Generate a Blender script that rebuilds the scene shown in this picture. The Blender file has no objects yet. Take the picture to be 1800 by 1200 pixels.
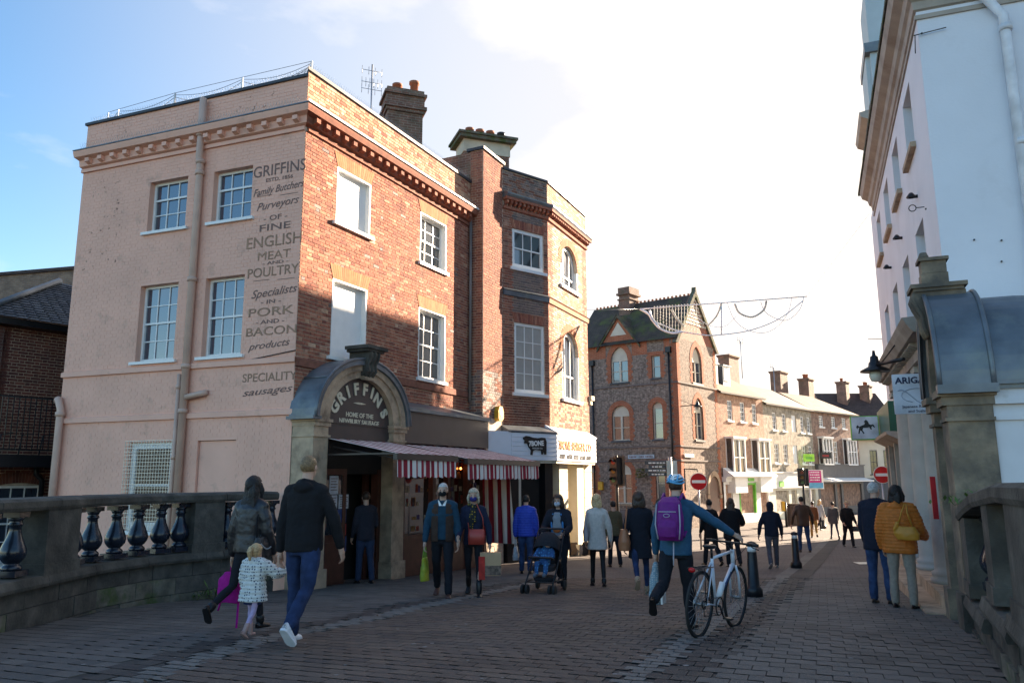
import bpy, math, random
from mathutils import Vector, Matrix, noise
random.seed(7)
R = math.radians
sc = bpy.context.scene
COL = sc.collection
# ---------------- camera, world, sun, exposure ----------------
cam = bpy.data.cameras.new('camera'); camo = bpy.data.objects.new('camera', cam); COL.objects.link(camo)
cam.sensor_width = 36; cam.lens = 27.0; cam.clip_start = 0.1; cam.clip_end = 2000
camo.matrix_world = Matrix.Rotation(R(100.1), 4, 'X') @ Matrix.Rotation(R(-0.25), 4, 'Z')
sc.camera = camo
SUN_AZ, SUN_EL = 50.0, 18.0
W = bpy.data.worlds.new('World'); sc.world = W; W.use_nodes = True
nt = W.node_tree; nt.nodes.clear()
def N(t, typ, **k):
    n = t.nodes.new(typ)
    for a, b in k.items(): setattr(n, a, b)
    return n
wo = N(nt, 'ShaderNodeOutputWorld'); bg = N(nt, 'ShaderNodeBackground'); sky = N(nt, 'ShaderNodeTexSky')
sky.sky_type = 'NISHITA'; sky.sun_disc = False; sky.sun_elevation = R(SUN_EL); sky.sun_rotation = R(SUN_AZ)
sky.air_density = 1.0; sky.dust_density = .8; sky.ozone_density = 3.0; sky.altitude = 80
bg.inputs[1].default_value = 0.078
tc = N(nt, 'ShaderNodeTexCoord'); mp = N(nt, 'ShaderNodeMapping'); mp.inputs['Scale'].default_value = (1, 1, 2.6)
nz = N(nt, 'ShaderNodeTexNoise'); nz.inputs['Scale'].default_value = 1.9; nz.inputs['Detail'].default_value = 9; nz.inputs['Roughness'].default_value = .55
cr = N(nt, 'ShaderNodeValToRGB'); cr.color_ramp.elements[0].position = .40; cr.color_ramp.elements[1].position = .80
# clouds thicken towards the bright side of the sky
dt = N(nt, 'ShaderNodeVectorMath', operation='DOT_PRODUCT'); dt.inputs[1].default_value = (math.sin(R(36)) * .93, math.cos(R(36)) * .93, .37)
mr = N(nt, 'ShaderNodeMapRange'); mr.inputs[1].default_value = .78; mr.inputs[2].default_value = 1.0; mr.inputs[3].default_value = -.16; mr.inputs[4].default_value = .14
ad = N(nt, 'ShaderNodeMath', operation='ADD'); mx = N(nt, 'ShaderNodeMix', data_type='RGBA')
mx.inputs[7].default_value = (3.8, 3.9, 4.1, 1)
L = nt.links.new
L(tc.outputs['Generated'], mp.inputs[0]); L(mp.outputs[0], nz.inputs[0]); L(tc.outputs['Generated'], dt.inputs[0]); L(dt.outputs['Value'], mr.inputs[0])
L(nz.outputs[0], ad.inputs[0]); L(mr.outputs[0], ad.inputs[1]); L(ad.outputs[0], cr.inputs[0]); L(cr.outputs[0], mx.inputs[0])
hs_ = N(nt, 'ShaderNodeHueSaturation'); hs_.inputs['Saturation'].default_value = 1.25; L(sky.outputs[0], hs_.inputs['Color']); hz_ = N(nt, 'ShaderNodeMix', data_type='RGBA'); hz_.inputs[7].default_value = (2.05, 2.35, 2.8, 1); hr_ = N(nt, 'ShaderNodeMapRange', interpolation_type='SMOOTHSTEP'); hr_.inputs[1].default_value = .30; hr_.inputs[2].default_value = 1.0; L(dt.outputs['Value'], hr_.inputs[0]); L(hr_.outputs[0], hz_.inputs[0]); L(hs_.outputs[0], hz_.inputs[6]); L(hz_.outputs[2], mx.inputs[6]); L(mx.outputs[2], bg.inputs[0]); L(bg.outputs[0], wo.inputs[0])
sl = bpy.data.lights.new('sun', 'SUN'); slo = bpy.data.objects.new('sun', sl); COL.objects.link(slo)
sl.energy = 4.6; sl.angle = R(0.5); sl.color = (1.0, .92, .82)
_s = Vector((math.sin(R(SUN_AZ)) * math.cos(R(SUN_EL)), math.cos(R(SUN_AZ)) * math.cos(R(SUN_EL)), math.sin(R(SUN_EL))))
slo.rotation_euler = _s.to_track_quat('Z', 'Y').to_euler(); slo.location = (20, 20, 40)
sc.view_settings.view_transform = 'Standard'; sc.view_settings.look = 'None'; sc.view_settings.gamma = 1
sc.view_settings.exposure = 2.42
sc.view_settings.use_white_balance = True; sc.view_settings.white_balance_temperature = 8300; sc.view_settings.white_balance_tint = 15
sc.render.engine = 'CYCLES'
sc.cycles.use_adaptive_sampling = True; sc.cycles.use_denoising = True
sc.cycles.max_bounces = 6

# ---------------- materials ----------------
MATS = {}
def _ramp(t, cols, ln):
    r = N(t, 'ShaderNodeValToRGB'); e = r.color_ramp.elements
    while len(e) < len(cols): e.new(.5)
    for i, c in enumerate(cols):
        e[i].position = i / max(1, len(cols) - 1); e[i].color = (*c, 1)
    return r
def mat(name, col, rough=.8, var=.25, sc_=3.0, bump=0.0, bsc=40, metal=0, spec=.4, dirt=None, dsc=1.2, dth=(.5, .7), cols=None, island=False, coat=0, emit=None, brick=None, mortar=(.45, .42, .38), zdirt=None, stripes=None, dots=None):
    if name in MATS: return MATS[name]
    m = bpy.data.materials.new(name); m.use_nodes = True; t = m.node_tree; b = t.nodes['Principled BSDF']; l = t.links.new
    b.inputs['Roughness'].default_value = rough; b.inputs['Metallic'].default_value = metal
    b.inputs['Specular IOR Level'].default_value = spec; b.inputs['Coat Weight'].default_value = coat
    geo = N(t, 'ShaderNodeNewGeometry'); no = N(t, 'ShaderNodeTexNoise'); no.inputs['Scale'].default_value = sc_; no.inputs['Detail'].default_value = 6
    pos = geo.outputs['Position']
    l(pos, no.inputs['Vector'])
    if cols:
        if island:
            oi = N(t, 'ShaderNodeObjectInfo'); a = N(t, 'ShaderNodeMath', operation='ADD'); f = N(t, 'ShaderNodeMath', operation='FRACT')
            l(geo.outputs['Random Per Island'], a.inputs[0]); l(oi.outputs['Random'], a.inputs[1]); l(a.outputs[0], f.inputs[0]); src = f.outputs[0]
        else: src = no.outputs[0]
        r = _ramp(t, cols, l); l(src, r.inputs[0]); base = r.outputs[0]
    elif brick:
        uv = N(t, 'ShaderNodeUVMap'); bt = N(t, 'ShaderNodeTexBrick'); bt.inputs['Scale'].default_value = 1
        bt.inputs['Brick Width'].default_value = brick[0]; bt.inputs['Row Height'].default_value = brick[1]; bt.inputs['Mortar Size'].default_value = brick[2]
        bt.inputs['Mortar Smooth'].default_value = .2; bt.inputs['Bias'].default_value = 0
        bt.inputs['Color1'].default_value = (*col, 1); bt.inputs['Color2'].default_value = (*brick[3], 1); bt.inputs['Mortar'].default_value = (*mortar, 1)
        l(uv.outputs[0], bt.inputs['Vector']); base = bt.outputs['Color']
    elif stripes:
        uv = N(t, 'ShaderNodeUVMap'); sp = N(t, 'ShaderNodeSeparateXYZ'); mu = N(t, 'ShaderNodeMath', operation='MULTIPLY'); mu.inputs[1].default_value = stripes[1]
        fr = N(t, 'ShaderNodeMath', operation='FRACT'); gt = N(t, 'ShaderNodeMath', operation='GREATER_THAN'); gt.inputs[1].default_value = .5
        mm = N(t, 'ShaderNodeMix', data_type='RGBA'); mm.inputs[6].default_value = (*col, 1); mm.inputs[7].default_value = (*stripes[0], 1)
        l(uv.outputs[0], sp.inputs[0]); l(sp.outputs[0], mu.inputs[0]); l(mu.outputs[0], fr.inputs[0]); l(fr.outputs[0], gt.inputs[0]); l(gt.outputs[0], mm.inputs[0]); base = mm.outputs[2]
    elif dots:
        oc = N(t, 'ShaderNodeTexCoord'); vo = N(t, 'ShaderNodeTexVoronoi'); vo.inputs['Scale'].default_value = dots[1]; vo.inputs['Randomness'].default_value = .35
        lt = N(t, 'ShaderNodeMath', operation='LESS_THAN'); lt.inputs[1].default_value = dots[2]
        mm = N(t, 'ShaderNodeMix', data_type='RGBA'); mm.inputs[6].default_value = (*col, 1); mm.inputs[7].default_value = (*dots[0], 1)
        l(oc.outputs['Object'], vo.inputs['Vector']); l(vo.outputs['Distance'], lt.inputs[0]); l(lt.outputs[0], mm.inputs[0]); base = mm.outputs[2]
    else:
        rg = N(t, 'ShaderNodeRGB'); rg.outputs[0].default_value = (*col, 1); base = rg.outputs[0]
    # brightness variation
    mr = N(t, 'ShaderNodeMapRange'); mr.inputs[1].default_value = .3; mr.inputs[2].default_value = .7; mr.inputs[3].default_value = 1 - var; mr.inputs[4].default_value = 1 + var
    l(no.outputs[0], mr.inputs[0])
    mv = N(t, 'ShaderNodeMix', data_type='RGBA', blend_type='MULTIPLY'); mv.inputs[0].default_value = 1
    cb = N(t, 'ShaderNodeCombineColor')
    for i in range(3): l(mr.outputs[0], cb.inputs[i])
    l(base, mv.inputs[6]); l(cb.outputs[0], mv.inputs[7]); base = mv.outputs[2]
    if dirt:
        n2 = N(t, 'ShaderNodeTexNoise'); n2.inputs['Scale'].default_value = dsc; n2.inputs['Detail'].default_value = 10; n2.inputs['Roughness'].default_value = .65; l(pos, n2.inputs['Vector'])
        r2 = N(t, 'ShaderNodeMapRange'); r2.inputs[1].default_value = dth[0]; r2.inputs[2].default_value = dth[1]
        l(n2.outputs[0], r2.inputs[0]); md = N(t, 'ShaderNodeMix', data_type='RGBA'); md.inputs[7].default_value = (*dirt, 1)
        l(r2.outputs[0], md.inputs[0]); l(base, md.inputs[6]); base = md.outputs[2]
    l(base, b.inputs['Base Color'])
    if bump or brick:
        bn = N(t, 'ShaderNodeTexNoise'); bn.inputs['Scale'].default_value = bsc; bn.inputs['Detail'].default_value = 5; l(pos, bn.inputs['Vector'])
        bu = N(t, 'ShaderNodeBump'); bu.inputs['Strength'].default_value = bump or .2; bu.inputs['Distance'].default_value = .02
        l(bn.outputs[0], bu.inputs['Height'])
        if brick:
            b2 = N(t, 'ShaderNodeBump'); b2.inputs['Strength'].default_value = .5; b2.inputs['Distance'].default_value = .01; b2.invert = True
            l(bt.outputs['Fac'], b2.inputs['Height']); l(bu.outputs[0], b2.inputs['Normal']); l(b2.outputs[0], b.inputs['Normal'])
        else: l(bu.outputs[0], b.inputs['Normal'])
    if emit: b.inputs['Emission Color'].default_value = (*emit[0], 1); b.inputs['Emission Strength'].default_value = emit[1]
    MATS[name] = m
    return m
def glass(name, tint=(.02, .025, .03), rough=.04):
    if name in MATS: return MATS[name]
    m = mat(name, tint, rough=rough, var=.1, spec=1.0); m.node_tree.nodes['Principled BSDF'].inputs['IOR'].default_value = 1.7
    return m
redb = mat('red_brick', (0, 0, 0), cols=[(.30, .095, .058), (.39, .145, .088), (.25, .075, .05), (.43, .18, .11), (.34, .115, .07), (.21, .062, .045), (.47, .24, .16)], island=True, var=.22, sc_=9, rough=.9, bump=.35, bsc=70, dirt=(.14, .08, .06), dsc=2.3, dth=(.58, .78))
tanb = mat('pale_worn_brick', (0, 0, 0), cols=[(.5, .28, .18), (.42, .2, .12), (.58, .37, .25), (.36, .17, .1)], island=True, var=.2, sc_=8, rough=.9, bump=.4, bsc=60)
greyb = mat('grey_header_brick', (0, 0, 0), cols=[(.14, .1, .09), (.2, .13, .11), (.1, .08, .08), (.26, .16, .13), (.16, .12, .12)], island=True, var=.25, sc_=9, rough=.75, bump=.3, bsc=70)
brownb = mat('brown_brick', (0, 0, 0), cols=[(.17, .06, .04), (.23, .085, .055), (.12, .045, .035), (.26, .11, .07)], island=True, var=.25, sc_=9, rough=.9, bump=.3, bsc=70)
mortar = mat('lime_mortar', (.55, .44, .34), var=.2, sc_=12, rough=.95, bump=.3, dirt=(.2, .13, .1), dsc=2, dth=(.5, .8))
painted = mat('pink_masonry_paint', (.82, .435, .325), var=.07, sc_=1.3, rough=.7, bump=.25, bsc=25, dirt=(.60, .33, .25), dsc=3.0, dth=(.57, .74))
paintedw = mat('worn_pink_paint', (.82, .435, .325), var=.08, sc_=1.3, rough=.7, bump=.3, bsc=25, dirt=(.20, .08, .05), dsc=7.0, dth=(.60, .66))
stone = mat('limestone', (.44, .31, .21), var=.2, sc_=5, rough=.85, bump=.35, bsc=30, dirt=(.14, .09, .06), dsc=2.2, dth=(.5, .75))
dstone = mat('blackened_stone', (.085, .078, .066), var=.4, sc_=4, rough=.9, bump=.6, bsc=25, dirt=(.035, .032, .028), dsc=1.6, dth=(.42, .65))
mossst = mat('mossy_stone', (.12, .11, .085), var=.45, sc_=5, rough=.95, bump=.8, bsc=18, dirt=(.06, .085, .028), dsc=2.6, dth=(.47, .62))
lead = mat('lead_sheet', (.13, .148, .165), var=.3, sc_=2.2, rough=.42, bump=.15, bsc=9, metal=.35, dirt=(.2, .22, .2), dsc=1.7, dth=(.52, .75))
slate = mat('slate', (.05, .06, .075), cols=[(.035, .042, .055), (.06, .07, .085), (.085, .09, .1), (.05, .055, .06)], island=True, var=.3, sc_=4, rough=.6, bump=.2)
white = mat('white_gloss_paint', (.78, .78, .76), var=.04, sc_=5, rough=.45, bump=.05)
wwall = mat('white_render', (.70, .71, .75), var=.05, sc_=.9, rough=.75, bump=.18, bsc=30, dirt=(.56, .56, .58), dsc=.7, dth=(.55, .85))
offwh = mat('cream_render', (.62, .60, .50), var=.06, sc_=2, rough=.8, bump=.1)
brownp = mat('brown_gloss_paint', (.06, .043, .04), var=.1, sc_=3, rough=.4)
dwood = mat('dark_red_wood', (.09, .028, .018), var=.25, sc_=6, rough=.4, bump=.1)
blackm = mat('black_iron', (.012, .012, .014), var=.2, sc_=10, rough=.35)
blackg = mat('black_gloss_baluster', (.010, .016, .028), var=.3, sc_=6, rough=.24, spec=.5, coat=.1, dirt=(.05, .055, .05), dsc=6, dth=(.6, .8))
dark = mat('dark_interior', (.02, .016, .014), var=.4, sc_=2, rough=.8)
gl = glass('window_glass'); glb = glass('sky_reflecting_glass', (.03, .045, .07), .05)
blind = mat('pale_blind', (.34, .33, .30), var=.1, rough=.3, spec=.8)
steel = mat('grey_steel', (.38, .39, .40), var=.1, rough=.35, metal=.8)
gum = mat('gable_tile_brick', (.31, .085, .045), var=.2, sc_=4, brick=(.22, .075, .01, (.26, .06, .035)), mortar=(.3, .2, .15))

# ---------------- mesh builder ----------------
class Fr:                                   # vertical frame: t along the wall, d outwards, z up (z=0 is the photographer's eye level)
    def __init__(s, P, ang, side=1, z0=0):
        a = R(ang); s.P = Vector((P[0], P[1], z0)); s.u = Vector((math.sin(a), math.cos(a), 0)); s.n = Vector((math.cos(a), -math.sin(a), 0)) * side; s.side = side; s.ang = ang
    def __call__(s, t, d, z): return s.P + s.u * t + s.n * d + Vector((0, 0, z))
    def at(s, t, d=0): p = s(t, d, 0); return (p.x, p.y)
    def right(s): return Vector((0, 0, 1)).cross(s.n)
    def rot(s): r = s.right(); return math.atan2(r.y, r.x)
FW = Fr((0, 0), 90, 1)                       # world aligned: t = x, d = -y
def hg(Y):
    H = [(-50, 1.5), (0, 1.50), (5, 1.52), (7.4, 1.60), (10.6, 1.76), (13.7, 1.92), (20, 2.2), (28, 2.45), (35, 2.6), (45, 2.65), (900, 2.65)]
    for (a, b), (c, d) in zip(H, H[1:]):
        if Y <= c: return -(b + (d - b) * (Y - a) / (c - a))
class MB:
    def __init__(s, fr=None): s.v = []; s.f = []; s.m = []; s.uv = []; s.fr = fr; s.sm = []
    def face(s, pts, mi=0, sm=False):
        k = len(s.v); loc = [Vector(p) for p in pts]
        s.v += [s.fr(*p) if s.fr else p for p in loc]; s.f.append(tuple(range(k, k + len(pts)))); s.m.append(mi); s.sm.append(sm)
        zs = [p.z for p in loc]
        if max(zs) - min(zs) < 1e-5: s.uv += [(p.x, p.y) for p in loc]
        else: s.uv += [(p.x + p.y, p.z) for p in loc]
    def box(s, t0, t1, d0, d1, z0, z1, mi=0, back=True):
        A = lambda a, b, c: (a, b, c)
        q = [[A(t0, d1, z0), A(t1, d1, z0), A(t1, d1, z1), A(t0, d1, z1)], [A(t1, d0, z0), A(t1, d0, z1), A(t1, d1, z1), A(t1, d1, z0)], [A(t0, d0, z0), A(t0, d1, z0), A(t0, d1, z1), A(t0, d0, z1)],
             [A(t0, d0, z1), A(t0, d1, z1), A(t1, d1, z1), A(t1, d0, z1)], [A(t0, d0, z0), A(t1, d0, z0), A(t1, d1, z0), A(t0, d1, z0)]]
        if back: q.append([A(t0, d0, z0), A(t0, d0, z1), A(t1, d0, z1), A(t1, d0, z0)])
        for x in q: s.face(x, mi)
    def ibox(s, t0, t1, d0, d1, z0, z1, mi=0):   # welded box: one island
        k = len(s.v); P = [(t, d, z) for z in (z0, z1) for d in (d0, d1) for t in (t0, t1)]
        s.v += [s.fr(*p) if s.fr else Vector(p) for p in P]
        for q in ((2, 3, 7, 6), (0, 2, 6, 4), (1, 5, 7, 3), (4, 6, 7, 5), (0, 1, 3, 2)):
            s.f.append(tuple(k + i for i in q)); s.m.append(mi); s.sm.append(False); s.uv += [(P[i][0] + P[i][1], P[i][2]) for i in q]
    def prof(s, pts, t0, t1, mi=0, caps=True, m0=0, m1=0):      # profile in (d, z) swept along t; m0/m1 mitre the ends by d
        n = len(pts)
        for i in range(n):
            a, b = pts[i], pts[(i + 1) % n]
            s.face([(t0 + m0 * a[0], a[0], a[1]), (t1 + m1 * a[0], a[0], a[1]), (t1 + m1 * b[0], b[0], b[1]), (t0 + m0 * b[0], b[0], b[1])], mi)
        if caps:
            s.face([(t0 + m0 * p[0], p[0], p[1]) for p in pts], mi); s.face([(t1 + m1 * p[0], p[0], p[1]) for p in reversed(pts)], mi)
    def ext(s, pts, d0, d1, mi=0):               # outline in (t, z) given depth
        n = len(pts)
        s.face([(p[0], d1, p[1]) for p in pts], mi); s.face([(p[0], d0, p[1]) for p in reversed(pts)], mi)
        for i in range(n):
            a, b = pts[i], pts[(i + 1) % n]; s.face([(a[0], d0, a[1]), (b[0], d0, b[1]), (b[0], d1, b[1]), (a[0], d1, a[1])], mi)
    def tube(s, pts, r, n=8, mi=0, caps=True, closed=False):
        pts = [Vector(p) for p in pts]; rs = r if isinstance(r, (list, tuple)) else [r] * len(pts); rings = []; up = Vector((0, 0, 1)); k0 = len(s.v)
        prev = None
        for i, p in enumerate(pts):
            a = pts[i - 1] if i else (pts[-1] if closed else p); b = pts[i + 1] if i < len(pts) - 1 else (pts[0] if closed else p)
            d = (b - a); d = d.normalized() if d.length > 1e-9 else up
            if prev is None: x = d.cross(up if abs(d.z) < .95 else Vector((1, 0, 0))).normalized()
            else: x = (prev - d * prev.dot(d)); x = x.normalized() if x.length > 1e-6 else d.orthogonal().normalized()
            prev = x; y = d.cross(x); rings.append([p + (x * math.cos(2 * math.pi * j / n) + y * math.sin(2 * math.pi * j / n)) * rs[i] for j in range(n)])
        for rg in rings: s.v += [s.fr(*p) if s.fr else p for p in rg]
        m = len(rings)
        for i in range(m if closed else m - 1):
            for j in range(n):
                i2 = (i + 1) % m
                s.f.append((k0 + i * n + j, k0 + i * n + (j + 1) % n, k0 + i2 * n + (j + 1) % n, k0 + i2 * n + j)); s.m.append(mi); s.sm.append(True)
                s.uv += [(j / n, i), ((j + 1) / n, i), ((j + 1) / n, i + 1), (j / n, i + 1)]
        if caps and not closed:
            s.f.append(tuple(k0 + j for j in range(n))[::-1]); s.m.append(mi); s.sm.append(False); s.uv += [(0, 0)] * n
            s.f.append(tuple(k0 + (m - 1) * n + j for j in range(n))); s.m.append(mi); s.sm.append(False); s.uv += [(0, 0)] * n
    def lathe(s, prof, c=(0, 0, 0), n=16, mi=0, sx=1, sy=1):   # prof = (r, z)
        k0 = len(s.v); c = Vector(c)
        for r, z in prof:
            for j in range(n):
                p = c + Vector((r * sx * math.cos(2 * math.pi * j / n), r * sy * math.sin(2 * math.pi * j / n), z)); s.v.append(s.fr(*p) if s.fr else p)
        for i in range(len(prof) - 1):
            for j in range(n):
                s.f.append((k0 + i * n + j, k0 + i * n + (j + 1) % n, k0 + (i + 1) * n + (j + 1) % n, k0 + (i + 1) * n + j)); s.m.append(mi); s.sm.append(True); s.uv += [(j / n, i), ((j + 1) / n, i), ((j + 1) / n, i + 1), (j / n, i + 1)]
        for rr, rev in ((0, 1), (len(prof) - 1, 0)):
            if prof[rr][0] > 1e-4:
                f = tuple(k0 + rr * n + j for j in range(n)); s.f.append(f[::-1] if rev else f); s.m.append(mi); s.sm.append(False); s.uv += [(0, 0)] * n
    def mesh(s, name, mats, org):
        me = bpy.data.meshes.new(name); o = Vector(org)
        me.from_pydata([tuple(Vector(v) - o) for v in s.v], [], s.f); 
        for m in mats: me.materials.append(m)
        me.polygons.foreach_set('material_index', s.m); me.polygons.foreach_set('use_smooth', s.sm)
        uv = me.uv_layers.new(name='UVMap'); uv.data.foreach_set('uv', [c for p in s.uv for c in p])
        return me
ORG = {}
def tag(o, label=None, cat=None, group=None, kind=None):
    for k, v in (('label', label), ('category', cat), ('group', group), ('kind', kind)):
        if v: o[k] = v
    return o
def thing(name, loc, label, cat, group=None, rot=0):
    o = bpy.data.objects.new(name, None); COL.objects.link(o); o.location = loc; o.rotation_euler.z = rot; o.empty_display_size = .2
    ORG[o.name] = Vector(loc); return tag(o, label, cat, group)
def obj(name, mb, mats, parent=None, **k):
    if not isinstance(mats, (list, tuple)): mats = [mats]
    if parent is not None and parent.name not in ORG:  # local space parent
        org = Vector((0, 0, 0)); loc = org
    else:
        xs = list(zip(*mb.v)); org = Vector(((min(xs[0]) + max(xs[0])) / 2, (min(xs[1]) + max(xs[1])) / 2, min(xs[2])))
        loc = org - (ORG[parent.name] if parent else Vector((0, 0, 0)))
    me = mb.mesh(name, mats, org)
    o = bpy.data.objects.new(name, me); COL.objects.link(o); o.parent = parent; o.location = loc
    if parent is None or parent.name in ORG: ORG[o.name] = org
    return tag(o, **k)
def lthing(name, loc, label, cat, group=None, rot=0):   # a thing whose parts are written in its own local space
    o = thing(name, loc, label, cat, group, rot); del ORG[o.name]; return o
def inst(name, me, parent, loc, rot=0, **k):
    o = bpy.data.objects.new(name, me); COL.objects.link(o); o.parent = parent
    o.location = Vector(loc) - (ORG.get(parent.name, Vector((0, 0, 0))) if parent else Vector((0, 0, 0))); o.rotation_euler.z = rot
    return tag(o, **k)

def holes_wall(mb, t0, t1, z0, z1, holes, mi=0, rev=.12, rmi=None, d=0):
    ts = sorted({t0, t1, *[min(max(v, t0), t1) for h in holes for v in h[:2]]}); zs = sorted({z0, z1, *[min(max(v, z0), z1) for h in holes for v in h[2:4]]})
    for a, b in zip(ts, ts[1:]):
        run = None
        for c, e in zip(zs, zs[1:]):
            m, q = (a + b) / 2, (c + e) / 2
            if any(h[0] < m < h[1] and h[2] < q < h[3] for h in holes):
                if run: mb.face([(a, d, run[0]), (b, d, run[0]), (b, d, run[1]), (a, d, run[1])], mi); run = None
            else: run = (run[0] if run else c, e)
        if run: mb.face([(a, d, run[0]), (b, d, run[0]), (b, d, run[1]), (a, d, run[1])], mi)
    r = mi if rmi is None else rmi
    for h in holes:
        a, b, c, e = h[:4]; q = h[4] if len(h) > 4 else rev
        mb.face([(a, d, c), (a, d, e), (a, d - q, e), (a, d - q, c)], r); mb.face([(b, d, e), (b, d, c), (b, d - q, c), (b, d - q, e)], r)
        mb.face([(a, d, e), (b, d, e), (b, d - q, e), (a, d - q, e)], r); mb.face([(b, d, c), (a, d, c), (a, d - q, c), (b, d - q, c)], r)
def bricks(parent, fr, t0, t1, z0, z1, holes, fmat, mats, nparts=0, name='brick', bw=.225, ch=.075, j=.013, proud=.009, near=None, skip=None, jit=.002):
    """real bricks standing proud of recessed mortar; the nearest nparts are objects, the rest one joined part"""
    L_ = []; k = 0; z = z0
    while z < z1 - .02:
        t = t0 - (.75 * bw if k % 2 else 0); hd_ = 0
        ze = min(z + ch, z1)
        while t < t1 - .01:
            w = bw if hd_ % 2 == 0 else bw / 2; hd_ += 1
            a, b = max(t, t0), min(t + w, t1); t += w
            if b - a < .04: continue
            segs = [(a, b)]
            for h in holes:
                if h[2] - .004 < ze - .01 and h[3] + .004 > z + .01:
                    n = []
                    for (p, q) in segs:
                        if q <= h[0] or p >= h[1]: n.append((p, q)); continue
                        if p < h[0] - .03: n.append((p, h[0]))
                        if q > h[1] + .03: n.append((h[1], q))
                    segs = n
            for p, q in segs:
                if skip and skip((p + q) / 2, (z + ze) / 2): continue
                L_.append((p + j / 2, q - j / 2, z + j / 2, ze - j / 2))
        z += ch; k += 1
    cx = fr(*(near or (t0, 0, (z0 + z1) / 2)))
    full = [b for b in L_ if abs((b[1] - b[0]) - (bw - j)) < .002 and abs(b[3] - b[2] - (ch - j)) < .002]
    full.sort(key=lambda b: (fr((b[0] + b[1]) / 2, 0, (b[2] + b[3]) / 2) - cx).length)
    sel = set(full[:nparts]); dt, dz = (bw - j) / 2, (ch - j)
    cache = {}
    for b in full[:nparts]:
        mi = fmat((b[0] + b[1]) / 2, (b[2] + b[3]) / 2)
        if mi not in cache:
            q = MB(); q.ibox(-dt, dt, -.02, proud, 0, dz)
            q.v = [Vector((v.x, -v.y, v.z)) for v in q.v]
            me = q.mesh(name, [mats[mi]], (0, 0, 0)); cache[mi] = me
        inst(name, cache[mi], parent, fr((b[0] + b[1]) / 2, random.uniform(-jit, jit), b[2]), fr.rot())
    mb = MB(fr)
    for b in L_:
        if b in sel: continue
        e = random.uniform(-jit, jit); mb.ibox(b[0], b[1], -.02, proud + e, b[2], b[3], fmat((b[0] + b[1]) / 2, (b[2] + b[3]) / 2))
    if mb.v: obj(name + '_courses', mb, mats, parent, kind='stuff')
def sash(parent, fr, t0, t1, z0, z1, nx, nu, nl, dep=.1, pm=None, fm=None, sill=.07, fw=.055, so=.10, sb=.07, pobj=True, barw=.022, vert=None, silm=None):
    fm = fm or white; pm = pm or gl; mb = MB(fr); D = -dep
    mb.box(t0, t0 + fw, D - .06, D, z0, z1); mb.box(t1 - fw, t1, D - .06, D, z0, z1); mb.box(t0 + fw, t1 - fw, D - .06, D, z1 - fw, z1); mb.box(t0 + fw, t1 - fw, D - .06, D, z0, z0 + fw * 1.3)
    a, b, c, e = t0 + fw, t1 - fw, z0 + fw * 1.3, z1 - fw; panes = []
    H = e - c; mid = c + H * nl / (nu + nl) if nu and nl else (e if nl else c)
    if nu and nl: mb.box(a, b, D - .05, D - .008, mid - .02, mid + .02)
    for (lo, hi, n, dd) in ((c, mid, nl, -.03), (mid, e, nu, -.018)):
        if not n: continue
        for i in range(nx):
            for k in range(n):
                p, q = a + (b - a) * i / nx, a + (b - a) * (i + 1) / nx; r, s_ = lo + (hi - lo) * k / n, lo + (hi - lo) * (k + 1) / n
                panes.append((p, q, r, s_, D + dd - .012))
                if k: mb.box(p, q, D + dd - .015, D + dd + .006, r - barw / 2, r + barw / 2)
            if i: mb.box(p - barw / 2, p + barw / 2, D + dd - .016, D + dd + .008, lo, hi)
    w = obj('window', mb, fm, parent)
    if pobj:
        me = None
        for (p, q, r, s_, dd) in panes:
            m2 = MB(fr); m2.box(p + .004, q - .004, dd - .006, dd, r + .004, s_ - .004); po = obj('pane', m2, pm, w); po.rotation_euler = (random.uniform(-.005, .005), random.uniform(-.005, .005), random.uniform(-.006, .006))
    else:
        m2 = MB(fr)
        for (p, q, r, s_, dd) in panes: m2.box(p, q, dd - .006, dd, r, s_)
        obj('pane', m2, pm, w)
    if sill: m3 = MB(fr); m3.box(t0 - so, t1 + so, D - .02, sb, z0 - sill, z0); obj('sill', m3, silm or fm, w)
    return w
def flat_arch(mb, t0, t1, z, h=.30, sp=.10, mi=0, d=.010, bw=.07, rise=0):
    n = max(4, round((t1 - t0 + sp) / bw)); c = (t0 + t1) / 2
    for i in range(n):
        f0, f1 = i / n, (i + 1) / n; g = .006
        b0, b1 = t0 + (t1 - t0) * f0, t0 + (t1 - t0) * f1; u0, u1 = (t0 - sp) + (t1 - t0 + 2 * sp) * f0, (t0 - sp) + (t1 - t0 + 2 * sp) * f1
        r0 = rise * (1 - (2 * f0 - 1) ** 2); r1 = rise * (1 - (2 * f1 - 1) ** 2)
        mb_ext_island(mb, [(b0 + g / 2, z + r0), (b1 - g / 2, z + r1), (u1 - g / 2, z + h + r1), (u0 + g / 2, z + h + r0)], -.02, d, mi)
def mb_ext_island(mb, pts, d0, d1, mi=0):
    k = len(mb.v); n = len(pts)
    P = [(p[0], d0, p[1]) for p in pts] + [(p[0], d1, p[1]) for p in pts]; mb.v += [mb.fr(*p) if mb.fr else Vector(p) for p in P]
    fs = [tuple(range(n, 2 * n))] + [(i, (i + 1) % n, n + (i + 1) % n, n + i) for i in range(n)]
    for f in fs: mb.f.append(tuple(k + i for i in f)); mb.m.append(mi); mb.sm.append(False); mb.uv += [(P[i][0], P[i][2]) for i in f]
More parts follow.
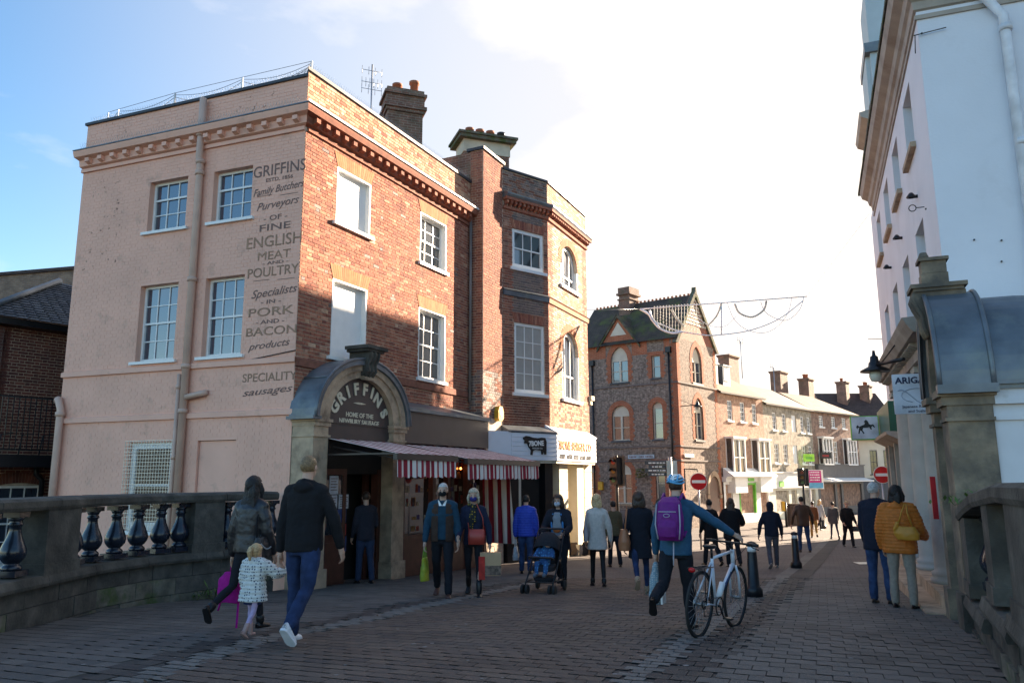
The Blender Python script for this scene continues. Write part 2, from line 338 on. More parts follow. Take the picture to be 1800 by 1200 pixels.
def ring(mb, cx, cz, r0, r1, a0, a1, n, d0, d1, mi=0, gap=.004, ex=None):   # arc of voussoirs
    for i in range(n):
        p, q = R(a0 + (a1 - a0) * i / n), R(a0 + (a1 - a0) * (i + 1) / n); g = gap / r1
        mb_ext_island(mb, [(cx + r0 * math.cos(p + g), cz + r0 * math.sin(p + g)), (cx + r1 * math.cos(p + g), cz + r1 * math.sin(p + g)), (cx + r1 * math.cos(q - g), cz + r1 * math.sin(q - g)), (cx + r0 * math.cos(q - g), cz + r0 * math.sin(q - g))], d0, d1, mi)
def spandrel(mb, t0, t1, zs, d, mi=0, n=10, ptd=False, top=None):   # fills between a rectangular hole head and a round or pointed arch
    c = (t0 + t1) / 2; r = (t1 - t0) / 2; top = top if top else zs + (r * 1.45 if ptd else r)
    def az(t):
        x = abs(t - c)
        if ptd: rr = r * 1.55; return zs + math.sqrt(max(0, rr * rr - (x + rr - r) ** 2)) * (top - zs) / math.sqrt(rr * rr - (rr - r) ** 2)
        return zs + math.sqrt(max(0, r * r - x * x)) * (top - zs) / r
    for i in range(2 * n):
        a, b = t0 + (t1 - t0) * i / (2 * n), t0 + (t1 - t0) * (i + 1) / (2 * n)
        mb.face([(a, d, az(a)), (b, d, az(b)), (b, d, top), (a, d, top)], mi); mb.face([(a, d, az(a)), (b, d, az(b)), (b, d - .15, az(b)), (a, d - .15, az(a))], mi)
    return az
def text(parent, fr, s, t, z, size, m, d=.006, align='CENTER', shear=0, sx=1, off=0, ext=.002, space=1.0, rot=0, name='lettering', tagk=None, width=None):
    cu = bpy.data.curves.new('txt', 'FONT'); cu.body = s; cu.size = size; cu.align_x = align; cu.shear = shear; cu.offset = off; cu.extrude = ext; cu.space_character = space; cu.resolution_u = 3
    o = bpy.data.objects.new('txt', cu); COL.objects.link(o); dg = bpy.context.evaluated_depsgraph_get(); me = bpy.data.meshes.new_from_object(o.evaluated_get(dg)); bpy.data.objects.remove(o)
    if not me.vertices: return None
    if width:
        xs = [v.co.x for v in me.vertices]; sx = width / (max(xs) - min(xs)); 
    r = fr.right(); up = Vector((0, 0, 1)); c, sn = math.cos(rot), math.sin(rot); O = fr(t, d, z)
    for v in me.vertices:
        x, y, q = v.co.x * sx, v.co.y, v.co.z; X, Y = x * c - y * sn, x * sn + y * c
        v.co = r * X + up * Y + fr.n * q
    me.materials.clear(); me.materials.append(m); me.name = name
    o = bpy.data.objects.new(name, me); COL.objects.link(o); o.parent = parent; o.location = O - (ORG[parent.name] if parent and parent.name in ORG else Vector((0, 0, 0)))
    return o
# ---------------- surveying helpers: sight lines from the camera position onto real wall planes ----------------
def ray(px, py):
    u = (px - 900) / 1350; v = (600 - py) / 1350; c, s = math.cos(R(.25)), math.sin(R(.25)); u, v = u * c + v * s, -u * s + v * c
    T = R(10.1); return Vector((u, math.cos(T) - v * math.sin(T), math.sin(T) + v * math.cos(T)))
def onw(fr, px, py, d=0):
    r = ray(px, py); k = (fr.P + fr.n * d).dot(fr.n) / r.dot(fr.n); p = r * k - fr.P; return p.dot(fr.u), p.z + fr.P.z
def atY(px, py, Y): r = ray(px, py); return r * (Y / r.y)
def gnd(px, py):
    r = ray(px, py); Y = 10.
    for i in range(60): Y = .5 * Y + .5 * (hg(Y) * r.y / r.z)
    return Vector((r.x / r.y * Y, Y, hg(Y)))
# ---------------- plan ----------------
C0 = (-4.133, 14.45); fL = Fr(C0, -69, -1); fA = Fr(C0, 26, 1); P1 = (-3.665, 14.222); fP = Fr(P1, 26, 1)
AE = fA.at(6.8); fPil = Fr(fA.at(6.8, .4), 26, 1); B1 = fPil.at(1.22); fB1 = Fr(B1, 51, 1); B2 = fB1.at(1.74); fB2 = Fr(B2, 25, 1)
G0 = (8.88, 41.0); fGL = Fr(G0, -52.5, -1); fGR = Fr(G0, 39, 1); fH1 = Fr(fGR.at(4.95), 42.2, 1); fH2 = Fr(fH1.at(6.1), 42.6, 1); fH3 = Fr(fH2.at(7.85), 48, 1)
fR = Fr((2.05, 0), 21.4, -1); RC = fR.at(11.7); fRE = Fr(RC, 110, 1)          # tall white building: street front and end wall
fQ = Fr((1.53, 0), 21.4, -1); QC = fQ.at(9.45); fQE = Fr(QC, 110, 1)          # low wing with the arched portal
# ---------------- ground ----------------
g = MB(); S = 900
g.face([(-S, -S, -5.6), (S, -S, -5.6), (S, S, -5.6), (-S, S, -5.6)])
obj('ground', g, mat('earth', (.09, .085, .07), var=.3), kind='structure')
g = MB(); g.face([(-70, -30, -4.6), (60, -30, -4.6), (60, 40, -4.6), (-70, 40, -4.6)])
obj('river', g, mat('river_water', (.03, .035, .03), rough=.08, var=.2, bump=.15, bsc=3), kind='structure')
paveA = mat('block_paving', (.12, .098, .09), var=.14, sc_=.8, rough=.82, brick=(.23, .16, .008, (.105, .085, .08)), mortar=(.05, .045, .04), dirt=(.16, .14, .125), dsc=.9, dth=(.5, .75), bump=.25, bsc=60)
def xl(Y):
    P = [(-30, -6.2), (6, -5.85), (9, -5.95), (12, -5.9), (12.8, -4.95), (14.2, -4.25), (14.45, -4.14), (16.6, -9.7), (16.65, -70), (900, -70)]
    for (a, b), (c, d) in zip(P, P[1:]):
        if Y <= c: return b + (d - b) * (Y - a) / (c - a)
def xr(Y):
    if Y < 8.75: return 5.0 - (8.8 - Y) * .462 + .1
    return 70
ys = [-30, -10, -2, 2, 5, 6, 7, 7.4, 8, 8.74, 8.76, 9, 9.5, 10, 10.6, 11, 12, 12.8, 13.7, 14.2, 14.45, 15, 16, 16.6, 16.65, 18, 20, 22, 25, 28, 31, 35, 40, 45, 60, 120]
g = MB()
cs, sn = math.cos(R(21.4)), math.sin(R(21.4))
for a, b in zip(ys, ys[1:]):
    q = [(xl(a), a, hg(a)), (xr(a + (1e-4 if a > 8.75 else 0)), a, hg(a)), (xr(b), b, hg(b)), (xl(b), b, hg(b))]
    g.v += [Vector(p) for p in q]; k = len(g.v) - 4; g.f.append((k, k + 1, k + 2, k + 3)); g.m.append(1 if b <= 16 else 0); g.sm.append(False); g.uv += [(p[0] * cs - p[1] * sn, p[0] * sn + p[1] * cs) for p in q]
for q in ([(xl(-30), -30, -6), (xl(-30), -30, -1.5), (xl(14.2), 14.2, hg(14.2)), (xl(14.2), 14.2, -6)],): g.face(q)
street = obj('street', g, [paveA, mat('dark_bedding', (.045, .04, .037), var=.3)], kind='structure')
pcols = dict(island=True, var=.26, sc_=1.1, rough=.8, bump=.35, bsc=55, dirt=(.055, .05, .045), dsc=1.1, dth=(.56, .8))
pavm = [mat('brown_clay_paver', (0, 0, 0), cols=[(0.085, 0.061, 0.050), (0.110, 0.076, 0.060), (0.070, 0.054, 0.049), (0.122, 0.085, 0.065), (0.098, 0.070, 0.058)], **pcols),
        mat('grey_slab', (0, 0, 0), cols=[(0.101, 0.090, 0.083), (0.120, 0.106, 0.095), (0.085, 0.078, 0.072), (0.132, 0.115, 0.101)], **pcols),
        mat('pale_channel_sett', (0, 0, 0), cols=[(0.138, 0.130, 0.120), (0.162, 0.150, 0.134), (0.114, 0.108, 0.100)], **pcols),
        mat('dark_edge_paver', (0, 0, 0), cols=[(0.053, 0.044, 0.041), (0.065, 0.055, 0.049), (0.044, 0.038, 0.037)], **pcols)]
LCH = [(-3.2, 5.0), (-3.0, 6.4), (-2.57, 8.63), (-1.86, 10.0), (-1.19, 11.8), (-.3, 13.9), (.9, 16.6)]
def lch(Y):
    for (a, b), (c, d) in zip(LCH, LCH[1:]):
        if Y <= d: return a + (c - a) * (Y - b) / (d - b)
    return LCH[-1][0]
def rch(Y): return .89 + .458 * (Y - 6.32)
pv = []
def region(X, Y):
    l, r = lch(Y), rch(Y)
    if X < xl(Y) + .28 or X > xr(Y) - .05: return None
    if Y > 8.8 and X > 5.0 + (Y - 8.8) * .392: return None
    if Y > 14.3 and X < -3.8 + (Y - 14.2) * .487: return None
    if abs(X - l) < .17: return 2
    if abs(X - l + .34) < .17: return 3
    if abs(X - r) < .16: return 2
    if abs(X - r - .36) < .2: return 3
    if X < l or X > r: return 1
    return 0
def lattice(w, h, want, s0, s1, c0, c1):
    k = 0; s_ = s0
    while s_ < s1:
        c = c0 - (w / 2 if k % 2 else 0)
        while c < c1:
            X = (c + w / 2) * cs + (s_ + h / 2) * sn; Y = -(c + w / 2) * sn + (s_ + h / 2) * cs
            if 5.0 < Y < 16.5 and region(X, Y) in want: pv.append((X, Y, w, h, region(X, Y)))
            c += w
        s_ += h; k += 1
def L2(w, h, want): lattice(w, h, want, 2, 22, -12, 8)
L2(.215, .16, (0,)); L2(.25, .20, (1,)); L2(.17, .13, (2,)); L2(.20, .20, (3,))
pv = [p for p in pv if abs(p[0] / p[1]) < .78]
def ptilt(Y): return math.atan((hg(Y + .2) - hg(Y - .2)) / .4)
names = ['paver', 'slab', 'sett', 'edge_paver']
for rg in range(4):
    mine = sorted([p for p in pv if p[4] == rg], key=lambda p: p[0] ** 2 + p[1] ** 2)
    npart = 300 if rg < 2 else 120
    w, h = mine[0][2], mine[0][3]; j = .009
    q = MB(); q.ibox(-w / 2 + j / 2, w / 2 - j / 2, -h / 2 + j, h / 2 - j, -.02, .010); q.v = [Vector(v) for v in q.v]
    # box of MB without frame: (t, d, z) = (x, y, z)
    me = q.mesh(names[rg], [pavm[rg]], (0, 0, 0))
    for X, Y, w_, h_, _ in mine[:npart]:
        o = inst(names[rg], me, street, (X, Y, hg(Y) + random.uniform(-.0015, .0015))); o.rotation_euler = (ptilt(Y) * cs, random.uniform(-.004, .004), -R(21.4))
    mb = MB()
    for X, Y, w_, h_, _ in mine[npart:]:
        e = random.uniform(-.0015, .0015); P = []
        for zz in (-.02, .010 + e):
            for dy in (-h_ / 2 + j, h_ / 2 - j):
                for dx in (-w_ / 2 + j / 2, w_ / 2 - j / 2):
                    x, y = X + dx * cs + dy * sn, Y - dx * sn + dy * cs; P.append(Vector((x, y, hg(y) + zz)))
        k = len(mb.v); mb.v += P
        for f in ((4, 5, 7, 6), (0, 1, 5, 4), (1, 3, 7, 5), (3, 2, 6, 7), (2, 0, 4, 6)):
            mb.f.append(tuple(k + i for i in f)); mb.m.append(0); mb.sm.append(False); mb.uv += [(0, 0)] * 4
    if mb.v: obj(names[rg] + '_field', mb, pavm[rg], street, kind='stuff')
# pale stone band across the street and the straight channel continuing down it
mb = MB(); a, b = Vector((-1.0, 11.97, 0)), Vector((2.9, 9.66, 0))
def strip(mb, a, b, w, lift=.014):
    a, b = Vector(a), Vector(b); n = max(1, int((b - a).length / .6)); s_ = (b - a).normalized().cross(Vector((0, 0, 1))) * w / 2
    for i in range(n):
        p, q = a.lerp(b, i / n), a.lerp(b, (i + 1) / n); e = (b - a).normalized() * .004
        Q = [p - s_ + e, p + s_ + e, q + s_ - e, q - s_ - e]; mb.face([(v.x, v.y, hg(v.y) + lift) for v in Q])
strip(mb, (-1.0, 11.97, 0), (3.2, 9.45, 0), .05); obj('stone_band', mb, pavm[2], street)
mb = MB(); strip(mb, (rch(16.5), 16.5, 0), (rch(34), 34, 0), .3, .004); obj('channel', mb, pavm[2], street)
mb = MB(); strip(mb, (rch(16.5) + .36, 16.5, 0), (rch(34) + .36, 34, 0), .4, .008); obj('channel_edge', mb, pavm[3], street)
mb = MB()
c = gnd(1515, 990)
mb.face([(c.x - .22, c.y - .35, hg(c.y - .35) + .014), (c.x + .22, c.y - .35, hg(c.y - .35) + .014), (c.x + .36, c.y + .35, hg(c.y + .35) + .014), (c.x - .08, c.y + .35, hg(c.y + .35) + .014)]); obj('access_cover', mb, mat('worn_steel_cover', (.5, .5, .48), metal=.6, rough=.35), street)
# kerbs and lit carriageway in front of the far houses
mb = MB()
kx = Fr(fH1.at(-6, 2.4), 43, 1)
mb.box(0, 30, 0, .15, -2.66, -2.53); obj('kerb', mb, stone, street)

# ================= corner butcher's building =================
bld = thing('corner_building', (C0[0], C0[1], -2.0), 'three-storey corner building, pink painted side with lettering and red brick front', 'building')
hL = [(2.95, 4.0, 5.24, 6.38), (1.25, 2.25, 5.24, 6.36), (3.0, 4.03, 2.42, 4.06), (1.3, 2.28, 2.42, 4.05), (2.82, 3.98, -1.0, .75, .12), (1.28, 2.21, -2.4, .76, .07)]
mb = MB(fL); holes_wall(mb, 0, 6.06, -6, 8.06, hL, 0, .20); obj('painted_wall', mb, [painted], bld)
def pz(t, z): return 1 if (4.7 < t < 5.75 and 4.6 < z < 6.7) or (z > 7.4 and (4.4 < t < 5.6 or .6 < t < 2.0)) else 0
bricks(bld, fL, 0, 6.06, -2.4, 6.93, hL, pz, [painted, paintedw], 300, 'painted_brick', near=(.8, 0, -.5), proud=.0042, jit=.0012, j=.010)
bricks(bld, fL, 0, 6.06, 7.36, 8.04, [], pz, [painted, paintedw], 0, 'parapet_brick', proud=.0045, j=.010)
# core of the building, flat roof and red street wall
hA = [(1.02, 2.2, 5.3, 6.52, .12), (1.0, 2.17, 2.45, 4.08, .12), (4.25, 5.5, 5.27, 6.55, .14), (4.25, 5.5, 2.4, 4.12, .14), (.5, 6.6, -2.6, 1.2, .3)]
mb = MB(fA); holes_wall(mb, 0, 6.8, -2.6, 8.2, hA, 0, .14); obj('street_wall', mb, [mortar], bld)
def ma(t, z):
    if z > 7.5: return 1 if random.random() < .75 else 0
    return 0 if random.random() < .96 else (1 if random.random() < .6 else 2)
arch = [(t0 - .13, t1 + .13, z, z + .31) for t0, t1, z in ((1.02, 2.2, 6.52), (1.0, 2.17, 4.08), (4.25, 5.5, 6.55), (4.25, 5.5, 4.12))]
bricks(bld, fA, .004, 6.8, 1.35, 6.92, hA, ma, [redb, tanb, greyb], 300, near=(1.6, 0, 3.2))
bricks(bld, fA, .004, 6.8, 7.5, 8.2, [], ma, [redb, tanb, greyb], 0, 'parapet_brick')
gauge = mat('orange_gauged_brick', (0, 0, 0), cols=[(.44, .17, .075), (.38, .13, .06), (.48, .2, .1)], island=True, var=.15, sc_=9, rough=.9)
for t0, t1, z in ((1.02, 2.2, 6.52), (1.0, 2.17, 4.08), (4.25, 5.5, 6.55), (4.25, 5.5, 4.12)):
    mb = MB(fA); flat_arch(mb, t0, t1, z, h=.3, sp=.11, d=.017); obj('window_arch', mb, gauge, bld)
mb = MB(); pts = [fL.at(6.02, -.25), fL.at(.25, -.25), fA.at(.25, -.32), fA.at(6.75, -.32), fA.at(6.75, -7), fL.at(6.02, -6.5)]
def prism(mb, pts, z0, z1, mi=0):
    n = len(pts); mb.face([(p[0], p[1], z1) for p in pts], mi); mb.face([(p[0], p[1], z0) for p in reversed(pts)], mi)
    for i in range(n): a, b = pts[i], pts[(i + 1) % n]; mb.face([(a[0], a[1], z0), (b[0], b[1], z0), (b[0], b[1], z1), (a[0], a[1], z1)], mi)
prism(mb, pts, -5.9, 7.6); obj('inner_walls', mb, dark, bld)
# side wall to the river
fLb = Fr(fL.at(6.06), 26, -1); mb = MB(fLb); mb.face([(0, 0, -6), (9, 0, -6), (9, 0, 8.06), (0, 0, 8.06)]); obj('rear_wall', mb, painted, bld)
# cornice, brackets, parapet coping
cp = [(0, 6.98), (.10, 7.02), (.12, 7.16), (.24, 7.2), (.27, 7.30), (.27, 7.33), (0, 7.38)]
K = -.916
mb = MB(fL); mb.prof(cp, 0, 6.06, m0=K, m1=.2); mb.box(0, 6.08, 0, .05, 6.9, 6.98); obj('cornice', mb, painted, bld)
mb = MB(fL); mb.prof([(0, 7.385), (.285, 7.335), (.285, 7.36), (0, 7.42)], 0, 6.06, m0=K, m1=.2); obj('lead_flashing', mb, lead, bld)
mb = MB(fA); mb.prof(cp, 0, 6.78, m0=K); mb.box(0.052, 6.78, 0, .05, 6.9, 6.98); obj('cornice', mb, mat('red_terracotta', (.26, .085, .05), var=.3, sc_=8, rough=.85, bump=.3), bld)
mb = MB(fA); mb.prof([(0, 7.40), (.30, 7.345), (.30, 7.39), (0, 7.47)], 0, 6.78, m0=K); obj('gutter_flashing', mb, mat('pale_gutter', (.66, .66, .64), rough=.5), bld)
def rep(name, fr, ts, box, m, par):
    q = MB(); w, d0, d1, h = box; q.box(-w / 2, w / 2, -d1, -d0, 0, h); q.v = [Vector(v) for v in q.v]; me = None
    q2 = MB(); k = [(-w / 2, -d0, 0), (w / 2, -d0, 0)]
    q2.face([(-w / 2, -d1, h * .45), (w / 2, -d1, h * .45), (w / 2, -d1, h), (-w / 2, -d1, h)]); q2.face([(-w / 2, -d0, 0), (w / 2, -d0, 0), (w / 2, -d1, h * .45), (-w / 2, -d1, h * .45)])
    for s_ in (-1, 1):
        x = s_ * w / 2; f = [(x, -d0, 0), (x, -d1, h * .45), (x, -d1, h), (x, -d0, h)]; q2.face(f if s_ > 0 else f[::-1])
    q2.face([(-w / 2, -d0, 0), (-w / 2, -d0, h), (w / 2, -d0, h), (w / 2, -d0, 0)])
    me = q2.mesh(name, [m], (0, 0, 0))
    for t, z in ts: inst(name, me, par, fr(t, 0, z), fr.rot())
rep('bracket', fL, [(.12 + i * .375, 7.0) for i in range(16)], (.12, 0, .21, .16), painted, bld)
rep('bracket', fA, [(.15 + i * .30, 7.0) for i in range(22)], (.12, 0, .21, .16), MATS['red_terracotta'], bld)
cop = mat('dark_coping', (.03, .035, .045), var=.3, rough=.5)
mb = MB(fL); mb.prof([(-.3, 8.06), (.05, 8.06), (.05, 8.12), (-.3, 8.15)], 0, 6.1, m0=K); obj('coping', mb, cop, bld)
mb = MB(fA); mb.prof([(-.3, 8.2), (.05, 8.2), (.05, 8.27), (-.3, 8.3)], 0, 6.8, m0=K); obj('coping', mb, cop, bld)
mb = MB()
for fr, T, z in ((fL, 6.0, 7.40), (fL, 6.0, 8.13), (fA, 6.7, 8.28), (fA, 6.7, 7.43)):
    for i in range(int(T / .07)):
        d = .22 if z in (7.40, 7.43) else .0
        for e in (-.05, .05):
            a, b = fr(.05 + i * .07, d, z), fr(.05 + i * .07 + e * .5, d + e * .6, z + .12); s_ = fr.u * .0022; n = fr.n * .0022
            for w in (s_, n): mb.face([a - w, a + w, b + w, b - w])
obj('bird_spikes', mb, steel, bld, kind='stuff')
# string bands of the painted wall
for z0, z1 in ((2.19, 2.32), (1.19, 1.32)):
    mb = MB(fL); mb.prof([(0, z0), (.055, z0 + .01), (.055, z1 - .02), (0, z1)], 0, 6.06, m0=-.5, m1=.2); obj('string_band', mb, painted, bld)
mb = MB(fA); mb.prof([(0, 2.12), (.05, 2.13), (.05, 2.27), (0, 2.30)], 0, 6.78); obj('string_band', mb, brownb, bld)
# windows of the painted side
for h, nu, nl in ((hL[0], 1, 2), (hL[1], 1, 2), (hL[2], 2, 2), (hL[3], 2, 2)): sash(bld, fL, h[0], h[1], h[2], h[3], 3, nu, nl, dep=.13, pm=glb, sill=.06)
w = sash(bld, fL, 2.82, 3.98, -1.0, .75, 1, 1, 1, dep=.06, pm=mat('brown_backed_glass', (.09, .05, .035), rough=.35, var=.4, sc_=3), pobj=False, fw=.13)
mb = MB(fL)
for i in range(19): t = 2.76 + i * .0722; mb.box(t, t + .008, .03, .038, -1.02, .78)
for i in range(26): z = -1.02 + i * .072; mb.box(2.74, 4.06, .038, .046, z, z + .008)
obj('wire_guard', mb, steel, bld)
mb = MB(fL); mb.box(3.0, 3.55, -.115, -.108, -.9, -.05); obj('paper_notice', mb, white, bld)
mb = MB(fL); mb.box(1.29, 2.20, -.069, -.05, -2.4, .75); obj('blocked_doorway', mb, painted, bld)
# windows of the street side
for h in hA[:2]:
    mb = MB(fA); t0, t1, z0, z1 = h[:4]
    mb.box(t0 + .003, t1 - .003, -.13, -.10, z0 + .003, z1 - .003); mb.box(t0 + .003, t0 + .04, -.10, .012, z0, z1 - .003); mb.box(t1 - .04, t1 - .003, -.10, .012, z0, z1 - .003); mb.box(t0 + .04, t1 - .04, -.10, .012, z1 - .04, z1 - .003)
    w = obj('blind_window', mb, white, bld); m2 = MB(fA); m2.box(t0 - .1, t1 + .1, -.09, .08, z0 - .07, z0); obj('sill', m2, white, w)
for h in hA[2:4]:
    mb = MB(fA); t0, t1, z0, z1 = h[:4]; mb.box(t0 + .002, t0 + .03, -.13, .012, z0, z1); mb.box(t1 - .03, t1 - .002, -.13, .012, z0, z1); mb.box(t0 + .03, t1 - .03, -.13, .012, z1 - .03, z1 - .002); obj('window_lining', mb, white, bld)
    sash(bld, fA, t0 + .03, t1 - .03, z0, z1 - .03, 3, 2, 2, dep=.12, pm=gl, sill=.08)
# pipes
pipe = mat('pink_painted_pipe', (.58, .37, .29), var=.1, rough=.5)
def pipes(name, fr, path, r, m, par, cols=()):
    mb = MB(fr); mb.tube(path, r, 10)
    for p in cols: mb.tube([p, (p[0], p[1], p[2] + .09)], r * 1.28, 10)
    return obj(name, mb, m, par)
pipes('downpipe', fL, [(2.57, .12, 8.02), (2.57, .12, 6.7), (2.56, .09, 6.5), (2.56, .09, -2.3)], .075, pipe, bld, [(2.57, .12, 7.15), (2.56, .09, 6.55), (2.56, .09, 6.3), (2.56, .09, 4.0), (2.56, .09, 2.2), (2.56, .09, 1.3)])
pipes('downpipe', fL, [(2.74, .06, 2.1), (2.74, .06, -2.3)], .045, pipe, bld, [(2.74, .06, 1.8), (2.74, .06, .4)])
pipes('waste_pipe', fL, [(2.5, .1, 1.62), (2.1, .1, 1.68), (2.05, .02, 1.7)], .06, pipe, bld)
pipes('downpipe', fL, [(6.3, -.1, 1.72), (6.02, .1, 1.72), (5.92, .1, 1.5), (5.92, .1, -3)], .075, pipe, bld, [(5.92, .1, 1.35)])
pipes('cable', fL, [(-.02, .02, 2.42), (.5, .02, 2.36), (1.0, .03, 2.30), (2.0, .03, 2.26)], .010, blackm, bld)
pipes('downpipe', fA, [(6.70, .07, 7.3), (6.70, .07, 2.0)], .04, mat('grey_pipe', (.16, .14, .13), rough=.5), bld)
# painted lettering of the side wall
ink = mat('dark_brown_signwriting', (.17, .095, .08), var=.3, sc_=14, rough=.7, dirt=(.3, .18, .14), dsc=9, dth=(.6, .75)); tan = mat('tan_signwriting', (.40, .22, .13), rough=.7)
LN = [('GRIFFINS', 446, 537, 306, 20, 0), ('ESTD. 1856', 468, 515, 316.5, 6, 0), ('Family Butchers', 442, 537, 337, 13, 1), ('Purveyors', 448, 527, 364, 14, 1), ('- OF -', 464, 505, 386, 9, 0), ('FINE', 456, 510, 404, 12, 0), ('ENGLISH', 434, 530, 432, 20, 2), ('MEAT', 453, 510, 455, 15, 2), ('- AND -', 462, 507, 463.5, 5.5, 0),
      ('POULTRY', 435, 524, 484.5, 17, 2), ('Specialists', 438, 524, 519, 15, 1), ('- IN -', 459, 494, 533, 7, 0), ('PORK', 436, 515, 554, 15, 2), ('- AND -', 450, 500, 568, 7, 0), ('BACON', 433, 521, 588, 15, 2), ('products', 433, 512, 611, 13, 1), ('SPECIALITY', 426, 521, 669, 15, 2), ('sausages', 422, 516, 692, 13, 1)]
lettering = thing('signwriting_group', fL(.65, 0, 2), None, None) if False else bld
def serif(s, ta, tb, z, cap):
    mb = MB(fL)
for s_, x0, x1, y, ht, kind in LN:
    xm = (x0 + x1) / 2; ta, _ = onw(fL, x0, y); tb, _ = onw(fL, x1, y); tm, z = onw(fL, xm, y); _, z2 = onw(fL, xm, y - ht); cap = z2 - z; wd = abs(ta - tb)
    if kind == 1: wd *= .93
    o = text(bld, fL, s_, (ta + tb) / 2, z, cap / (.72 if kind != 1 else .74), ink, d=.0075, off=0 if s_ == 'MEAT' else .0016, shear=.38 if kind == 1 else 0, ext=.0008, width=wd, rot=.05 if kind == 1 else 0)
    if kind == 2: text(bld, fL, s_, (ta + tb) / 2, z + .004, cap / .72 * .98, tan, d=.0105, off=-.004, ext=.0003, width=wd * .985, name='lettering_inline')
for x0, x1, y in ((452, 478, 347), (492, 524, 344), (446, 474, 495), (488, 518, 492)):
    ta, z = onw(fL, x0, y); tb, _ = onw(fL, x1, y); mb = MB(fL); mb.box(tb, ta, .004, .009, z, z + .012); obj('painted_rule', mb, ink, bld)
# ---- arched portal on the corner ----
mb = MB(fP)
mb.box(0, .42, -.5, 0, -2.1, 1.0); mb.box(-.03, .46, -.5, .05, -2.1, -1.62); obj('portal_pier', mb, stone, bld)
mb = MB(fP); mb.box(2.56, 3.0, -.5, 0, -2.2, 1.0); mb.box(2.52, 3.03, -.5, .05, -2.2, -1.7); obj('portal_pier', mb, stone, bld)
for t0, t1 in ((-.04, .48), (2.5, 3.06)):
    mb = MB(fP); mb.box(t0, t1, -.52, .06, 1.06, 1.12); mb.box(t0 + .03, t1 - .03, -.51, .035, .98, 1.06); mb.box(t0 + .02, t1 - .02, -.505, .025, .78, .82); obj('pier_capital', mb, stone, bld)
def earc(c, z, a, b, n=24): return [(c + a * math.cos(math.pi * (1 - i / n)), z + b * math.sin(math.pi * (1 - i / n))) for i in range(n + 1)]
o_ = earc(1.5, 1.12, 1.46, 1.16); i_ = earc(1.5, 1.12, 1.05, .90); m_ = earc(1.5, 1.12, 1.28, 1.04)
mb = MB(fP)
for k in range(24):
    for A_, B_, d in ((o_, m_, .04), (m_, i_, .0)):
        mb.face([(A_[k][0], d, A_[k][1]), (A_[k + 1][0], d, A_[k + 1][1]), (B_[k + 1][0], d, B_[k + 1][1]), (B_[k][0], d, B_[k][1])][::-1])
    mb.face([(m_[k][0], .04, m_[k][1]), (m_[k + 1][0], .04, m_[k + 1][1]), (m_[k + 1][0], 0, m_[k + 1][1]), (m_[k][0], 0, m_[k][1])])
    mb.face([(i_[k][0], 0, i_[k][1]), (i_[k + 1][0], 0, i_[k + 1][1]), (i_[k + 1][0], -.2, i_[k + 1][1]), (i_[k][0], -.2, i_[k][1])])
obj('portal_arch', mb, stone, bld)
L1 = earc(1.5, 1.12, 1.46, 1.16); L2_ = earc(1.5, 1.14, 1.56, 1.26)
mb = MB(fP)
for k in range(24):
    mb.face([(L2_[k][0], .10, L2_[k][1]), (L2_[k + 1][0], .10, L2_[k + 1][1]), (L2_[k + 1][0], -.55, L2_[k + 1][1]), (L2_[k][0], -.55, L2_[k][1])], sm=True)
    mb.face([(L1[k][0], .10, L1[k][1]), (L1[k + 1][0], .10, L1[k + 1][1]), (L2_[k + 1][0], .10, L2_[k + 1][1]), (L2_[k][0], .10, L2_[k][1])])
    mb.face([(L1[k][0], .04, L1[k][1]), (L1[k + 1][0], .04, L1[k + 1][1]), (L1[k + 1][0], .10, L1[k + 1][1]), (L1[k][0], .10, L1[k][1])])
for k in (5, 12, 19): mb.tube([(L2_[k][0], .1, L2_[k][1] + .01), (L2_[k][0], -.5, L2_[k][1] + .01)], .025, 6)
mb.tube([(p[0], .09, p[1]) for p in L2_], .035, 6)
mb.box(-.14, .1, -.55, .1, 1.10, 1.16); obj('lead_hood', mb, lead, bld)
mb = MB(fP); mb.ext([(.44, .76), (2.56, .76), (2.56, 1.12)] + list(reversed(i_)) + [(.44, 1.12)], -.16, -.12); obj('sign_panel', mb, brownp, bld)
mb = MB(fP); mb.box(.43, 2.56, -.12, -.10, 1.07, 1.10); obj('panel_moulding', mb, brownp, bld)
cream = mat('cream_letter', (.62, .56, .42), var=.05, rough=.5)
for ch, x, y, rt in (('G', 594, 716, 55), ('R', 604, 702, 42), ('I', 615, 693, 25), ('F', 628, 689, 10), ('F', 642, 690, -5), ('I', 653, 695, -20), ('N', 661, 706, -37), ('S', 671, 727, -58)):
    t, z = onw(fP, x, y, -.1); text(bld, fP, ch, t, z - .05, .33, cream, d=-.112, off=.014, ext=.01, rot=R(rt), name='letter')
for s_, x0, x1, y, ht in (('HOME OF THE', 609, 657, 731, 7.5), ('NEWBURY SAUSAGE', 597, 667, 742, 7.5)):
    ta, z = onw(fP, x0, y, -.1); tb, _ = onw(fP, x1, y, -.1); text(bld, fP, s_, (ta + tb) / 2, z, .13, cream, d=-.115, off=.003, ext=.003, width=tb - ta)
t, z = onw(fP, 633, 709, -.1); mb = MB(fP)
for a, b in ((-.22, -.03), (.22, .03)): mb.face([(t + a, -.108, z), (t + b, -.108, z - .022), (t + b, -.108, z + .022)][::1 if a < 0 else -1])
mb.box(t - .02, t + .02, -.112, -.106, z - .02, z + .02); obj('sign_ornament', mb, cream, bld)
mb = MB(fP)   # scrolled keystone with a weathered cap
pr = [(-.3, 2.06), (.06, 2.06), (.10, 2.11), (.15, 2.16), (.13, 2.3), (.19, 2.4), (.22, 2.5), (.20, 2.56), (-.3, 2.56)]
mb.prof(pr, 1.36, 1.72)
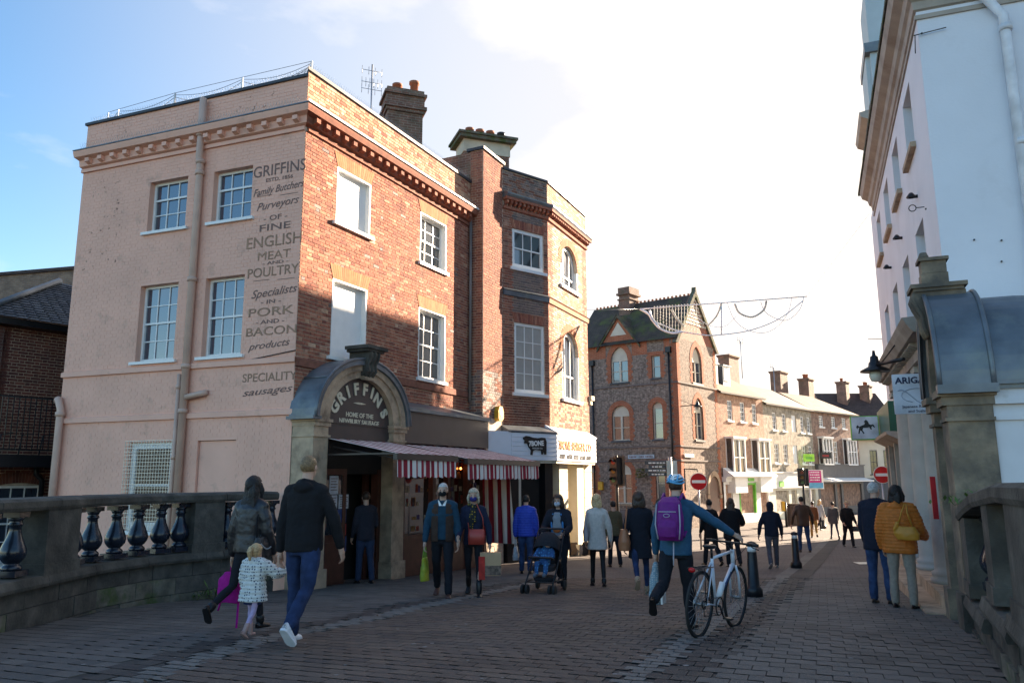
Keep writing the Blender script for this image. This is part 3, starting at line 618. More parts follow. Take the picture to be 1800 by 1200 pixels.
for e in (1.41, 1.54, 1.67): mb.tube([(e, p[0], p[1]) for p in pr[1:8]], .03, 6)
mb.box(1.2, 1.88, -.3, .29, 2.60, 2.67); mb.box(1.26, 1.82, -.3, .24, 2.55, 2.60); obj('keystone', mb, dstone, bld)
mb = MB(fP); mb.prof([(0, 1.98), (.08, 1.98), (.09, 2.02), (.06, 2.06), (0, 2.07)], 1.38, 1.70); obj('keystone_foot', mb, stone, bld)
# doorway inside the portal
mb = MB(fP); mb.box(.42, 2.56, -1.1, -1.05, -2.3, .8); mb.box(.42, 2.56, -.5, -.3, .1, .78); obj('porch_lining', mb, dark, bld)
mb = MB(fP)
mb.box(.44, 1.38, -.34, -.28, -2.1, -1.05); mb.box(.44, .52, -.34, -.28, -1.05, .2); mb.box(1.28, 1.38, -.34, -.28, -1.05, .2); mb.box(.52, 1.28, -.34, -.28, .08, .2); mb.box(2.42, 2.54, -.45, -.28, -2.1, .2); mb.box(2.3, 2.42, -.6, -.5, -2.1, .2); mb.box(.55, 1.25, -.275, -.265, -1.95, -1.2)
d_ = obj('door', mb, dwood, bld); mb = MB(fP); mb.box(.52, 1.28, -.32, -.31, -1.05, .08); obj('pane', mb, gl, d_)
paper = mat('poster_paper', (.55, .57, .62), var=.15, sc_=14, rough=.6)
bluep = mat('dark_blue_poster', (.03, .06, .18), var=.5, sc_=12, rough=.5); redp = mat('red_print', (.35, .04, .04), var=.3, rough=.6)
for x0, y0, x1, y1, m_1 in ((580, 836, 594, 868, paper), (580, 870, 592, 900, paper), (596, 869, 612, 893, paper), (593, 895, 608, 918, bluep), (594, 921, 608, 940, redp), (594, 943, 608, 968, bluep)):
    a, z1 = onw(fP, x0, y0, -.3); b, z0 = onw(fP, x1, y1, -.3); mb = MB(fP); mb.box(a, b, -.305, -.298, z0, z1); p = obj('poster', mb, m_1, d_)
    if m_1 is paper:
        mb = MB(fP)
        for i in range(5): mb.box(a + .03, b - .03 - .03 * (i % 2), -.297, -.296, z1 - .06 - i * (z1 - z0) / 6.5, z1 - .045 - i * (z1 - z0) / 6.5)
        obj('poster_print', mb, ink, d_)
# shopfront right of the portal
mb = MB(fP)
mb.box(3.0, 6.95, -.3, -.02, .78, 1.50); obj('shop_fascia', mb, brownp, bld)
mb = MB(fP); mb.prof([(-.55, 1.78), (.05, 1.56), (.05, 1.48), (-.55, 1.48)], 3.0, 7.0); obj('fascia_lead', mb, lead, bld)
mb = MB(fP); mb.box(3.0, 6.9, -.4, -.1, -2.3, -1.25); mb.box(3.0, 3.12, -.3, -.05, -1.25, .78); mb.box(4.28, 4.40, -.3, -.06, -1.25, .78); mb.box(4.95, 5.08, -.3, -.06, -2.3, .78); mb.box(5.9, 6.02, -.3, -.06, -2.3, .78); mb.box(6.78, 6.9, -.3, -.05, -2.3, .78); mb.box(3.0, 6.9, -.3, -.04, -1.32, -1.22)
sf = obj('shopfront', mb, dwood, bld)
for a, b in ((3.12, 4.28), (4.40, 4.95), (5.08, 5.9), (6.02, 6.78)): mb = MB(fP); mb.box(a, b, -.2, -.19, -1.22, .76); obj('pane', mb, glass('shop_glass', (.012, .010, .010), .03), sf)
random.seed(3)
mb = MB(fP)
for i in range(130):
    t = random.uniform(3.2, 6.7); z = random.choice((-1.15, -.9, -.6, -.3, .0, .3, .5)); h = random.uniform(.06, .2); mb.box(t, t + random.uniform(.06, .16), -.188, -.18, z, z + h, random.randrange(4))
obj('window_display', mb, [mat('display_red', (.20, .035, .02), var=.5, sc_=15), mat('display_ochre', (.22, .11, .035), var=.5, sc_=15), mat('display_violet', (.07, .05, .12), var=.5, sc_=15), mat('display_cream', (.30, .26, .18), var=.5, sc_=15)], sf, kind='stuff')
# awnings
awn = mat('red_white_awning', (.72, .68, .64), rough=.85, var=.06, stripes=((.30, .02, .035), 5.3))
def awning(t0, t1, zt, zo, D, n):
    mb = MB(fP); N_ = int((t1 - t0) / .15)
    for i in range(N_):
        a, b = t0 + (t1 - t0) * i / N_, t0 + (t1 - t0) * (i + 1) / N_; mb.face([(a, 0, zt), (b, 0, zt), (b, D, zo), (a, D, zo)][::-1], i % 2)
    aw = obj('awning', mb, [mat('awning_cream_stripe', (.74, .70, .66), rough=.85), mat('awning_red_stripe', (.26, .012, .03), rough=.85)], bld)
    m2 = MB(fP); m2.box(t0 - .02, t1 + .02, D - .03, D + .06, zo - .12, zo - .004); m2.box(t0 - .02, t0 + .03, .02, D - .03, zo - .02, zo + .01); m2.tube([(t0 + .1, 0, zt - .15), (t0 + .1, D, zo - .1)], .018, 6); m2.tube([(t1 - .1, 0, zt - .15), (t1 - .1, D, zo - .1)], .018, 6); obj('awning_bar', m2, mat('dark_brown_metal', (.04, .03, .028), rough=.4), aw)
    m3 = MB(fP); k = int((t1 - t0) / .06); pv_ = []
    for i in range(k):
        a, b = t0 + .04 + (t1 - t0 - .08) * i / k, t0 + .04 + (t1 - t0 - .08) * (i + 1) / k; c = lambda q: zo - .40 - .045 * abs(math.sin(math.pi * (q - t0) / .24)); w = lambda q: D + .03 + .02 * math.sin(q * 26)
        m3.face([(a, w(a), zo - .12), (a, w(a) + .01, c(a)), (b, w(b) + .01, c(b)), (b, w(b), zo - .12)][::-1])
    m3.uv = [((v - fP.P).dot(fP.u), 0) for v in m3.v]; obj('valance', m3, awn, aw)
    return aw
awning(.42, 2.54, .76, .46, 1.53, 8); awning(3.0, 6.66, .74, .42, 1.53, 12)
curt = mat('broad_striped_curtain', (.70, .64, .58), rough=.9, var=.08, stripes=((.27, .015, .025), 4.0))
mb = MB(fP); n = 24
for i in range(n):
    a, b = i / n, (i + 1) / n; f = lambda q, z: (6.66 + .03 * math.sin(q * 25) + (.1 if z < 0 else 0), -.05 + .78 * q + (.12 * q if z < 0 else 0), z)
    mb.face([f(a, -1.62), f(b, -1.62), f(b, .34), f(a, .34)])
mb.uv = [((v - fP.P).dot(fP.n), 0) for v in mb.v]; obj('striped_curtain', mb, curt, bld)
mb = MB(fP); mb.lathe([(.0, .05), (.04, .03), (.05, 0), (.04, -.03), (0, -.05)], (3.95, .3, .1)); obj('red_lantern', mb, mat('red_glow', (.5, .02, .01), emit=((1, .05, .02), .5)), bld)
mb = MB(fP)
for t, z in ((3.35, .45), (3.7, .5), (4.05, .42), (4.7, .5), (5.3, .46), (5.7, .5), (6.3, .45)): mb.lathe([(0, .03), (.02, .02), (.028, 0), (.02, -.02), (0, -.03)], (t, -.14, z - .25), 8)
obj('display_lights', mb, mat('warm_lit_bulb', (.8, .3, .1), emit=((1, .30, .08), 2.2)), sf, kind='stuff')
# roof furniture
def chimney(par, c, sx, sy, z0, z1, rot, m, pots, caps=((0.04, .12), (.09, .1)), potm=None, name='chimney', nopots=0):
    f = Fr((c[0], c[1]), 90 - rot, 1); mb = MB(f)
    mb.box(-sx / 2, sx / 2, -sy / 2, sy / 2, z0, z1)
    z = z1
    for e, h in caps: mb.box(-sx / 2 - e, sx / 2 + e, -sy / 2 - e, sy / 2 + e, z, z + h); z += h
    ch_ = obj(name, mb, m, par)
    for x, y, h, mm in pots:
        q = MB(f); q.lathe([(.11, 0), (.12, h * .8), (.15, h * .82), (.15, h), (.10, h), (.09, h * .5)], (x, y, z)); obj('chimney_pot', q, mm, ch_)
    return ch_
terra = mat('terracotta_pot', (.33, .11, .06), var=.3, rough=.8); chb = mat('chimney_brick', (.15, .07, .05), var=.3, sc_=3, brick=(.225, .075, .01, (.22, .10, .07)), mortar=(.25, .2, .16), dirt=(.09, .09, .05), dsc=2, dth=(.5, .8), bump=.4)
p = atY(707, 235, 20.5); chimney(bld, (p.x, p.y), 1.0, .75, 7.4, 10.15, 20, chb, [(-.15, -.1, .35, terra), (.3, .1, .4, terra)], ((.05, .1), (.1, .1), (.04, .3), (.1, .08), (.03, .12)))
# aerial
p = atY(652, 200, 19.5); mb = MB(); z = p.z - 1.2
mb.tube([(p.x, p.y, z), (p.x, p.y, z + 2.65)], .022, 6)
for dz, n_, ln in ((2.45, 4, .26), (2.1, 6, .30), (1.9, 4, .30)):
    mb.tube([(p.x - .26, p.y - .12, z + dz), (p.x + .26, p.y + .12, z + dz + .02)], .009, 5)
    for i in range(n_):
        q = -.25 + .5 * i / (n_ - 1); mb.tube([(p.x + q, p.y + q * .45, z + dz - ln / 2.2), (p.x + q, p.y + q * .45, z + dz + ln / 2.2)], .007, 4)
obj('aerial', mb, steel, bld)
# netting posts on the roof edge
mb = MB()
tops = []
for x, y, h_, fr in ((208, 197, .42, 0), (190, 203, .4, 0), (306, 190, .5, 1), (425, 160, .5, 1), (547, 130, .5, 1)):
    t, z = onw(fL, x, y, -.3); a = fL(t, -.3, 8.1); b = fL(t, -.3, 8.1 + h_) ; mb.tube([a, b], .022 if fr else .014, 6); tops.append(b)
obj('netting_post', mb, mat('white_plastic', (.75, .75, .75)), bld)
mb = MB(); tops.sort(key=lambda v: v.x)
for a, b in zip(tops, tops[1:]):
    for sag in (.0, .12, .25):
        P = [a.lerp(b, i / 8) - Vector((0, 0, sag * math.sin(math.pi * i / 8) + sag * .4)) for i in range(9)]; mb.tube(P, .006, 3, caps=False)
for i in range(5): mb.tube([tops[-1] - Vector((0, 0, .1 * i)), fL(.1 + i * .3, .0, 8.15)], .005, 3, caps=False)
obj('netting_wires', mb, blackm, bld)
# ================= burger restaurant with brick pier and canted bay =================
bb = thing('bay_fronted_building', (B1[0], B1[1], -2.2), 'tall brick building with canted bay over a white shop sign and projecting brick pier', 'building')
fRet = Fr(fA.at(6.8), 116, 1)
def mp_(t, z): return 0 if z > 2.9 or random.random() < .35 else 2
dul = mat('dull_red_brick', (0, 0, 0), cols=[(.25, .085, .055), (.33, .12, .075), (.19, .065, .05), (.38, .16, .10)], island=True, var=.22, sc_=9, rough=.9, bump=.35, bsc=70)
for fr, T in ((fPil, 1.22), (fRet, .4)):
    mb = MB(fr); mb.face([(0, 0, -2.6), (T, 0, -2.6), (T, 0, 9.15), (0, 0, 9.15)]); obj('pier_wall', mb, mortar, bb)
    bricks(bb, fr, 0.004, T - .004, 1.6, 9.13, [], mp_, [dul, tanb, greyb], 0, 'pier_brick')
h1 = [(.36, 1.57, 6.08, 7.27, .1), (.42, 1.57, 2.40, 4.45, .1)]
mb = MB(fB1); holes_wall(mb, 0, 1.74, 1.3, 9.0, h1, 0, .1); obj('bay_wall', mb, mortar, bb)
def mbay(t, z):
    if z > 8.2: return 2 if random.random() < .6 else 3
    if z < 2.35: return 3 if t < 1.3 else 0
    if .36 < t < 1.52 and (4.75 < z < 6.0 or 7.55 < z < 7.9): return 2
    return 0 if random.random() < .85 else 3
a1 = [(t0 - .1, t1 + .1, z, z + .26) for t0, t1, z in ((.36, 1.57, 7.27), (.42, 1.57, 4.45))]
bm_ = [redb, tanb, greyb, brownb]
bricks(bb, fB1, .003, 1.737, 1.3, 7.88, h1, mbay, bm_, 300, near=(.8, 0, 4))
bricks(bb, fB1, .003, 1.737, 8.22, 8.98, [], mbay, bm_, 0, 'parapet_brick')
for t0, t1, z in ((.36, 1.57, 7.27), (.42, 1.57, 4.45)): mb = MB(fB1); flat_arch(mb, t0, t1, z, h=.26, sp=.09, d=.017); obj('window_arch', mb, redb, bb)
sash(bb, fB1, *h1[0][:4], 3, 1, 1, dep=.03, pm=gl, sill=.09, fw=.1); sash(bb, fB1, *h1[1][:4], 3, 2, 2, dep=.03, pm=blind, sill=.09, fw=.09)
WZ = [(1.1, 2.6, 6.02, 7.45), (1.1, 2.55, 2.42, 4.6)]
mb = MB(fB2); holes_wall(mb, 0, 3.5, 1.3, 9.0, [(*w_, .16) for w_ in WZ], 0, .16)
for t0, t1, z0, z1 in WZ: spandrel(mb, t0, t1, z1 - .72, 0)
obj('bay_wall', mb, [mortar], bb)
def skp(t, z):
    for t0, t1, z0, z1 in WZ:
        c = (t0 + t1) / 2; r = (t1 - t0) / 2; zs = z1 - .72
        if z > zs and math.hypot((t - c) / (r + .26), (z - zs) / (.72 + .26)) < 1: return True
    return False
def mb2(t, z):
    if z > 8.2: return 1 if random.random() < .7 else 2
    if t < .3 or t > 3.15: return 0 if random.random() < .8 else 1
    if z < 2.35: return 1 if random.random() < .5 else 3
    return 1 if random.random() < .62 else 2
bricks(bb, fB2, .003, 3.49, 1.3, 7.88, WZ, mb2, bm_, 0, 'bay_brick', skip=skp)
bricks(bb, fB2, .003, 3.49, 8.22, 8.98, [], mb2, bm_, 0, 'parapet_brick')
for t0, t1, z0, z1 in WZ:
    mb = MB(fB2); c = (t0 + t1) / 2; r = (t1 - t0) / 2; zs = z1 - .72
    for i in range(26):
        p, q = math.pi * i / 26, math.pi * (i + 1) / 26; g_ = .01
        F_ = lambda a_, e: (c + (r + e) * math.cos(a_), zs + (.72 + e) * math.sin(a_)); mb_ext_island(mb, [F_(p + g_, 0), F_(p + g_, .26), F_(q - g_, .26), F_(q - g_, 0)], -.02, .012)
    obj('window_arch', mb, gauge, bb)
    mb = MB(fB2); D = -.1
    for t in (t0 + .04, t1 - .13): mb.box(t, t + .09, D - .05, D, z0, zs + .2)
    mb.box(t0 + .1, t1 - .1, D - .05, D, z0, z0 + .09); mb.box(t0 + .1, t1 - .1, D - .045, D - .004, (z0 + zs) / 2, (z0 + zs) / 2 + .05)
    for k in (1, 2): x = t0 + (t1 - t0) * k / 3; mb.box(x - .015, x + .015, D - .03, D - .008, z0, zs + .6)
    for k in range(16):
        p, q = math.pi * k / 16, math.pi * (k + 1) / 16; F_ = lambda a_, e: (c + (r - e) * math.cos(a_), zs + (.72 - e) * math.sin(a_)); mb_ext_island(mb, [F_(p, .13), F_(p, .03), F_(q, .03), F_(q, .13)], D - .05, D)
    w_ = obj('window', mb, white, bb); mb = MB(fB2); mb.box(t0, t1, D - .06, D - .05, z0, z1); obj('pane', mb, glb, w_)
    mb = MB(fB2); mb.box(t0 - .12, t1 + .12, -.1, .09, z0 - .09, z0); obj('sill', mb, white, w_)
    mb = MB(fB2); mb.box(t0 + .001, t0 + .03, -.15, .004, z0, zs); mb.box(t1 - .03, t1 - .001, -.15, .004, z0, zs); obj('window_lining', mb, white, w_)
for fr, T, m0, m1 in ((fB1, 1.74, 0, .22), (fB2, 3.5, -.22, .5)):
    mb = MB(fr); mb.prof([(0, 8.12), (.2, 8.14), (.24, 8.2), (.24, 8.24), (0, 8.34)], 0, T, m0=m0, m1=m1); obj('lead_flashing', mb, lead, bb)
    mb = MB(fr); mb.prof([(0, 7.78), (.06, 7.8), (.07, 7.88), (0, 7.9)], 0, T, m0=m0, m1=m1); mb.prof([(0, 8.05), (.2, 8.05), (.2, 8.13), (0, 8.13)], 0, T, m0=m0, m1=m1); obj('cornice', mb, redb, bb)
    n_ = int(T / .15); rep('dentil', fr, [(.08 + i * T / n_, 7.88) for i in range(n_)], (.075, 0, .16, .18), redb, bb)
    mb = MB(fr); mb.prof([(0, 5.2), (.05, 5.2), (.06, 5.34), (.09, 5.36), (0, 5.42)], 0, T, m0=m0, m1=m1); obj('string_band', mb, lead if fr is fB1 else tanb, bb)
    mb = MB(fr); mb.prof([(-.3, 9.0), (.06, 9.0), (.06, 9.06), (-.3, 9.1)], 0, T, m0=m0, m1=m1); obj('coping', mb, cop, bb)
mb = MB(fPil); mb.box(-.06, 1.27, -.5, .06, 9.14, 9.22); obj('coping', mb, cop, bb)
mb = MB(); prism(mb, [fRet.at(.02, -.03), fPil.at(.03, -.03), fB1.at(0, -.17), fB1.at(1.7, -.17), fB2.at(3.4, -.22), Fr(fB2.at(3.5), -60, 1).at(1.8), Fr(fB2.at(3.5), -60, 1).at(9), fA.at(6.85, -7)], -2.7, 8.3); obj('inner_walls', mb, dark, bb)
mb = MB(fPil); mb.box(0, 1.2, -7, -.02, 8.1, 9.12); obj('party_wall', mb, chb, bb)
fB3 = Fr(fB2.at(3.5), -10, 1); mb = MB(fB3); mb.face([(0, 0, -2.7), (6, 0, -2.7), (6, 0, 9), (0, 0, 9)]); obj('side_wall', mb, chb, bb)
# chimney
p = atY(852, 290, 25); creamr = mat('cream_render_chimney', (.50, .46, .36), var=.15, dirt=(.25, .24, .18), dth=(.5, .8))
f = Fr((p.x, p.y), 70, 1); mb = MB(f); mb.box(-.85, .75, -.5, .4, 8.6, 11.15); chm = obj('chimney', mb, chb, bb)
mb = MB(f); mb.box(-.88, .78, -.53, .43, 10.85, 11.3); obj('chimney_render', mb, creamr, chm); mb = MB(f); mb.box(-1.05, .95, -.7, .6, 11.3, 11.42); mb.box(-1.1, 1.0, -.75, .65, 11.42, 11.5); obj('chimney_cap', mb, mossst, chm)
for i, x in enumerate((-.55, -.18, .2, .6)): q = MB(f); q.lathe([(.11, 0), (.12, .28), (.15, .3), (.15, .38), (.1, .38), (.09, .2)], (x, 0, 11.5)); obj('chimney_pot', q, terra if i < 3 else blackm, chm)
# sign fascia
fS1 = Fr((-.03, 21.2), 50, 1); fS2 = Fr(fS1.at(1.70), 25, 1); bw = mat('white_boarding', (.66, .70, .76), var=.04, rough=.5)
mb = MB(fS1); mb.box(-.83, -.002, -.3, 0, .42, 1.27); obj('sign_board', mb, bw, bb)
for i in range(6): mb = MB(fS1); z = .50 + i * .125; mb.prof([(-.2, z), (.015, z), (.004, z + .122), (-.2, z + .122)], 0, 1.70); obj('weatherboard', mb, bw, bb)
for i in range(6): mb = MB(fS2); z = .50 + i * .125; mb.prof([(-.2, z), (.015, z), (.004, z + .122), (-.2, z + .122)], .004, 3.45); obj('weatherboard', mb, bw, bb)
mb = MB(fS1); mb.box(-.8, 1.66, -.9, -.02, .42, .50); obj('soffit', mb, creamr, bb); mb = MB(fS2); mb.box(0, 3.4, -.6, -.02, .42, .50); obj('soffit', mb, creamr, bb)
mb = MB(fS1); mb.prof([(-.45, 1.52), (.03, 1.30), (.03, 1.26), (-.45, 1.26)], -.1, 1.70); mb2_ = MB(fS2); mb2_.prof([(-.4, 1.56), (.03, 1.30), (.03, 1.26), (-.4, 1.26)], 0, 3.5); obj('lead_skirt', mb, lead, bb); obj('lead_skirt', mb2_, bw, bb)
O_ = [(790, 590), (820, 572), (860, 578), (900, 592), (960, 600), (1000, 592), (1045, 597), (1060, 640), (1058, 790), (1040, 790), (1030, 740), (1020, 790), (1003, 785), (1000, 745), (965, 740), (930, 735), (905, 745), (895, 795), (875, 790), (880, 740), (850, 700), (840, 660), (800, 655), (810, 625), (790, 610)]
mb = MB(fS1); mb.ext([onw(fS1, 800 + x / 6.665, 680 + y / 6.665) for x, y in O_][::-1], .016, .045); obj('bull_emblem', mb, blackm, bb)
t, z = onw(fS1, 941, 783); text(bb, fS1, '7BONE', t, z, .19, white, d=.05, off=.008, ext=.003, width=.56, rot=.05); t, z = onw(fS1, 943, 787); text(bb, fS1, 'BURGER CO.', t, z - .03, .06, white, d=.05, ext=.002, width=.38)
orl = mat('orange_sign_letter', (.62, .22, .08), var=.1)
ta, z = onw(fS2, 980, 790); tb, z2 = onw(fS2, 1039, 793); text(bb, fS2, '7BONE BURGER CO', (ta + tb) / 2, z + .02, .36, orl, d=.02, off=.006, ext=.01, width=(tb - ta) * .96)
mb = MB(fS2); random.seed(5)
for i in range(30):
    x = ta + .15 + i * .095
    if i % 6 != 5: mb.box(x, x + random.uniform(.03, .065), .016, .024, .56, .56 + random.choice((.12, .14, .14)))
obj('small_print', mb, blackm, bb)
mb = MB(fPil); t, z = onw(fPil, 873, 727); mb.ext([(t - .16, z + .06), (t - .08, z + .2), (t + .08, z + .2), (t + .16, z + .06), (t + .16, z - .12), (t + .06, z - .2), (t - .1, z - .2), (t - .16, z - .12)][::-1], 0, .14); ab = obj('alarm_box', mb, mat('yellow_plastic', (.62, .33, .03), rough=.4), bb)
mb = MB(fPil); mb.lathe([(0, 0), (.07, 0)], (0, 0, 0), 12); mb = MB(fPil); mb.ext([(t + .07 * math.cos(a / 12 * 6.283), z + .07 * math.sin(a / 12 * 6.283)) for a in range(12)], .14, .15); obj('alarm_face', mb, white, ab)
# ground floor of the restaurant
rust = mat('cream_rusticated_stone', (.60, .52, .38), var=.1, rough=.8, bump=.2)
mb = MB(fPil); mb.box(0, 1.3, -.4, -.2, -2.5, -1.7); mb.box(.0, .08, -.3, -.18, -1.7, .5); mb.box(1.22, 1.3, -.3, -.18, -1.7, .5); s_ = obj('shopfront', mb, blackm, bb)
mb = MB(fPil); mb.box(.08, 1.22, -.28, -.27, -1.7, .5); obj('pane', mb, mat('painted_reflection_glass', (.05, .06, .03), rough=.1, cols=[(.03, .04, .02), (.16, .17, .06), (.05, .07, .02), (.2, .16, .10)], sc_=2.5, spec=1), s_)  # mottled green reflections painted into the pane colour
mb = MB(fB1); mb.box(.05, .45, -.2, .12, -2.5, .42); obj('black_column', mb, blackm, bb)
mb = MB(fB1); mb.box(.45, 1.74, -.4, -.3, -2.5, .42); mb.box(1.45, 1.74, -.3, .1, -2.5, .42); obj('dark_front', mb, blackm, bb)
mb = MB(fB1); mb.box(.5, .72, -.3, -.1, -2.5, .4); mb.box(.72, 1.3, -.29, -.28, -2.4, .2); obj('door_frame', mb, offwh, bb)
mb = MB(fB2)
for i in range(11):
    z = -2.5 + i * .27
    for a, b in ((.55, 1.25), (2.75, 3.45)): mb.box(a, b, -.3, .06, z, z + .255)
for a, b in ((.6, 1.2), (2.8, 3.4)): mb.box(a, b, -.3, .045, -2.5, .45)
mb.box(1.9, 2.5, -.3, .12, -2.5, .45); mb.box(1.85, 2.55, -.3, .16, -2.5, -2.0); obj('stone_pilasters', mb, rust, bb)
mb = MB(fB2); mb.box(0, 3.45, -.4, -.32, -2.5, .45); q = obj('restaurant_front', mb, blackm, bb); mb = MB(fB2); mb.box(1.3, 1.85, -.3, -.29, -1.6, .3); obj('pane', mb, gl, q)
mb = MB(fB2); t, z = onw(fB2, 1042, 700); mb.box(3.5, 3.8, -.3, .1, z - .1, z + .05); mb.box(3.5, 3.7, -.25, .06, z - .25, z - .1); obj('corbel', mb, rust, bb)

# ================= gothic flint and brick building =================
gb = thing('gothic_building', (G0[0], G0[1], -2.65), 'victorian gothic building of grey rough brick with red dressings and steep gables', 'building')
gw = mat('grey_rough_brickwork', (.25, .18, .145), var=.45, sc_=7, brick=(.26, .08, .014, (.15, .11, .09)), mortar=(.28, .23, .19), bump=.7, bsc=30, rough=.9)
gr_ = mat('red_brickwork', (.40, .115, .055), var=.15, brick=(.225, .075, .008, (.33, .085, .04)), mortar=(.40, .24, .16), rough=.9)
gl2 = mat('light_dressing', (.58, .53, .43), var=.08, rough=.7)
tile = mat('mossy_tiles', (.085, .055, .042), var=.35, sc_=2, brick=(.17, .11, .008, (.06, .045, .035)), mortar=(.03, .025, .02), dirt=(.09, .105, .025), dsc=.9, dth=(.5, .66), bump=.5, bsc=20)
def gothic(fr, T, wins, name):
    hs = [(a, b, c, e, .18) for a, b, c, e, k in wins]
    mb = MB(fr); holes_wall(mb, 0, T, -2.75, 7.5, hs, 0, .18)
    for a, b, c, e, k in wins:
        if k: spandrel(mb, a, b, e - (b - a) * (.72 if k == 2 else .5), 0, ptd=(k == 2), top=e)
    w = obj(name, mb, gw, gb)
    for a, b, c, e, k in wins:   # red brick surround
        m = MB(fr); q = .22; rz = (b - a) * (.72 if k == 2 else .5); zs = e - rz if k else e
        n_ = int((zs - c) / .15)
        for i in range(n_):
            z = c + (zs - c) * i / n_; x = q + (.09 if i % 2 else 0); zz = c + (zs - c) * (i + 1) / n_ - .004
            m.box(a - x, a, -.05, .012, z, zz); m.box(b, b + x, -.05, .012, z, zz)
        if k:
            cc = (a + b) / 2; N_ = 18
            for i in range(N_):
                def F_(s, ex):
                    x = -1 + 2 * s; r = (b - a) / 2
                    if k == 2: rr = r * 1.55; zz = math.sqrt(max(0, rr * rr - (abs(x) * r + rr - r) ** 2)) / math.sqrt(rr * rr - (rr - r) ** 2)
                    else: zz = math.sqrt(max(0, 1 - x * x))
                    nx_ = x; return (cc + x * r * (1 + ex / r), zs + zz * rz * (1 + ex / rz * (1.2 if k == 2 else 1)))
                th0, th1 = (1 - math.cos(math.pi * i / N_)) / 2, (1 - math.cos(math.pi * (i + 1) / N_)) / 2
                mb_ext_island(m, [F_(th0, 0), F_(th1, 0), F_(th1, q + .06), F_(th0, q + .06)], -.05, .014)
        else: m.box(a - q, b + q, -.05, .03, e, e + .22)
        obj('brick_surround', m, gr_, gb)
        f = MB(fr); D = -.12; fw = .07; wide = b - a > .8
        for x in (a, b - fw): f.box(x, x + fw, D - .05, D, c, zs + .02)
        f.box(a + fw, b - fw, D - .05, D, c, c + fw); f.box(a + fw, b - fw, D - .05, D, zs - .04, zs + .02)
        if wide: f.box((a + b) / 2 - .06, (a + b) / 2 + .06, D - .05, D + .01, c, zs - .04)
        f.box(a + fw, b - fw, D - .045, D - .01, c + (zs - c) * .5, c + (zs - c) * .5 + .04)
        if k: f.ext([(a, zs + .02), (b, zs + .02)] + [((a + b) / 2 + (b - a) / 2 * math.cos(math.pi * s_ / 12), zs + .02 + (rz - .03) * math.sin(math.pi * s_ / 12)) for s_ in range(1, 12)], D - .04, D - .01)
        ww = obj('window', f, gl2, gb); f = MB(fr); f.box(a + fw, b - fw, D - .06, D - .052, c, e if not k else zs + .1); obj('pane', f, glb, ww)
        f = MB(fr); f.box(a - .06, b + .06, -.1, .06, c - .1, c); obj('sill', f, slate if c > 0 else stone, ww)
    return w
gothic(fGL, 6.6, [(2.98, 4.08, 5.3, 7.35, 2), (.98, 1.5, 5.38, 6.62, 0), (2.98, 4.1, 2.05, 4.0, 1), (.95, 1.55, 2.05, 4.05, 1), (2.96, 4.02, -1.4, .75, 1), (.95, 1.5, -1.4, .75, 0), (5.25, 5.75, -1.4, .6, 1)], 'shaded_wall')
gothic(fGR, 4.95, [(1.85, 3.05, 5.2, 7.3, 2), (1.85, 2.95, 2.05, 4.4, 2)], 'sunlit_wall')
mb = MB(fGR); mb.ext([(0, 7.5), (4.95, 7.5), (2.47, 10.45)][::-1], -.2, 0); obj('gable', mb, gum, gb)
mb = MB(fGR); 
for i in range(10):
    z = 8.5 + i * .2; hw = 2.3 * (10.3 - z) / 2.95
    for k in range(int(hw * 2 / .2)): x = 2.47 - hw + k * .2 + .02; mb.box(x, x + .12, 0, .03, z, z + .14)
obj('gable_tracery', mb, gl2, gb, kind='stuff')
for fr, T in ((fGL, 6.6), (fGR, 4.95)):
    for z in (5.03, 4.9 if 0 else 1.62, .86): mb = MB(fr); mb.box(-.05, T, -.05, .06, z, z + .08); obj('stone_band', mb, mat('grey_band', (.16, .13, .12), var=.2), gb)
    mb = MB(fr)
    for i in range(67): z = -2.7 + i * .15; x = .38 if i % 2 else .27; mb.box(0, x, -.03, .012, z, z + .146); mb.box(T - x, T, -.03, .012, z, z + .146)
    mb.box(.4, T - .4, -.03, .012, 6.75, 7.45) if fr is fGL and 0 else None
    obj('quoins', mb, gr_, gb)
for a, b in ((0.38, .72), (1.75, 2.7), (4.4, 6.6)): mb = MB(fGL); mb.box(a, b, -.03, .013, 6.75, 7.48); obj('brick_frieze', mb, gr_, gb)
mb = MB(fGL); mb.box(0, 6.6, -.1, .1, -2.75, -1.75); obj('plinth', mb, mat('grey_band', (.16, .13, .12)), gb)
# roofs
mb = MB(fGL)
mb.face([(-.15, .25, 7.45), (6.6, .25, 7.45), (6.6, -2.5, 10.35), (-.2, -2.5, 10.35)], 0); mb.face([(6.6, -5, 7.45), (-.15, -5, 7.45), (-.2, -2.5, 10.35), (6.6, -2.5, 10.35)], 0)
obj('roof', mb, tile, gb)
mb = MB(fGL)
for i in range(26): mb.box(-.05 + i * .255, .08 + i * .255, -2.52, -2.48, 10.33, 10.45)
obj('ridge_cresting', mb, gr_, gb, kind='stuff')
mb = MB(fGL)   # gabled dormer over the paired window
mb.ext([(2.3, 7.5), (4.75, 7.5), (3.52, 9.1)][::-1], -.2, .03); obj('dormer_gable', mb, gr_, gb)
mb = MB(fGL); mb.ext([(3.0, 8.0), (4.05, 8.0), (3.52, 8.75)][::-1], .03, .05); obj('dormer_panel', mb, gl2, gb)
mb = MB(fGL); mb.face([(2.15, .2, 7.35), (3.52, .2, 9.2), (3.52, -2.2, 9.2), (2.15, -.1, 7.35)]); mb.face([(3.52, .2, 9.2), (4.9, .2, 7.35), (4.9, -.1, 7.35), (3.52, -2.2, 9.2)]); obj('dormer_roof', mb, tile, gb)
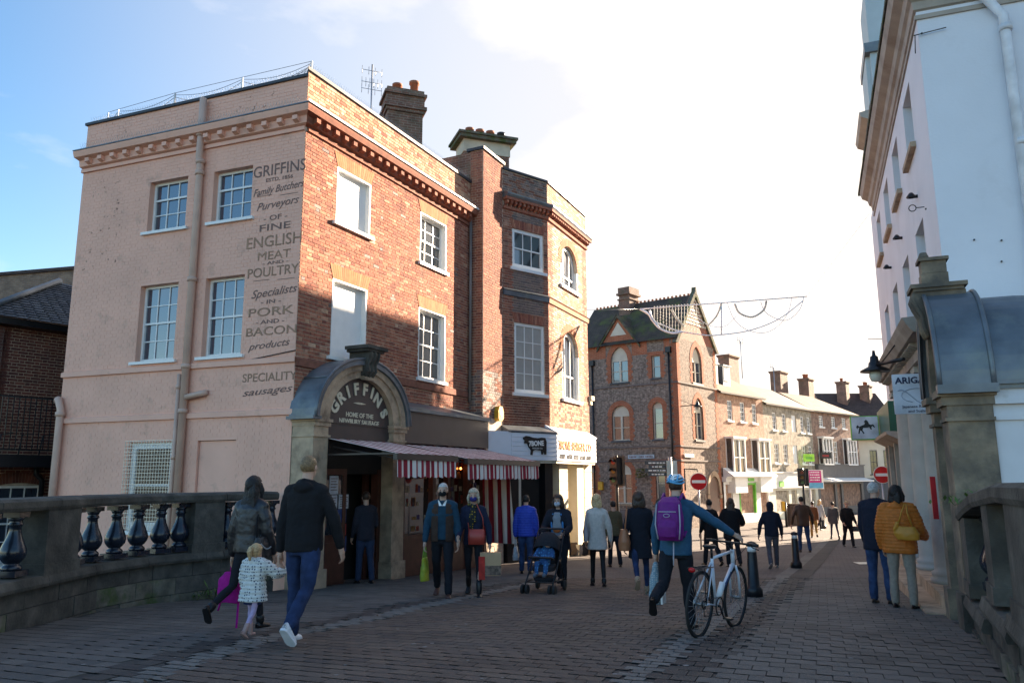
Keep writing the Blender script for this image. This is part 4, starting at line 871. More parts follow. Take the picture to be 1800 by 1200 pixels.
for P_ in (((2.12, 7.3), (3.52, 9.22)), ((4.92, 7.3), (3.52, 9.22))):
    mb = MB(fGL); mb.ext([P_[0], P_[1], (P_[1][0], P_[1][1] - .18), (P_[0][0], P_[0][1] - .14)], .06, .16); obj('barge_board', mb, mossst, gb)
for s_ in (-1, 1):
    mb = MB(fGR); x = 2.47 + s_ * 2.75; mb.ext([(x, 7.2), (2.47, 10.6), (2.47, 10.25), (x - s_ * .3, 7.2)], -.1, .14); obj('barge_board', mb, mossst, gb)
mb = MB(fGR); mb.ext([(2.35, 10.3), (2.6, 10.3), (2.5, 10.75), (2.44, 10.75)], -.1, .15); obj('finial', mb, mossst, gb)
c_ = fGL.at(4.05, -2.3); chimney(gb, c_, 1.1, .75, 8.3, 10.5, 50, chb, [], ((.06, .08), (-.02, .22), (.1, .12), (.02, .35)))
for t in (.43, 5.28): pipes('downpipe', fGL, [(t, .08, 6.9 if t < 1 else 6.6), (t, .08, -2.6)], .05, blackm, gb); mb = MB(fGL); mb.box(t - .15, t + .15, 0, .2, 6.7 if t < 1 else 6.4, 7.0 if t < 1 else 6.7); obj('rainwater_head', mb, blackm, gb)
mb = MB(fGL); mb.box(1.5, 3.1, .07, .09, 1.03, 1.24); s_ = obj('street_nameplate', mb, mat('pale_blue_plate', (.35, .45, .52)), gb)
mb = MB(fGL)
for i in range(16):
    if i not in (5, 9, 10): mb.box(1.6 + i * .09, 1.655 + i * .09, .09, .094, 1.09, 1.18)
obj('worn_letters', mb, ink, s_)
mb = MB(fGR); mb.box(.35, 1.45, .05, .07, 1.08, 1.27); obj('street_nameplate', mb, white, gb)
mb = MB(fGR); ar = [(3.2, -2.75), (4.5, -2.75), (4.5, -.9)] + [(3.85 + .65 * math.cos(a * math.pi / 12), -.9 + .95 * math.sin(a * math.pi / 12) * (1.12 if 0 else 1)) for a in range(1, 12)] + [(3.2, -.9)]
mb.ext(ar[::-1], -.1, .015); dd = obj('door', mb, dwood, gb)
mb = MB(fGR)
for i in range(14):
    def F_(s, e): a_ = math.pi * s; return (3.85 + (.68 + e) * math.cos(a_), -.9 + (.98 + e * 1.3) * math.sin(a_) ** .85)
    mb_ext_island(mb, [F_(i / 14, 0), F_(i / 14, .22), F_((i + 1) / 14, .22), F_((i + 1) / 14, 0)], -.02, .09)
mb.box(2.9, 3.18, 0, .1, -1.15, -.95); mb.box(4.52, 4.8, 0, .1, -1.15, -.95); obj('door_hood', mb, stone, gb)
mb = MB(fGL); mb.box(4.72, 5.0, .06, .2, -.65, -.2); obj('yellow_box', mb, MATS['yellow_plastic'], gb)
mb = MB(fGL); c = (2.15, .25, .2)
for i in range(40): x, y, z = c[0] + random.uniform(-.35, .35), .25 + random.uniform(-.1, .15), .2 + random.uniform(-.2, .25); mb.box(x, x + .1, y, y + .08, z, z + .05)
obj('hanging_basket', mb, mat('basket_plants', (.09, .09, .03), var=.5), gb)
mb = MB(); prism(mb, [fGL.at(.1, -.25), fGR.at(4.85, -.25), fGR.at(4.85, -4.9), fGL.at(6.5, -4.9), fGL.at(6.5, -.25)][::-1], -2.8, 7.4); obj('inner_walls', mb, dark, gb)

# ================= houses along the far side of the street =================
tilew = mat('orange_clay_tiles', (.145, .09, .058), var=.3, sc_=3, brick=(.2, .14, .012, (.145, .085, .055)), mortar=(.07, .045, .03), dirt=(.14, .12, .08), dsc=.8, dth=(.45, .65), bump=.7, bsc=14)
tileg = mat('grey_lichen_tiles', (.115, .11, .095), var=.25, brick=(.25, .16, .008, (.135, .125, .10)), mortar=(.09, .08, .06), dirt=(.11, .105, .08), bump=.3, bsc=20)
tiled = mat('dark_brown_tiles', (.075, .045, .038), var=.3, brick=(.2, .14, .01, (.055, .035, .03)), mortar=(.03, .02, .02))
rb1 = mat('warm_red_facing', (.38, .19, .12), var=.35, sc_=5, brick=(.22, .075, .012, (.28, .12, .08)), mortar=(.45, .36, .28), rough=.9)
gf2 = mat('grey_flared_facing', (.25, .22, .18), var=.4, sc_=4, brick=(.22, .075, .012, (.34, .29, .22)), mortar=(.42, .37, .30), rough=.9)
rb3 = mat('brown_mottled_facing', (.27, .13, .09), var=.4, sc_=4, brick=(.22, .075, .012, (.19, .11, .085)), mortar=(.36, .28, .22), rough=.9)
def house(name, fr, T, ez, wall, roof, wins, rz, rd, label, nx=2, side=(), hip=0, base=-2.75, dep=.1):
    h_ = thing(name, (*fr.at(T / 2), -2.65), label, 'house', 'houses across the street')
    mb = MB(fr); holes_wall(mb, 0, T, base, ez, [(*w_[:4], .1) for w_ in wins], 0, .1); mb.face([(0, 0, base), (0, 0, ez), (0, -2 * rd, ez), (0, -2 * rd, base)]); mb.face([(T, 0, base), (T, -2 * rd, base), (T, -2 * rd, ez), (T, 0, ez)])
    mb.ext([(0, 0), (0, 0), (0, 0)], 0, 0) if 0 else None
    mb.face([(0, 0, ez), (0, -rd, ez + rz), (0, -2 * rd, ez)]); mb.face([(T, 0, ez), (T, -2 * rd, ez), (T - hip, -rd, ez + rz)])
    obj('wall', mb, wall, h_)
    mb = MB(fr); mb.face([(-.02, .25, ez - .08), (T + .02, .25, ez - .08), (T + .02 - hip, -rd, ez + rz), (-.02, -rd, ez + rz)]); mb.face([(T + .02, -2 * rd, ez - .1), (-.02, -2 * rd, ez - .1), (-.02, -rd, ez + rz), (T + .02 - hip, -rd, ez + rz)]); obj('roof', mb, roof, h_)
    mb = MB(fr); mb.box(0, T, .12, .26, ez - .17, ez - .07); obj('gutter', mb, blackm, h_)
    for w_ in wins:
        if len(w_) > 4 and w_[4] == 'blank': mb = MB(fr); mb.box(w_[0], w_[1], -.1, -.06, w_[2], w_[3]); obj('blind_window', mb, white, h_)
        else: sash(h_, fr, w_[0], w_[1], w_[2], w_[3], nx, 2, 2, dep=.05, pm=glb, sill=.1, fw=.07, pobj=False, barw=.03)
    mb = MB(fr); mb.box(.1, T - .1, -2 * rd + .1, -.3, base, ez - .05); obj('inner_walls', mb, dark, h_)
    return h_
def baywin(h_, fr, a, b, z0, z1, pr, skirt, n=2):
    mb = MB(fr); fw = .1
    mb.box(a, b, 0, pr, z0 - skirt, z0); mb.box(a - .08, b + .08, 0, pr + .08, z1, z1 + .12)
    for i in range(n + 1): x = a + (b - a - fw) * i / n; mb.box(x, x + fw, pr - fw, pr, z0, z1)
    mb.box(a, a + .06, 0, .06, z0, z1); mb.box(b - .06, b, 0, .06, z0, z1); mb.box(a, b, pr - .07, pr - .02, (z0 + z1) / 2 - .03, (z0 + z1) / 2 + .03); mb.box(a, b, pr - .07, pr - .01, z1 - .08, z1)
    w_ = obj('bay_window', mb, white, h_); mb = MB(fr); mb.box(a + .02, b - .02, .02, pr - .08, z0, z1 - .01); obj('pane', mb, gl, w_)
h1 = house('brick_house', fH1, 6.1, 5.05, rb1, tilew, [(1.2, 1.85, 3.35, 4.55), (2.87, 3.52, 3.35, 4.55), (4.5, 5.15, 3.35, 4.55)], 1.95, 3.0, 'red brick house with two white dormers and bay windows over a green and white shop', nx=1)
for t in (.75, 2.35):
    mb = MB(fH1); mb.box(t, t + .95, -2.2, -.75, 5.5, 6.8); mb.box(t + .1, t + .85, -.745, -.70, 5.9, 6.65); dm = obj('dormer', mb, white, h1); mb = MB(fH1); mb.box(t - .08, t + 1.03, -2.4, -.65, 6.8, 6.88); obj('dormer_roof', mb, lead, dm)
    mb = MB(fH1); mb.box(t - .01, t + .001, -2.1, -.76, 5.6, 6.78); obj('dormer_cheek', mb, slate, dm)
baywin(h1, fH1, .72, 2.3, .06, 2.25, .5, .95); baywin(h1, fH1, 4.1, 5.75, .06, 2.25, .5, .95)
def shop(h_, fr, T, fz0, fz1, col, openings, extra=None, base=-2.7):
    mb = MB(fr); holes_wall(mb, 0, T, base, fz0, [(*o_[:4], .2) for o_ in openings], 0, .2, d=.12); mb.box(0, T, 0, .12, fz1 - .02, fz1); s_ = obj('shopfront', mb, col, h_)
    mb = MB(fr); mb.box(0.03, T - .03, .02, .28, fz0, fz1); mb.box(0, T, .02, .36, fz1 - .08, fz1); obj('fascia', mb, extra or col, s_)
    for o_ in openings: mb = MB(fr); mb.box(o_[0], o_[1], -.09, -.07, o_[2], o_[3]); obj('pane', mb, o_[4] if len(o_) > 4 else gl, s_)
    return s_
green = mat('lime_green', (.13, .50, .07), rough=.5); pgl = mat('greenish_shop_glass', (.06, .14, .08), var=.4, sc_=1.5, rough=.08, spec=1); tgl = mat('teal_shop_glass', (.03, .09, .11), var=.4, sc_=2, rough=.08, spec=1); bgl = mat('busy_shop_glass', (.035, .04, .035), var=.6, sc_=2.5, rough=.06, spec=1)
s1 = shop(h1, fH1, 6.1, -.25, .05, white, [(.25, 1.1, -1.9, -.4), (2.0, 4.1, -2.1, -.4, pgl), (4.8, 5.9, -2.4, -.4, tgl)])
mb = MB(fH1); mb.box(1.9, 2.0, -.1, .16, -2.1, -.35); mb.box(3.98, 4.12, -.1, .16, -2.1, -.35); mb.box(1.9, 4.12, .02, .17, -.44, -.33); obj('green_frame', mb, green, s1); mb = MB(fH1); mb.box(2.8, 3.6, .29, .32, -.22, -.02); obj('green_sign', mb, green, s1)
mb = MB(fH1); mb.prof([(.1, .55), (.75, .1), (.75, .04), (.1, .04)], .05, 6.05); obj('white_canopy', mb, white, s1)
h2 = house('brick_house', fH2, 7.85, 4.78, gf2, tileg, [(t, t + .6, 3.05, 4.2) if k != 2 else (t, t + .75, 3.05, 4.2, 'blank') for k, t in enumerate((1.35, 2.85, 4.4, 5.85, 7.0))] + [(t, t + .7, .9, 2.15) if k != 2 else (t, t + .75, .9, 2.15, 'blank') for k, t in enumerate((1.35, 2.75, 4.3, 5.75, 6.9))], 1.7, 3.0, 'grey and brown brick house with lichened roof between the white-dormered house and the dark-shop house', nx=2)
shop(h2, fH2, 7.85, -.7, .35, offwh, [(.9, 2.9, -2.2, -.85, bgl), (3.3, 4.2, -2.6, -.85), (5.0, 7.4, -2.2, -.85, bgl)], mat('white_tongued_boards', (.72, .70, .66), var=.1)); mb = MB(fH2); mb.box(1.1, 1.8, .30, .33, -.6, -.25); obj('green_sign', mb, green, h2)
h3 = house('brick_house', fH3, 7.3, 4.78, rb3, tilew, [(1.15, 1.8, 3.6, 4.4), (3.05, 3.7, 3.6, 4.4), (4.75, 5.4, 3.6, 4.4), (3.15, 3.75, 1.0, 2.6)], 1.45, 2.4, 'brown brick house with hipped clay roof above a dark grey shopfront', nx=2, hip=2.4)
baywin(h3, fH3, .75, 2.2, .95, 2.75, .4, .1, 3); baywin(h3, fH3, 4.6, 6.1, .95, 2.75, .4, .1, 3)
dg = mat('slate_grey_shopfront', (.085, .09, .10), var=.15, rough=.5)
s3 = shop(h3, fH3, 7.3, -.35, .92, dg, [(.4, 2.6, -2.1, -.5, bgl), (2.9, 3.6, -2.6, -.5), (3.9, 6.9, -2.1, -.5, bgl)])
mb = MB(fH3); mb.prof([(.28, -.05), (1.0, -.25), (1.0, -.33), (.28, -.33)], .2, 7.2); obj('white_canopy', mb, white, s3)
# chimneys of the row
def ch2(par, fr, t, d, z0, z1, w, m=chb, pots=()): return chimney(par, fr.at(t, d), w, .8, z0, z1, 50, m, pots, ((.05, .08), (.09, .1)))
ch2(h1, fH1, 5.2, -3.4, 6.0, 7.1, 1.4, chb, [(-.5, 0, .7, creamr), (-.15, .1, .85, mat('red_pot', (.35, .04, .04))), (.2, 0, .7, terra), (.45, .1, .75, creamr)])
ch2(h2, fH2, 1.6, -3.0, 5.6, 8.1, 1.55); ch2(h3, fH3, 2.4, -3.6, 5.4, 7.9, 1.5); ch2(h3, fH3, 5.9, -3.2, 5.0, 7.6, 1.2, chb, [(-.3, 0, .35, terra), (.2, 0, .4, terra)])
for fr, t, z, hh in ((fH2, 3.6, 8.4, 1.2), (fH1, 3.6, 6.9, 1.6), (fH3, .6, 6.0, 2.2)):
    mb = MB(fr); mb.tube([(t, -3, z - 1.5), (t, -3, z + hh)], .03, 5); mb.tube([(t - .5, -3, z + hh), (t + .5, -3, z + hh)], .02, 4)
    for i in range(4): mb.tube([(t - .4 + i * .25, -3, z + hh - .25), (t - .4 + i * .25, -3, z + hh + .25)], .015, 4)
    obj('aerial', mb, steel, h1 if fr is fH1 else h2 if fr is fH2 else h3)
# cream building and big dark roof closing the street
cb = thing('cream_building', (28.5, 62, -2.65), 'cream rendered building at the far end of the street beneath a big dark tiled roof', 'building')
p0, p1 = atY(1509, 800, 62), atY(1600, 800, 62); fC = Fr((p0.x, p0.y), 90, 1); Wd = p1.x - p0.x
mb = MB(fC); holes_wall(mb, 0, Wd, -2.75, 2.9, [(.9, 1.5, .2, 2.1, .1), (2.0, 2.6, .2, 2.1, .1)], 0, .1); obj('wall', mb, offwh, cb)
for a in (.9, 2.0): sash(cb, fC, a, a + .6, .2, 2.1, 2, 2, 2, dep=.05, pm=gl, fm=dg, sill=.08, pobj=False)
mb = MB(fC); mb.box(0, Wd, 0, .1, -2.75, -.1); obj('dark_shopfront', mb, dg, cb)
mb = MB(fC); mb.face([(-1.2, .5, 2.9), (Wd, .5, 2.9), (Wd, -5, 7.2), (-1.2, -5, 7.2)]); mb.box(-1.0, Wd, -9, -.3, -2.7, 2.95); obj('roof', mb, tiled, cb)
mb = MB(fC); mb.face([(-1.2, .5, 2.9), (-1.2, -5, 7.2), (-1.2, -9, 2.9)]); obj('gable_wall', mb, rb3, cb)
ch2(cb, fC, .9, -4, 6, 7.9, .9, chb, [(-.2, 0, .3, terra)]); ch2(cb, fC, 3, -4.3, 6, 7.6, .9, chb, [(-.2, 0, .3, terra), (.2, 0, .3, terra)])

# ================= right-hand side of the street =================
wb = thing('white_building', (RC[0], RC[1], -1.9), 'tall white rendered building with heavy stone cornice on the right side of the street', 'building')
hs = [(t, t + 1.05, z0, z1, .22) for t in (13.12, 15.42, 17.72, 20.05) for z0, z1 in ((5.55, 6.68), (2.5, 4.24))]
mb = MB(fR); holes_wall(mb, 11.7, 22.6, -2.6, 7.3, hs, 0, .22); obj('front_wall', mb, wwall, wb)
for a, b, c, e, _ in hs: sash(wb, fR, a, b, c, e, 2, 2, 2, dep=.24, pm=gl, sill=.09, pobj=False, sb=.09, silm=stone)
mb = MB(fRE); mb.face([(0, 0, -6), (9, 0, -6), (9, 0, 7.3), (0, 0, 7.3)]); obj('end_wall', mb, wwall, wb)
cst = mat('warm_weathered_stone', (.38, .32, .27), var=.12, sc_=3, rough=.8, dirt=(.26, .2, .16), bump=.2)
CP = [(0, 7.12), (.04, 7.14), (.06, 7.26), (.11, 7.30), (.14, 7.42), (.27, 7.5), (.32, 7.66), (0, 7.68)]
mb = MB(fR); mb.prof(CP, 11.7, 21.5, m0=-1.0, m1=0); mb.prof([(0, 6.98), (.03, 6.98), (.03, 7.05), (0, 7.05)], 11.7, 21.5, m0=-1); obj('cornice', mb, cst, wb)
mb = MB(fRE); mb.prof(CP, 0, 9, m0=-1.0); mb.prof([(0, 6.98), (.03, 6.98), (.03, 7.05), (0, 7.05)], 0, 9, m0=-1); obj('cornice', mb, cst, wb)
random.seed(9); x = 11.2
while x < 21.5:
    l_ = random.uniform(.35, .6); mb = MB(fR); mb.box(x, x + l_ - .02, .0, .35, 7.685, 7.69 + random.uniform(.06, .1)); obj('cornice_stone', mb, mossst, wb); x += l_
mb = MB(); prism(mb, [fR.at(11.72, -.4), fR.at(22.5, -.4), fR.at(22.5, -9), fRE.at(8.9, -.1)][::-1], -5.9, 7.6); obj('inner_walls', mb, dark, wb)
mb = MB(fR); mb.prof([(-.4, 7.6), (-1.6, 9.2), (-6.5, 9.4), (-6.5, 7.6)], 11.9, 22.4); obj('roof', mb, slate, wb)
for x, y in ((1613, 345), (1586, 418), (1567, 470)):
    t, z = onw(fR, x, y); mb = MB(fR); mb.tube([(t, 0, z), (t, .14, z)], .03, 6); mb.lathe([(0.0, .08), (.03, .07), (.08, .0), (.075, -.01)], (t, .1, z)); obj('wall_lamp', mb, blackm, wb)
pipes('downpipe', fRE, [(.75, .12, 7.6), (.9, .12, 7.1), (1.12, .1, 6.75), (1.15, .1, -2)], .07, mat('white_pipe', (.66, .67, .70), rough=.4), wb, [(1.13, .1, 6.5), (1.15, .1, 4.7)])
mb = MB(fRE)
for x, y, l_ in ((1627, 368, .0), (1620, 60, .3), (1712, 422, 0), (1760, 423, 0), (1760, 460, 0)):
    t, z = onw(fRE, x, y); mb.box(t - .01, t + .01, 0, .03, z - .01, z + .01)
t, z = onw(fRE, 1605, 66); mb.tube([(t, .05, z), (t + .45, .05, z + .04)], .008, 5); mb.tube([(t + .02, .05, z), (t, .05, z - .3)], .008, 5); t, z = onw(fRE, 1620, 366); mb.tube([(t - .13 + .05 * math.cos(a), .05 + 0, z + .05 * math.sin(a)) for a in [i * .628 for i in range(11)]], .008, 5); mb.tube([(t - .08, .05, z), (t + .03, .05, z)], .008, 5)
obj('wall_fixings', mb, blackm, wb)
# taller building behind it, stepping back round the bend
tb_ = thing('tall_rendered_building', (*fR.at(23.5), -2.3), 'taller pale rendered building with roof storey standing beyond the white building', 'building')
pale = mat('pale_grey_render', (.60, .60, .57), var=.06, dirt=(.45, .44, .40), dth=(.5, .8))
fT = Fr((2.35, 0), 21.4, -1); hs = [(23.4, 24.1, 7.7, 9.2, .15), (23.4, 24.1, 4.9, 6.4, .15), (23.4, 24.1, 2.4, 4.0, .15)]
mb = MB(fT); holes_wall(mb, 22.6, 24.6, -2.7, 10.2, hs, 0, .15); mb.face([(22.6, 0, 7), (22.6, 0, 10.2), (22.6, -8, 10.2), (22.6, -8, 7)]); obj('front_wall', mb, pale, tb_)
for a, b, c, e, _ in hs: sash(tb_, fT, a, b, c, e, 2, 2, 2, dep=.1, pm=gl, sill=.12, pobj=False, silm=cst)
mb = MB(fT); mb.prof([(0, 10.2), (.3, 10.35), (.35, 10.5), (0, 10.55)], 22.4, 24.8); obj('cornice', mb, cst, tb_); mb = MB(fT); mb.box(22.6, 24.5, -7, -.1, 10.5, 14.6); mb.box(22.8, 24.4, -.1, .02, 10.9, 12.4); obj('roof_storey', mb, mat('pale_blue_render', (.42, .50, .52), var=.06), tb_)
mb = MB(fT); mb.box(22.5, 24.6, -7, .05, 12.4, 12.7); obj('lead_band', mb, lead, tb_)
mb = MB(); prism(mb, [fT.at(22.7, -.3), fT.at(24.5, -.3), (17.6, 35.4), (27, 35.4), (22, 18)][::-1], -2.8, 12.0); obj('unseen_shade_mass', mb, pale, tb_)  # unseen mass, added and sized to shade the brick front opposite
mb = MB(); prism(mb, [(17.7, 35.41), (18.1, 36.4), (27, 36.4), (27, 35.41)][::-1], -2.8, 9.6); obj('unseen_shade_mass', mb, pale, tb_)  # lower unseen block, added to shade the brick pier and shop fascia
for z, l_ in ((4.1, .5), (3.0, .55)): mb = MB(fT); mb.tube([(24.55, .0, z), (24.5, l_, z + .02)], .012, 5); obj('cable_stub', mb, blackm, tb_)
# bank on the ground floor with hanging sign
bk = thing('bank_shopfront', (*fR.at(21.6), -2.2), 'green bank shopfront with projecting box fascia at the end of the right-hand row', 'shopfront')
mb = MB(fR); mb.box(18.6, 22.9, .02, .12, -2.4, -1.6); mb.box(18.6, 18.8, .02, .14, -1.6, 1.2); mb.box(20.2, 20.35, .02, .14, -1.6, 1.2); mb.box(21.8, 22.0, .02, .14, -1.6, 1.2); mb.box(22.7, 22.9, .02, .14, -1.6, 1.2); obj('pilasters', mb, cst, bk)
dgn = mat('deep_green_fascia', (.008, .09, .05), rough=.35); mb = MB(fR); mb.box(19.2, 22.8, .02, .28, 1.0, 1.75); obj('fascia', mb, dgn, bk); mb = MB(fR); mb.prof([(.02, .75), (.4, .95), (.42, 1.02), (.02, 1.0)], 18.6, 22.9); obj('soffit', mb, cst, bk); mb = MB(fR); mb.box(18.8, 22.7, .03, .05, -1.6, .8); obj('pane', mb, gl, bk)
hsn = thing('horse_sign', tuple(fR(22.2, .7, .9)), 'square white hanging sign with green edge and prancing black horse', 'sign'); fHs = Fr(fR.at(22.2, .28), 110 + 180, -1)
p = fHs; mb = MB(p); mb.box(.02, .72, -.1, .1, .98, 1.62); obj('green_box', mb, green, hsn); mb = MB(p); mb.box(.045, .70, .1, .112, 1.005, 1.60); obj('white_face', mb, mat('white_sign_face', (.62, .62, .66)), hsn)
HO = [(1360, 790), (1372, 775), (1385, 790), (1400, 782), (1425, 772), (1432, 755), (1422, 748), (1440, 730), (1455, 745), (1462, 768), (1475, 775), (1495, 772), (1507, 795), (1500, 800), (1488, 785), (1478, 795), (1482, 815), (1472, 815), (1462, 795), (1440, 800), (1415, 800), (1408, 820), (1422, 845), (1415, 852), (1398, 825), (1392, 820), (1382, 850), (1374, 848), (1382, 805), (1385, 798), (1372, 800), (1368, 812)]
def hx(q): return (.70 - (q[0] - 1325) / 208 * .66, 1.60 - (q[1] - 705) / 190 * .60)
mb = MB(p); mb.ext([hx(q) for q in HO], .112, .118); obj('horse_emblem', mb, blackm, hsn)
# ---- low wing: arched portal seen edge-on, lead vault, colonnade ----
wg = thing('colonnade_wing', (QC[0], QC[1], -1.7), 'low stone wing with lead barrel roof, arched portal and columned porch beside the white building', 'building')
T0, T1 = 9.45, 10.78; sp = 1.0; H_ = 1.12
wst = mat('brown_weathered_stone', (.24, .18, .125), var=.3, sc_=4, rough=.9, bump=.5, bsc=20, dirt=(.10, .085, .07), dsc=1.8, dth=(.42, .62))
mb = MB(fQ); mb.box(T0, T0 + .34, -.45, 0, -2.1, .8); obj('portal_pier', mb, wst, wg); mb = MB(fQ); mb.box(T0 - .03, T0 + .38, -.48, .05, -2.1, -1.28); obj('pier_base', mb, dstone, wg)
mb = MB(fQ); mb.box(T1 - .26, T1, -.45, 0, -2.1, .8); mb.box(T1 - .30, T1 + .03, -.45, .05, -2.1, -1.35); obj('portal_pier', mb, wst, wg)
for a in (T0 - .05, T1 - .40): mb = MB(fQ); mb.box(a, a + .47, -.5, .09, .9, .98); mb.box(a + .03, a + .44, -.48, .05, .8, .9); mb.box(a + .02, a + .45, -.47, .03, .62, .66); obj('pier_capital', mb, wst, wg)
mb = MB(fQ); mb.box(T0 + .34, T1 - .26, -.46, -.16, -2.1, .8); mb.box(T0 + .4, T1 - .4, -.16, -.12, -1.9, .7); obj('recessed_door', mb, mat('grey_painted_door', (.25, .26, .27), rough=.5), wg)
def qarc(dr, n=20, sx=1, sz=1): c = (T0 + T1) / 2; a = (T1 - T0) / 2 + dr; b = 1.15 + dr; return [(c + a * sx * math.cos(math.pi * (1 - i / n)), sp + b * sz * math.sin(math.pi * (1 - i / n))) for i in range(n + 1)]
mb = MB(fQ); A_, B_ = qarc(0), qarc(-.22)
for k in range(20):
    mb.face([(A_[k][0], 0, A_[k][1]), (A_[k + 1][0], 0, A_[k + 1][1]), (B_[k + 1][0], 0, B_[k + 1][1]), (B_[k][0], 0, B_[k][1])]); mb.face([(B_[k][0], 0, B_[k][1]), (B_[k + 1][0], 0, B_[k + 1][1]), (B_[k + 1][0], -.3, B_[k + 1][1]), (B_[k][0], -.3, B_[k][1])])
mb.ext(B_, -.3, -.2); obj('portal_arch', mb, wst, wg)
mb = MB(fQ); A_, B_ = qarc(.09), qarc(.0)
for k in range(20):
    mb.face([(A_[k][0], .07, A_[k][1]), (A_[k + 1][0], .07, A_[k + 1][1]), (A_[k + 1][0], -.5, A_[k + 1][1]), (A_[k][0], -.5, A_[k][1])], sm=True); mb.face([(A_[k][0], .07, A_[k][1]), (A_[k + 1][0], .07, A_[k + 1][1]), (B_[k + 1][0], .07, B_[k + 1][1]), (B_[k][0], .07, B_[k][1])]); mb.face([(A_[k][0], -.5, A_[k][1]), (A_[k + 1][0], -.5, A_[k + 1][1]), (B_[k + 1][0], -.5, B_[k + 1][1]), (B_[k][0], -.5, B_[k][1])])
mb.tube([(p_[0], .06, p_[1]) for p_ in A_], .03, 6); mb.tube([(p_[0], -.48, p_[1]) for p_ in A_], .03, 6); mb.box(T0 - .12, T0 + .02, -.52, .09, .93, 1.03); obj('lead_hood', mb, lead, wg)
mb = MB(fQ); S_ = [(-.5, .97, 1.0), (-.9, .97, 1.0), (-1.3, .97, .97), (-1.7, .97, .9), (-2.1, .97, .78), (-2.4, .97, .6), (-2.6, .97, .35), (-2.65, .97, .02)]
for i in range(len(S_) - 1):
    A_, B_ = qarc(.0, 20, S_[i][1], S_[i][2]), qarc(0, 20, S_[i + 1][1], S_[i + 1][2])
    for k in range(20): mb.face([(A_[k][0], S_[i][0], A_[k][1]), (A_[k + 1][0], S_[i][0], A_[k + 1][1]), (B_[k + 1][0], S_[i + 1][0], B_[k + 1][1]), (B_[k][0], S_[i + 1][0], B_[k][1])], sm=True)
A_ = qarc(.02, 20); mb.tube([(p_[0], -1.35, p_[1]) for p_ in A_], .025, 6); obj('lead_vault', mb, lead, wg)
mb = MB(fQE); mb.box(0, .46, -.4, 0, -6, .8); obj('side_pier', mb, wst, wg)
mb = MB(fQE); mb.box(.46, 4, -.4, -.03, -6, .8); mb.box(.46, 4, -.4, 0, .62, .68); mb.box(.46, 4, -.4, .03, .80, .86); mb.box(.46, 4, -.4, -.01, .86, 1.02); obj('side_wall', mb, mat('stained_white_wall', (.60, .61, .63), var=.05, dirt=(.22, .2, .15), dsc=2.5, dth=(.58, .85)), wg)
mb = MB(fQE); mb.box(0, 4, -.5, .06, 1.02, 1.07); mb.box(0, 4, -.5, .02, .97, 1.02); obj('side_cornice', mb, lead, wg)
c = (T0 + .62)
mb = MB(fQ); pr = [(-.4, 1.7), (.04, 1.7), (.08, 1.8), (.09, 1.95), (.15, 2.08), (.18, 2.17), (.15, 2.25), (-.4, 2.25)]; mb.prof(pr, c - .16, c + .18)
for e in (c - .14, c + .01, c + .16): mb.tube([(e, p_[0], p_[1]) for p_ in pr[1:7]], .03, 6)
mb.box(c - .22, c + .24, -.42, .2, 2.29, 2.34); mb.box(c - .19, c + .21, -.38, .17, 2.25, 2.29); ks = obj('keystone', mb, wst, wg)
mb = MB(fQ); mb.box(c - .11, c + .13, -.24, .06, 2.34, 2.49); mb.box(c - .10, c + .12, -.23, .05, 2.495, 2.65); mb.box(c - .13, c + .15, -.26, .08, 2.65, 2.69); mb.lathe([(.05, 0), (.06, .04), (.04, .09), (0, .1)], (c, .0, 2.69), 8); obj('pedestal', mb, wst, wg)
fCl = Fr((1.86, 0), 21.4, -1)
mb = MB(fQ); mb.box(11.0, 17.2, -3, .25, -2.3, -1.72); mb.box(11.0, 17.2, -3, .0, -1.72, -1.56); obj('porch_steps', mb, stone, wg)
colst = mat('pale_column_stone', (.40, .37, .33), var=.1, sc_=3, rough=.8, bump=.15, dirt=(.26, .23, .2), dth=(.5, .8))
for t in (12.75, 14.65, 16.7):
    mb = MB(fCl); mb.lathe([(.27, 0), (.27, .07), (.23, .08), (.25, .12), (.25, .16), (.21, .18), (.20, .25), (.20, 1.2), (.175, 2.9), (.175, 2.95), (.2, 2.98), (.2, 3.02), (.18, 3.03), (.22, 3.14)], (t, -.0, -1.56), 20); mb.box(t - .25, t + .25, -.25, .25, 1.58, 1.68); obj('column', mb, colst, wg)
mb = MB(fCl); mb.box(16.3, 16.95, -2.5, -.2, -1.56, 1.68); mb.box(10.8, 17.0, -2.6, -2.4, -1.56, 1.7); obj('porch_wall', mb, colst, wg)
mb = MB(fQ); mb.box(10.8, 16.75, -.6, -.04, 1.68, 1.86); mb.prof([(-.6, 1.86), (.12, 1.9), (.2, 2.02), (.24, 2.1), (-.6, 2.14)], 10.75, 16.9); mb.box(10.8, 16.7, -3, -.6, 1.68, 2.1); obj('entablature', mb, cst, wg); n_ = 26
rep('dentil', fQ, [(11.7 + i * .2, 1.82) for i in range(n_)], (.09, -.04, .08, .07), cst, wg)
mb = MB(fQ); mb = MB(fCl); mb.box(12.05, 12.11, .16, .23, -.60, .0); obj('red_strip', mb, mat('red_reflector', (.5, .01, .02), rough=.4), wg)
sg = thing('restaurant_sign', tuple(fQ(11.9, .3, 1.2)), 'square white ARIGATO hanging sign with a grey swirl under the lamp arm', 'sign')
p = atY(1571, 700, 11.0); fSg = Fr((p.x, p.y), 110, 1); mb = MB(fSg); za = .88; zb = 1.45; W_ = .64; mb.box(0, W_, -.03, 0, za, zb); obj('board', mb, mat('pale_sign_board', (.58, .62, .70), rough=.5), sg)
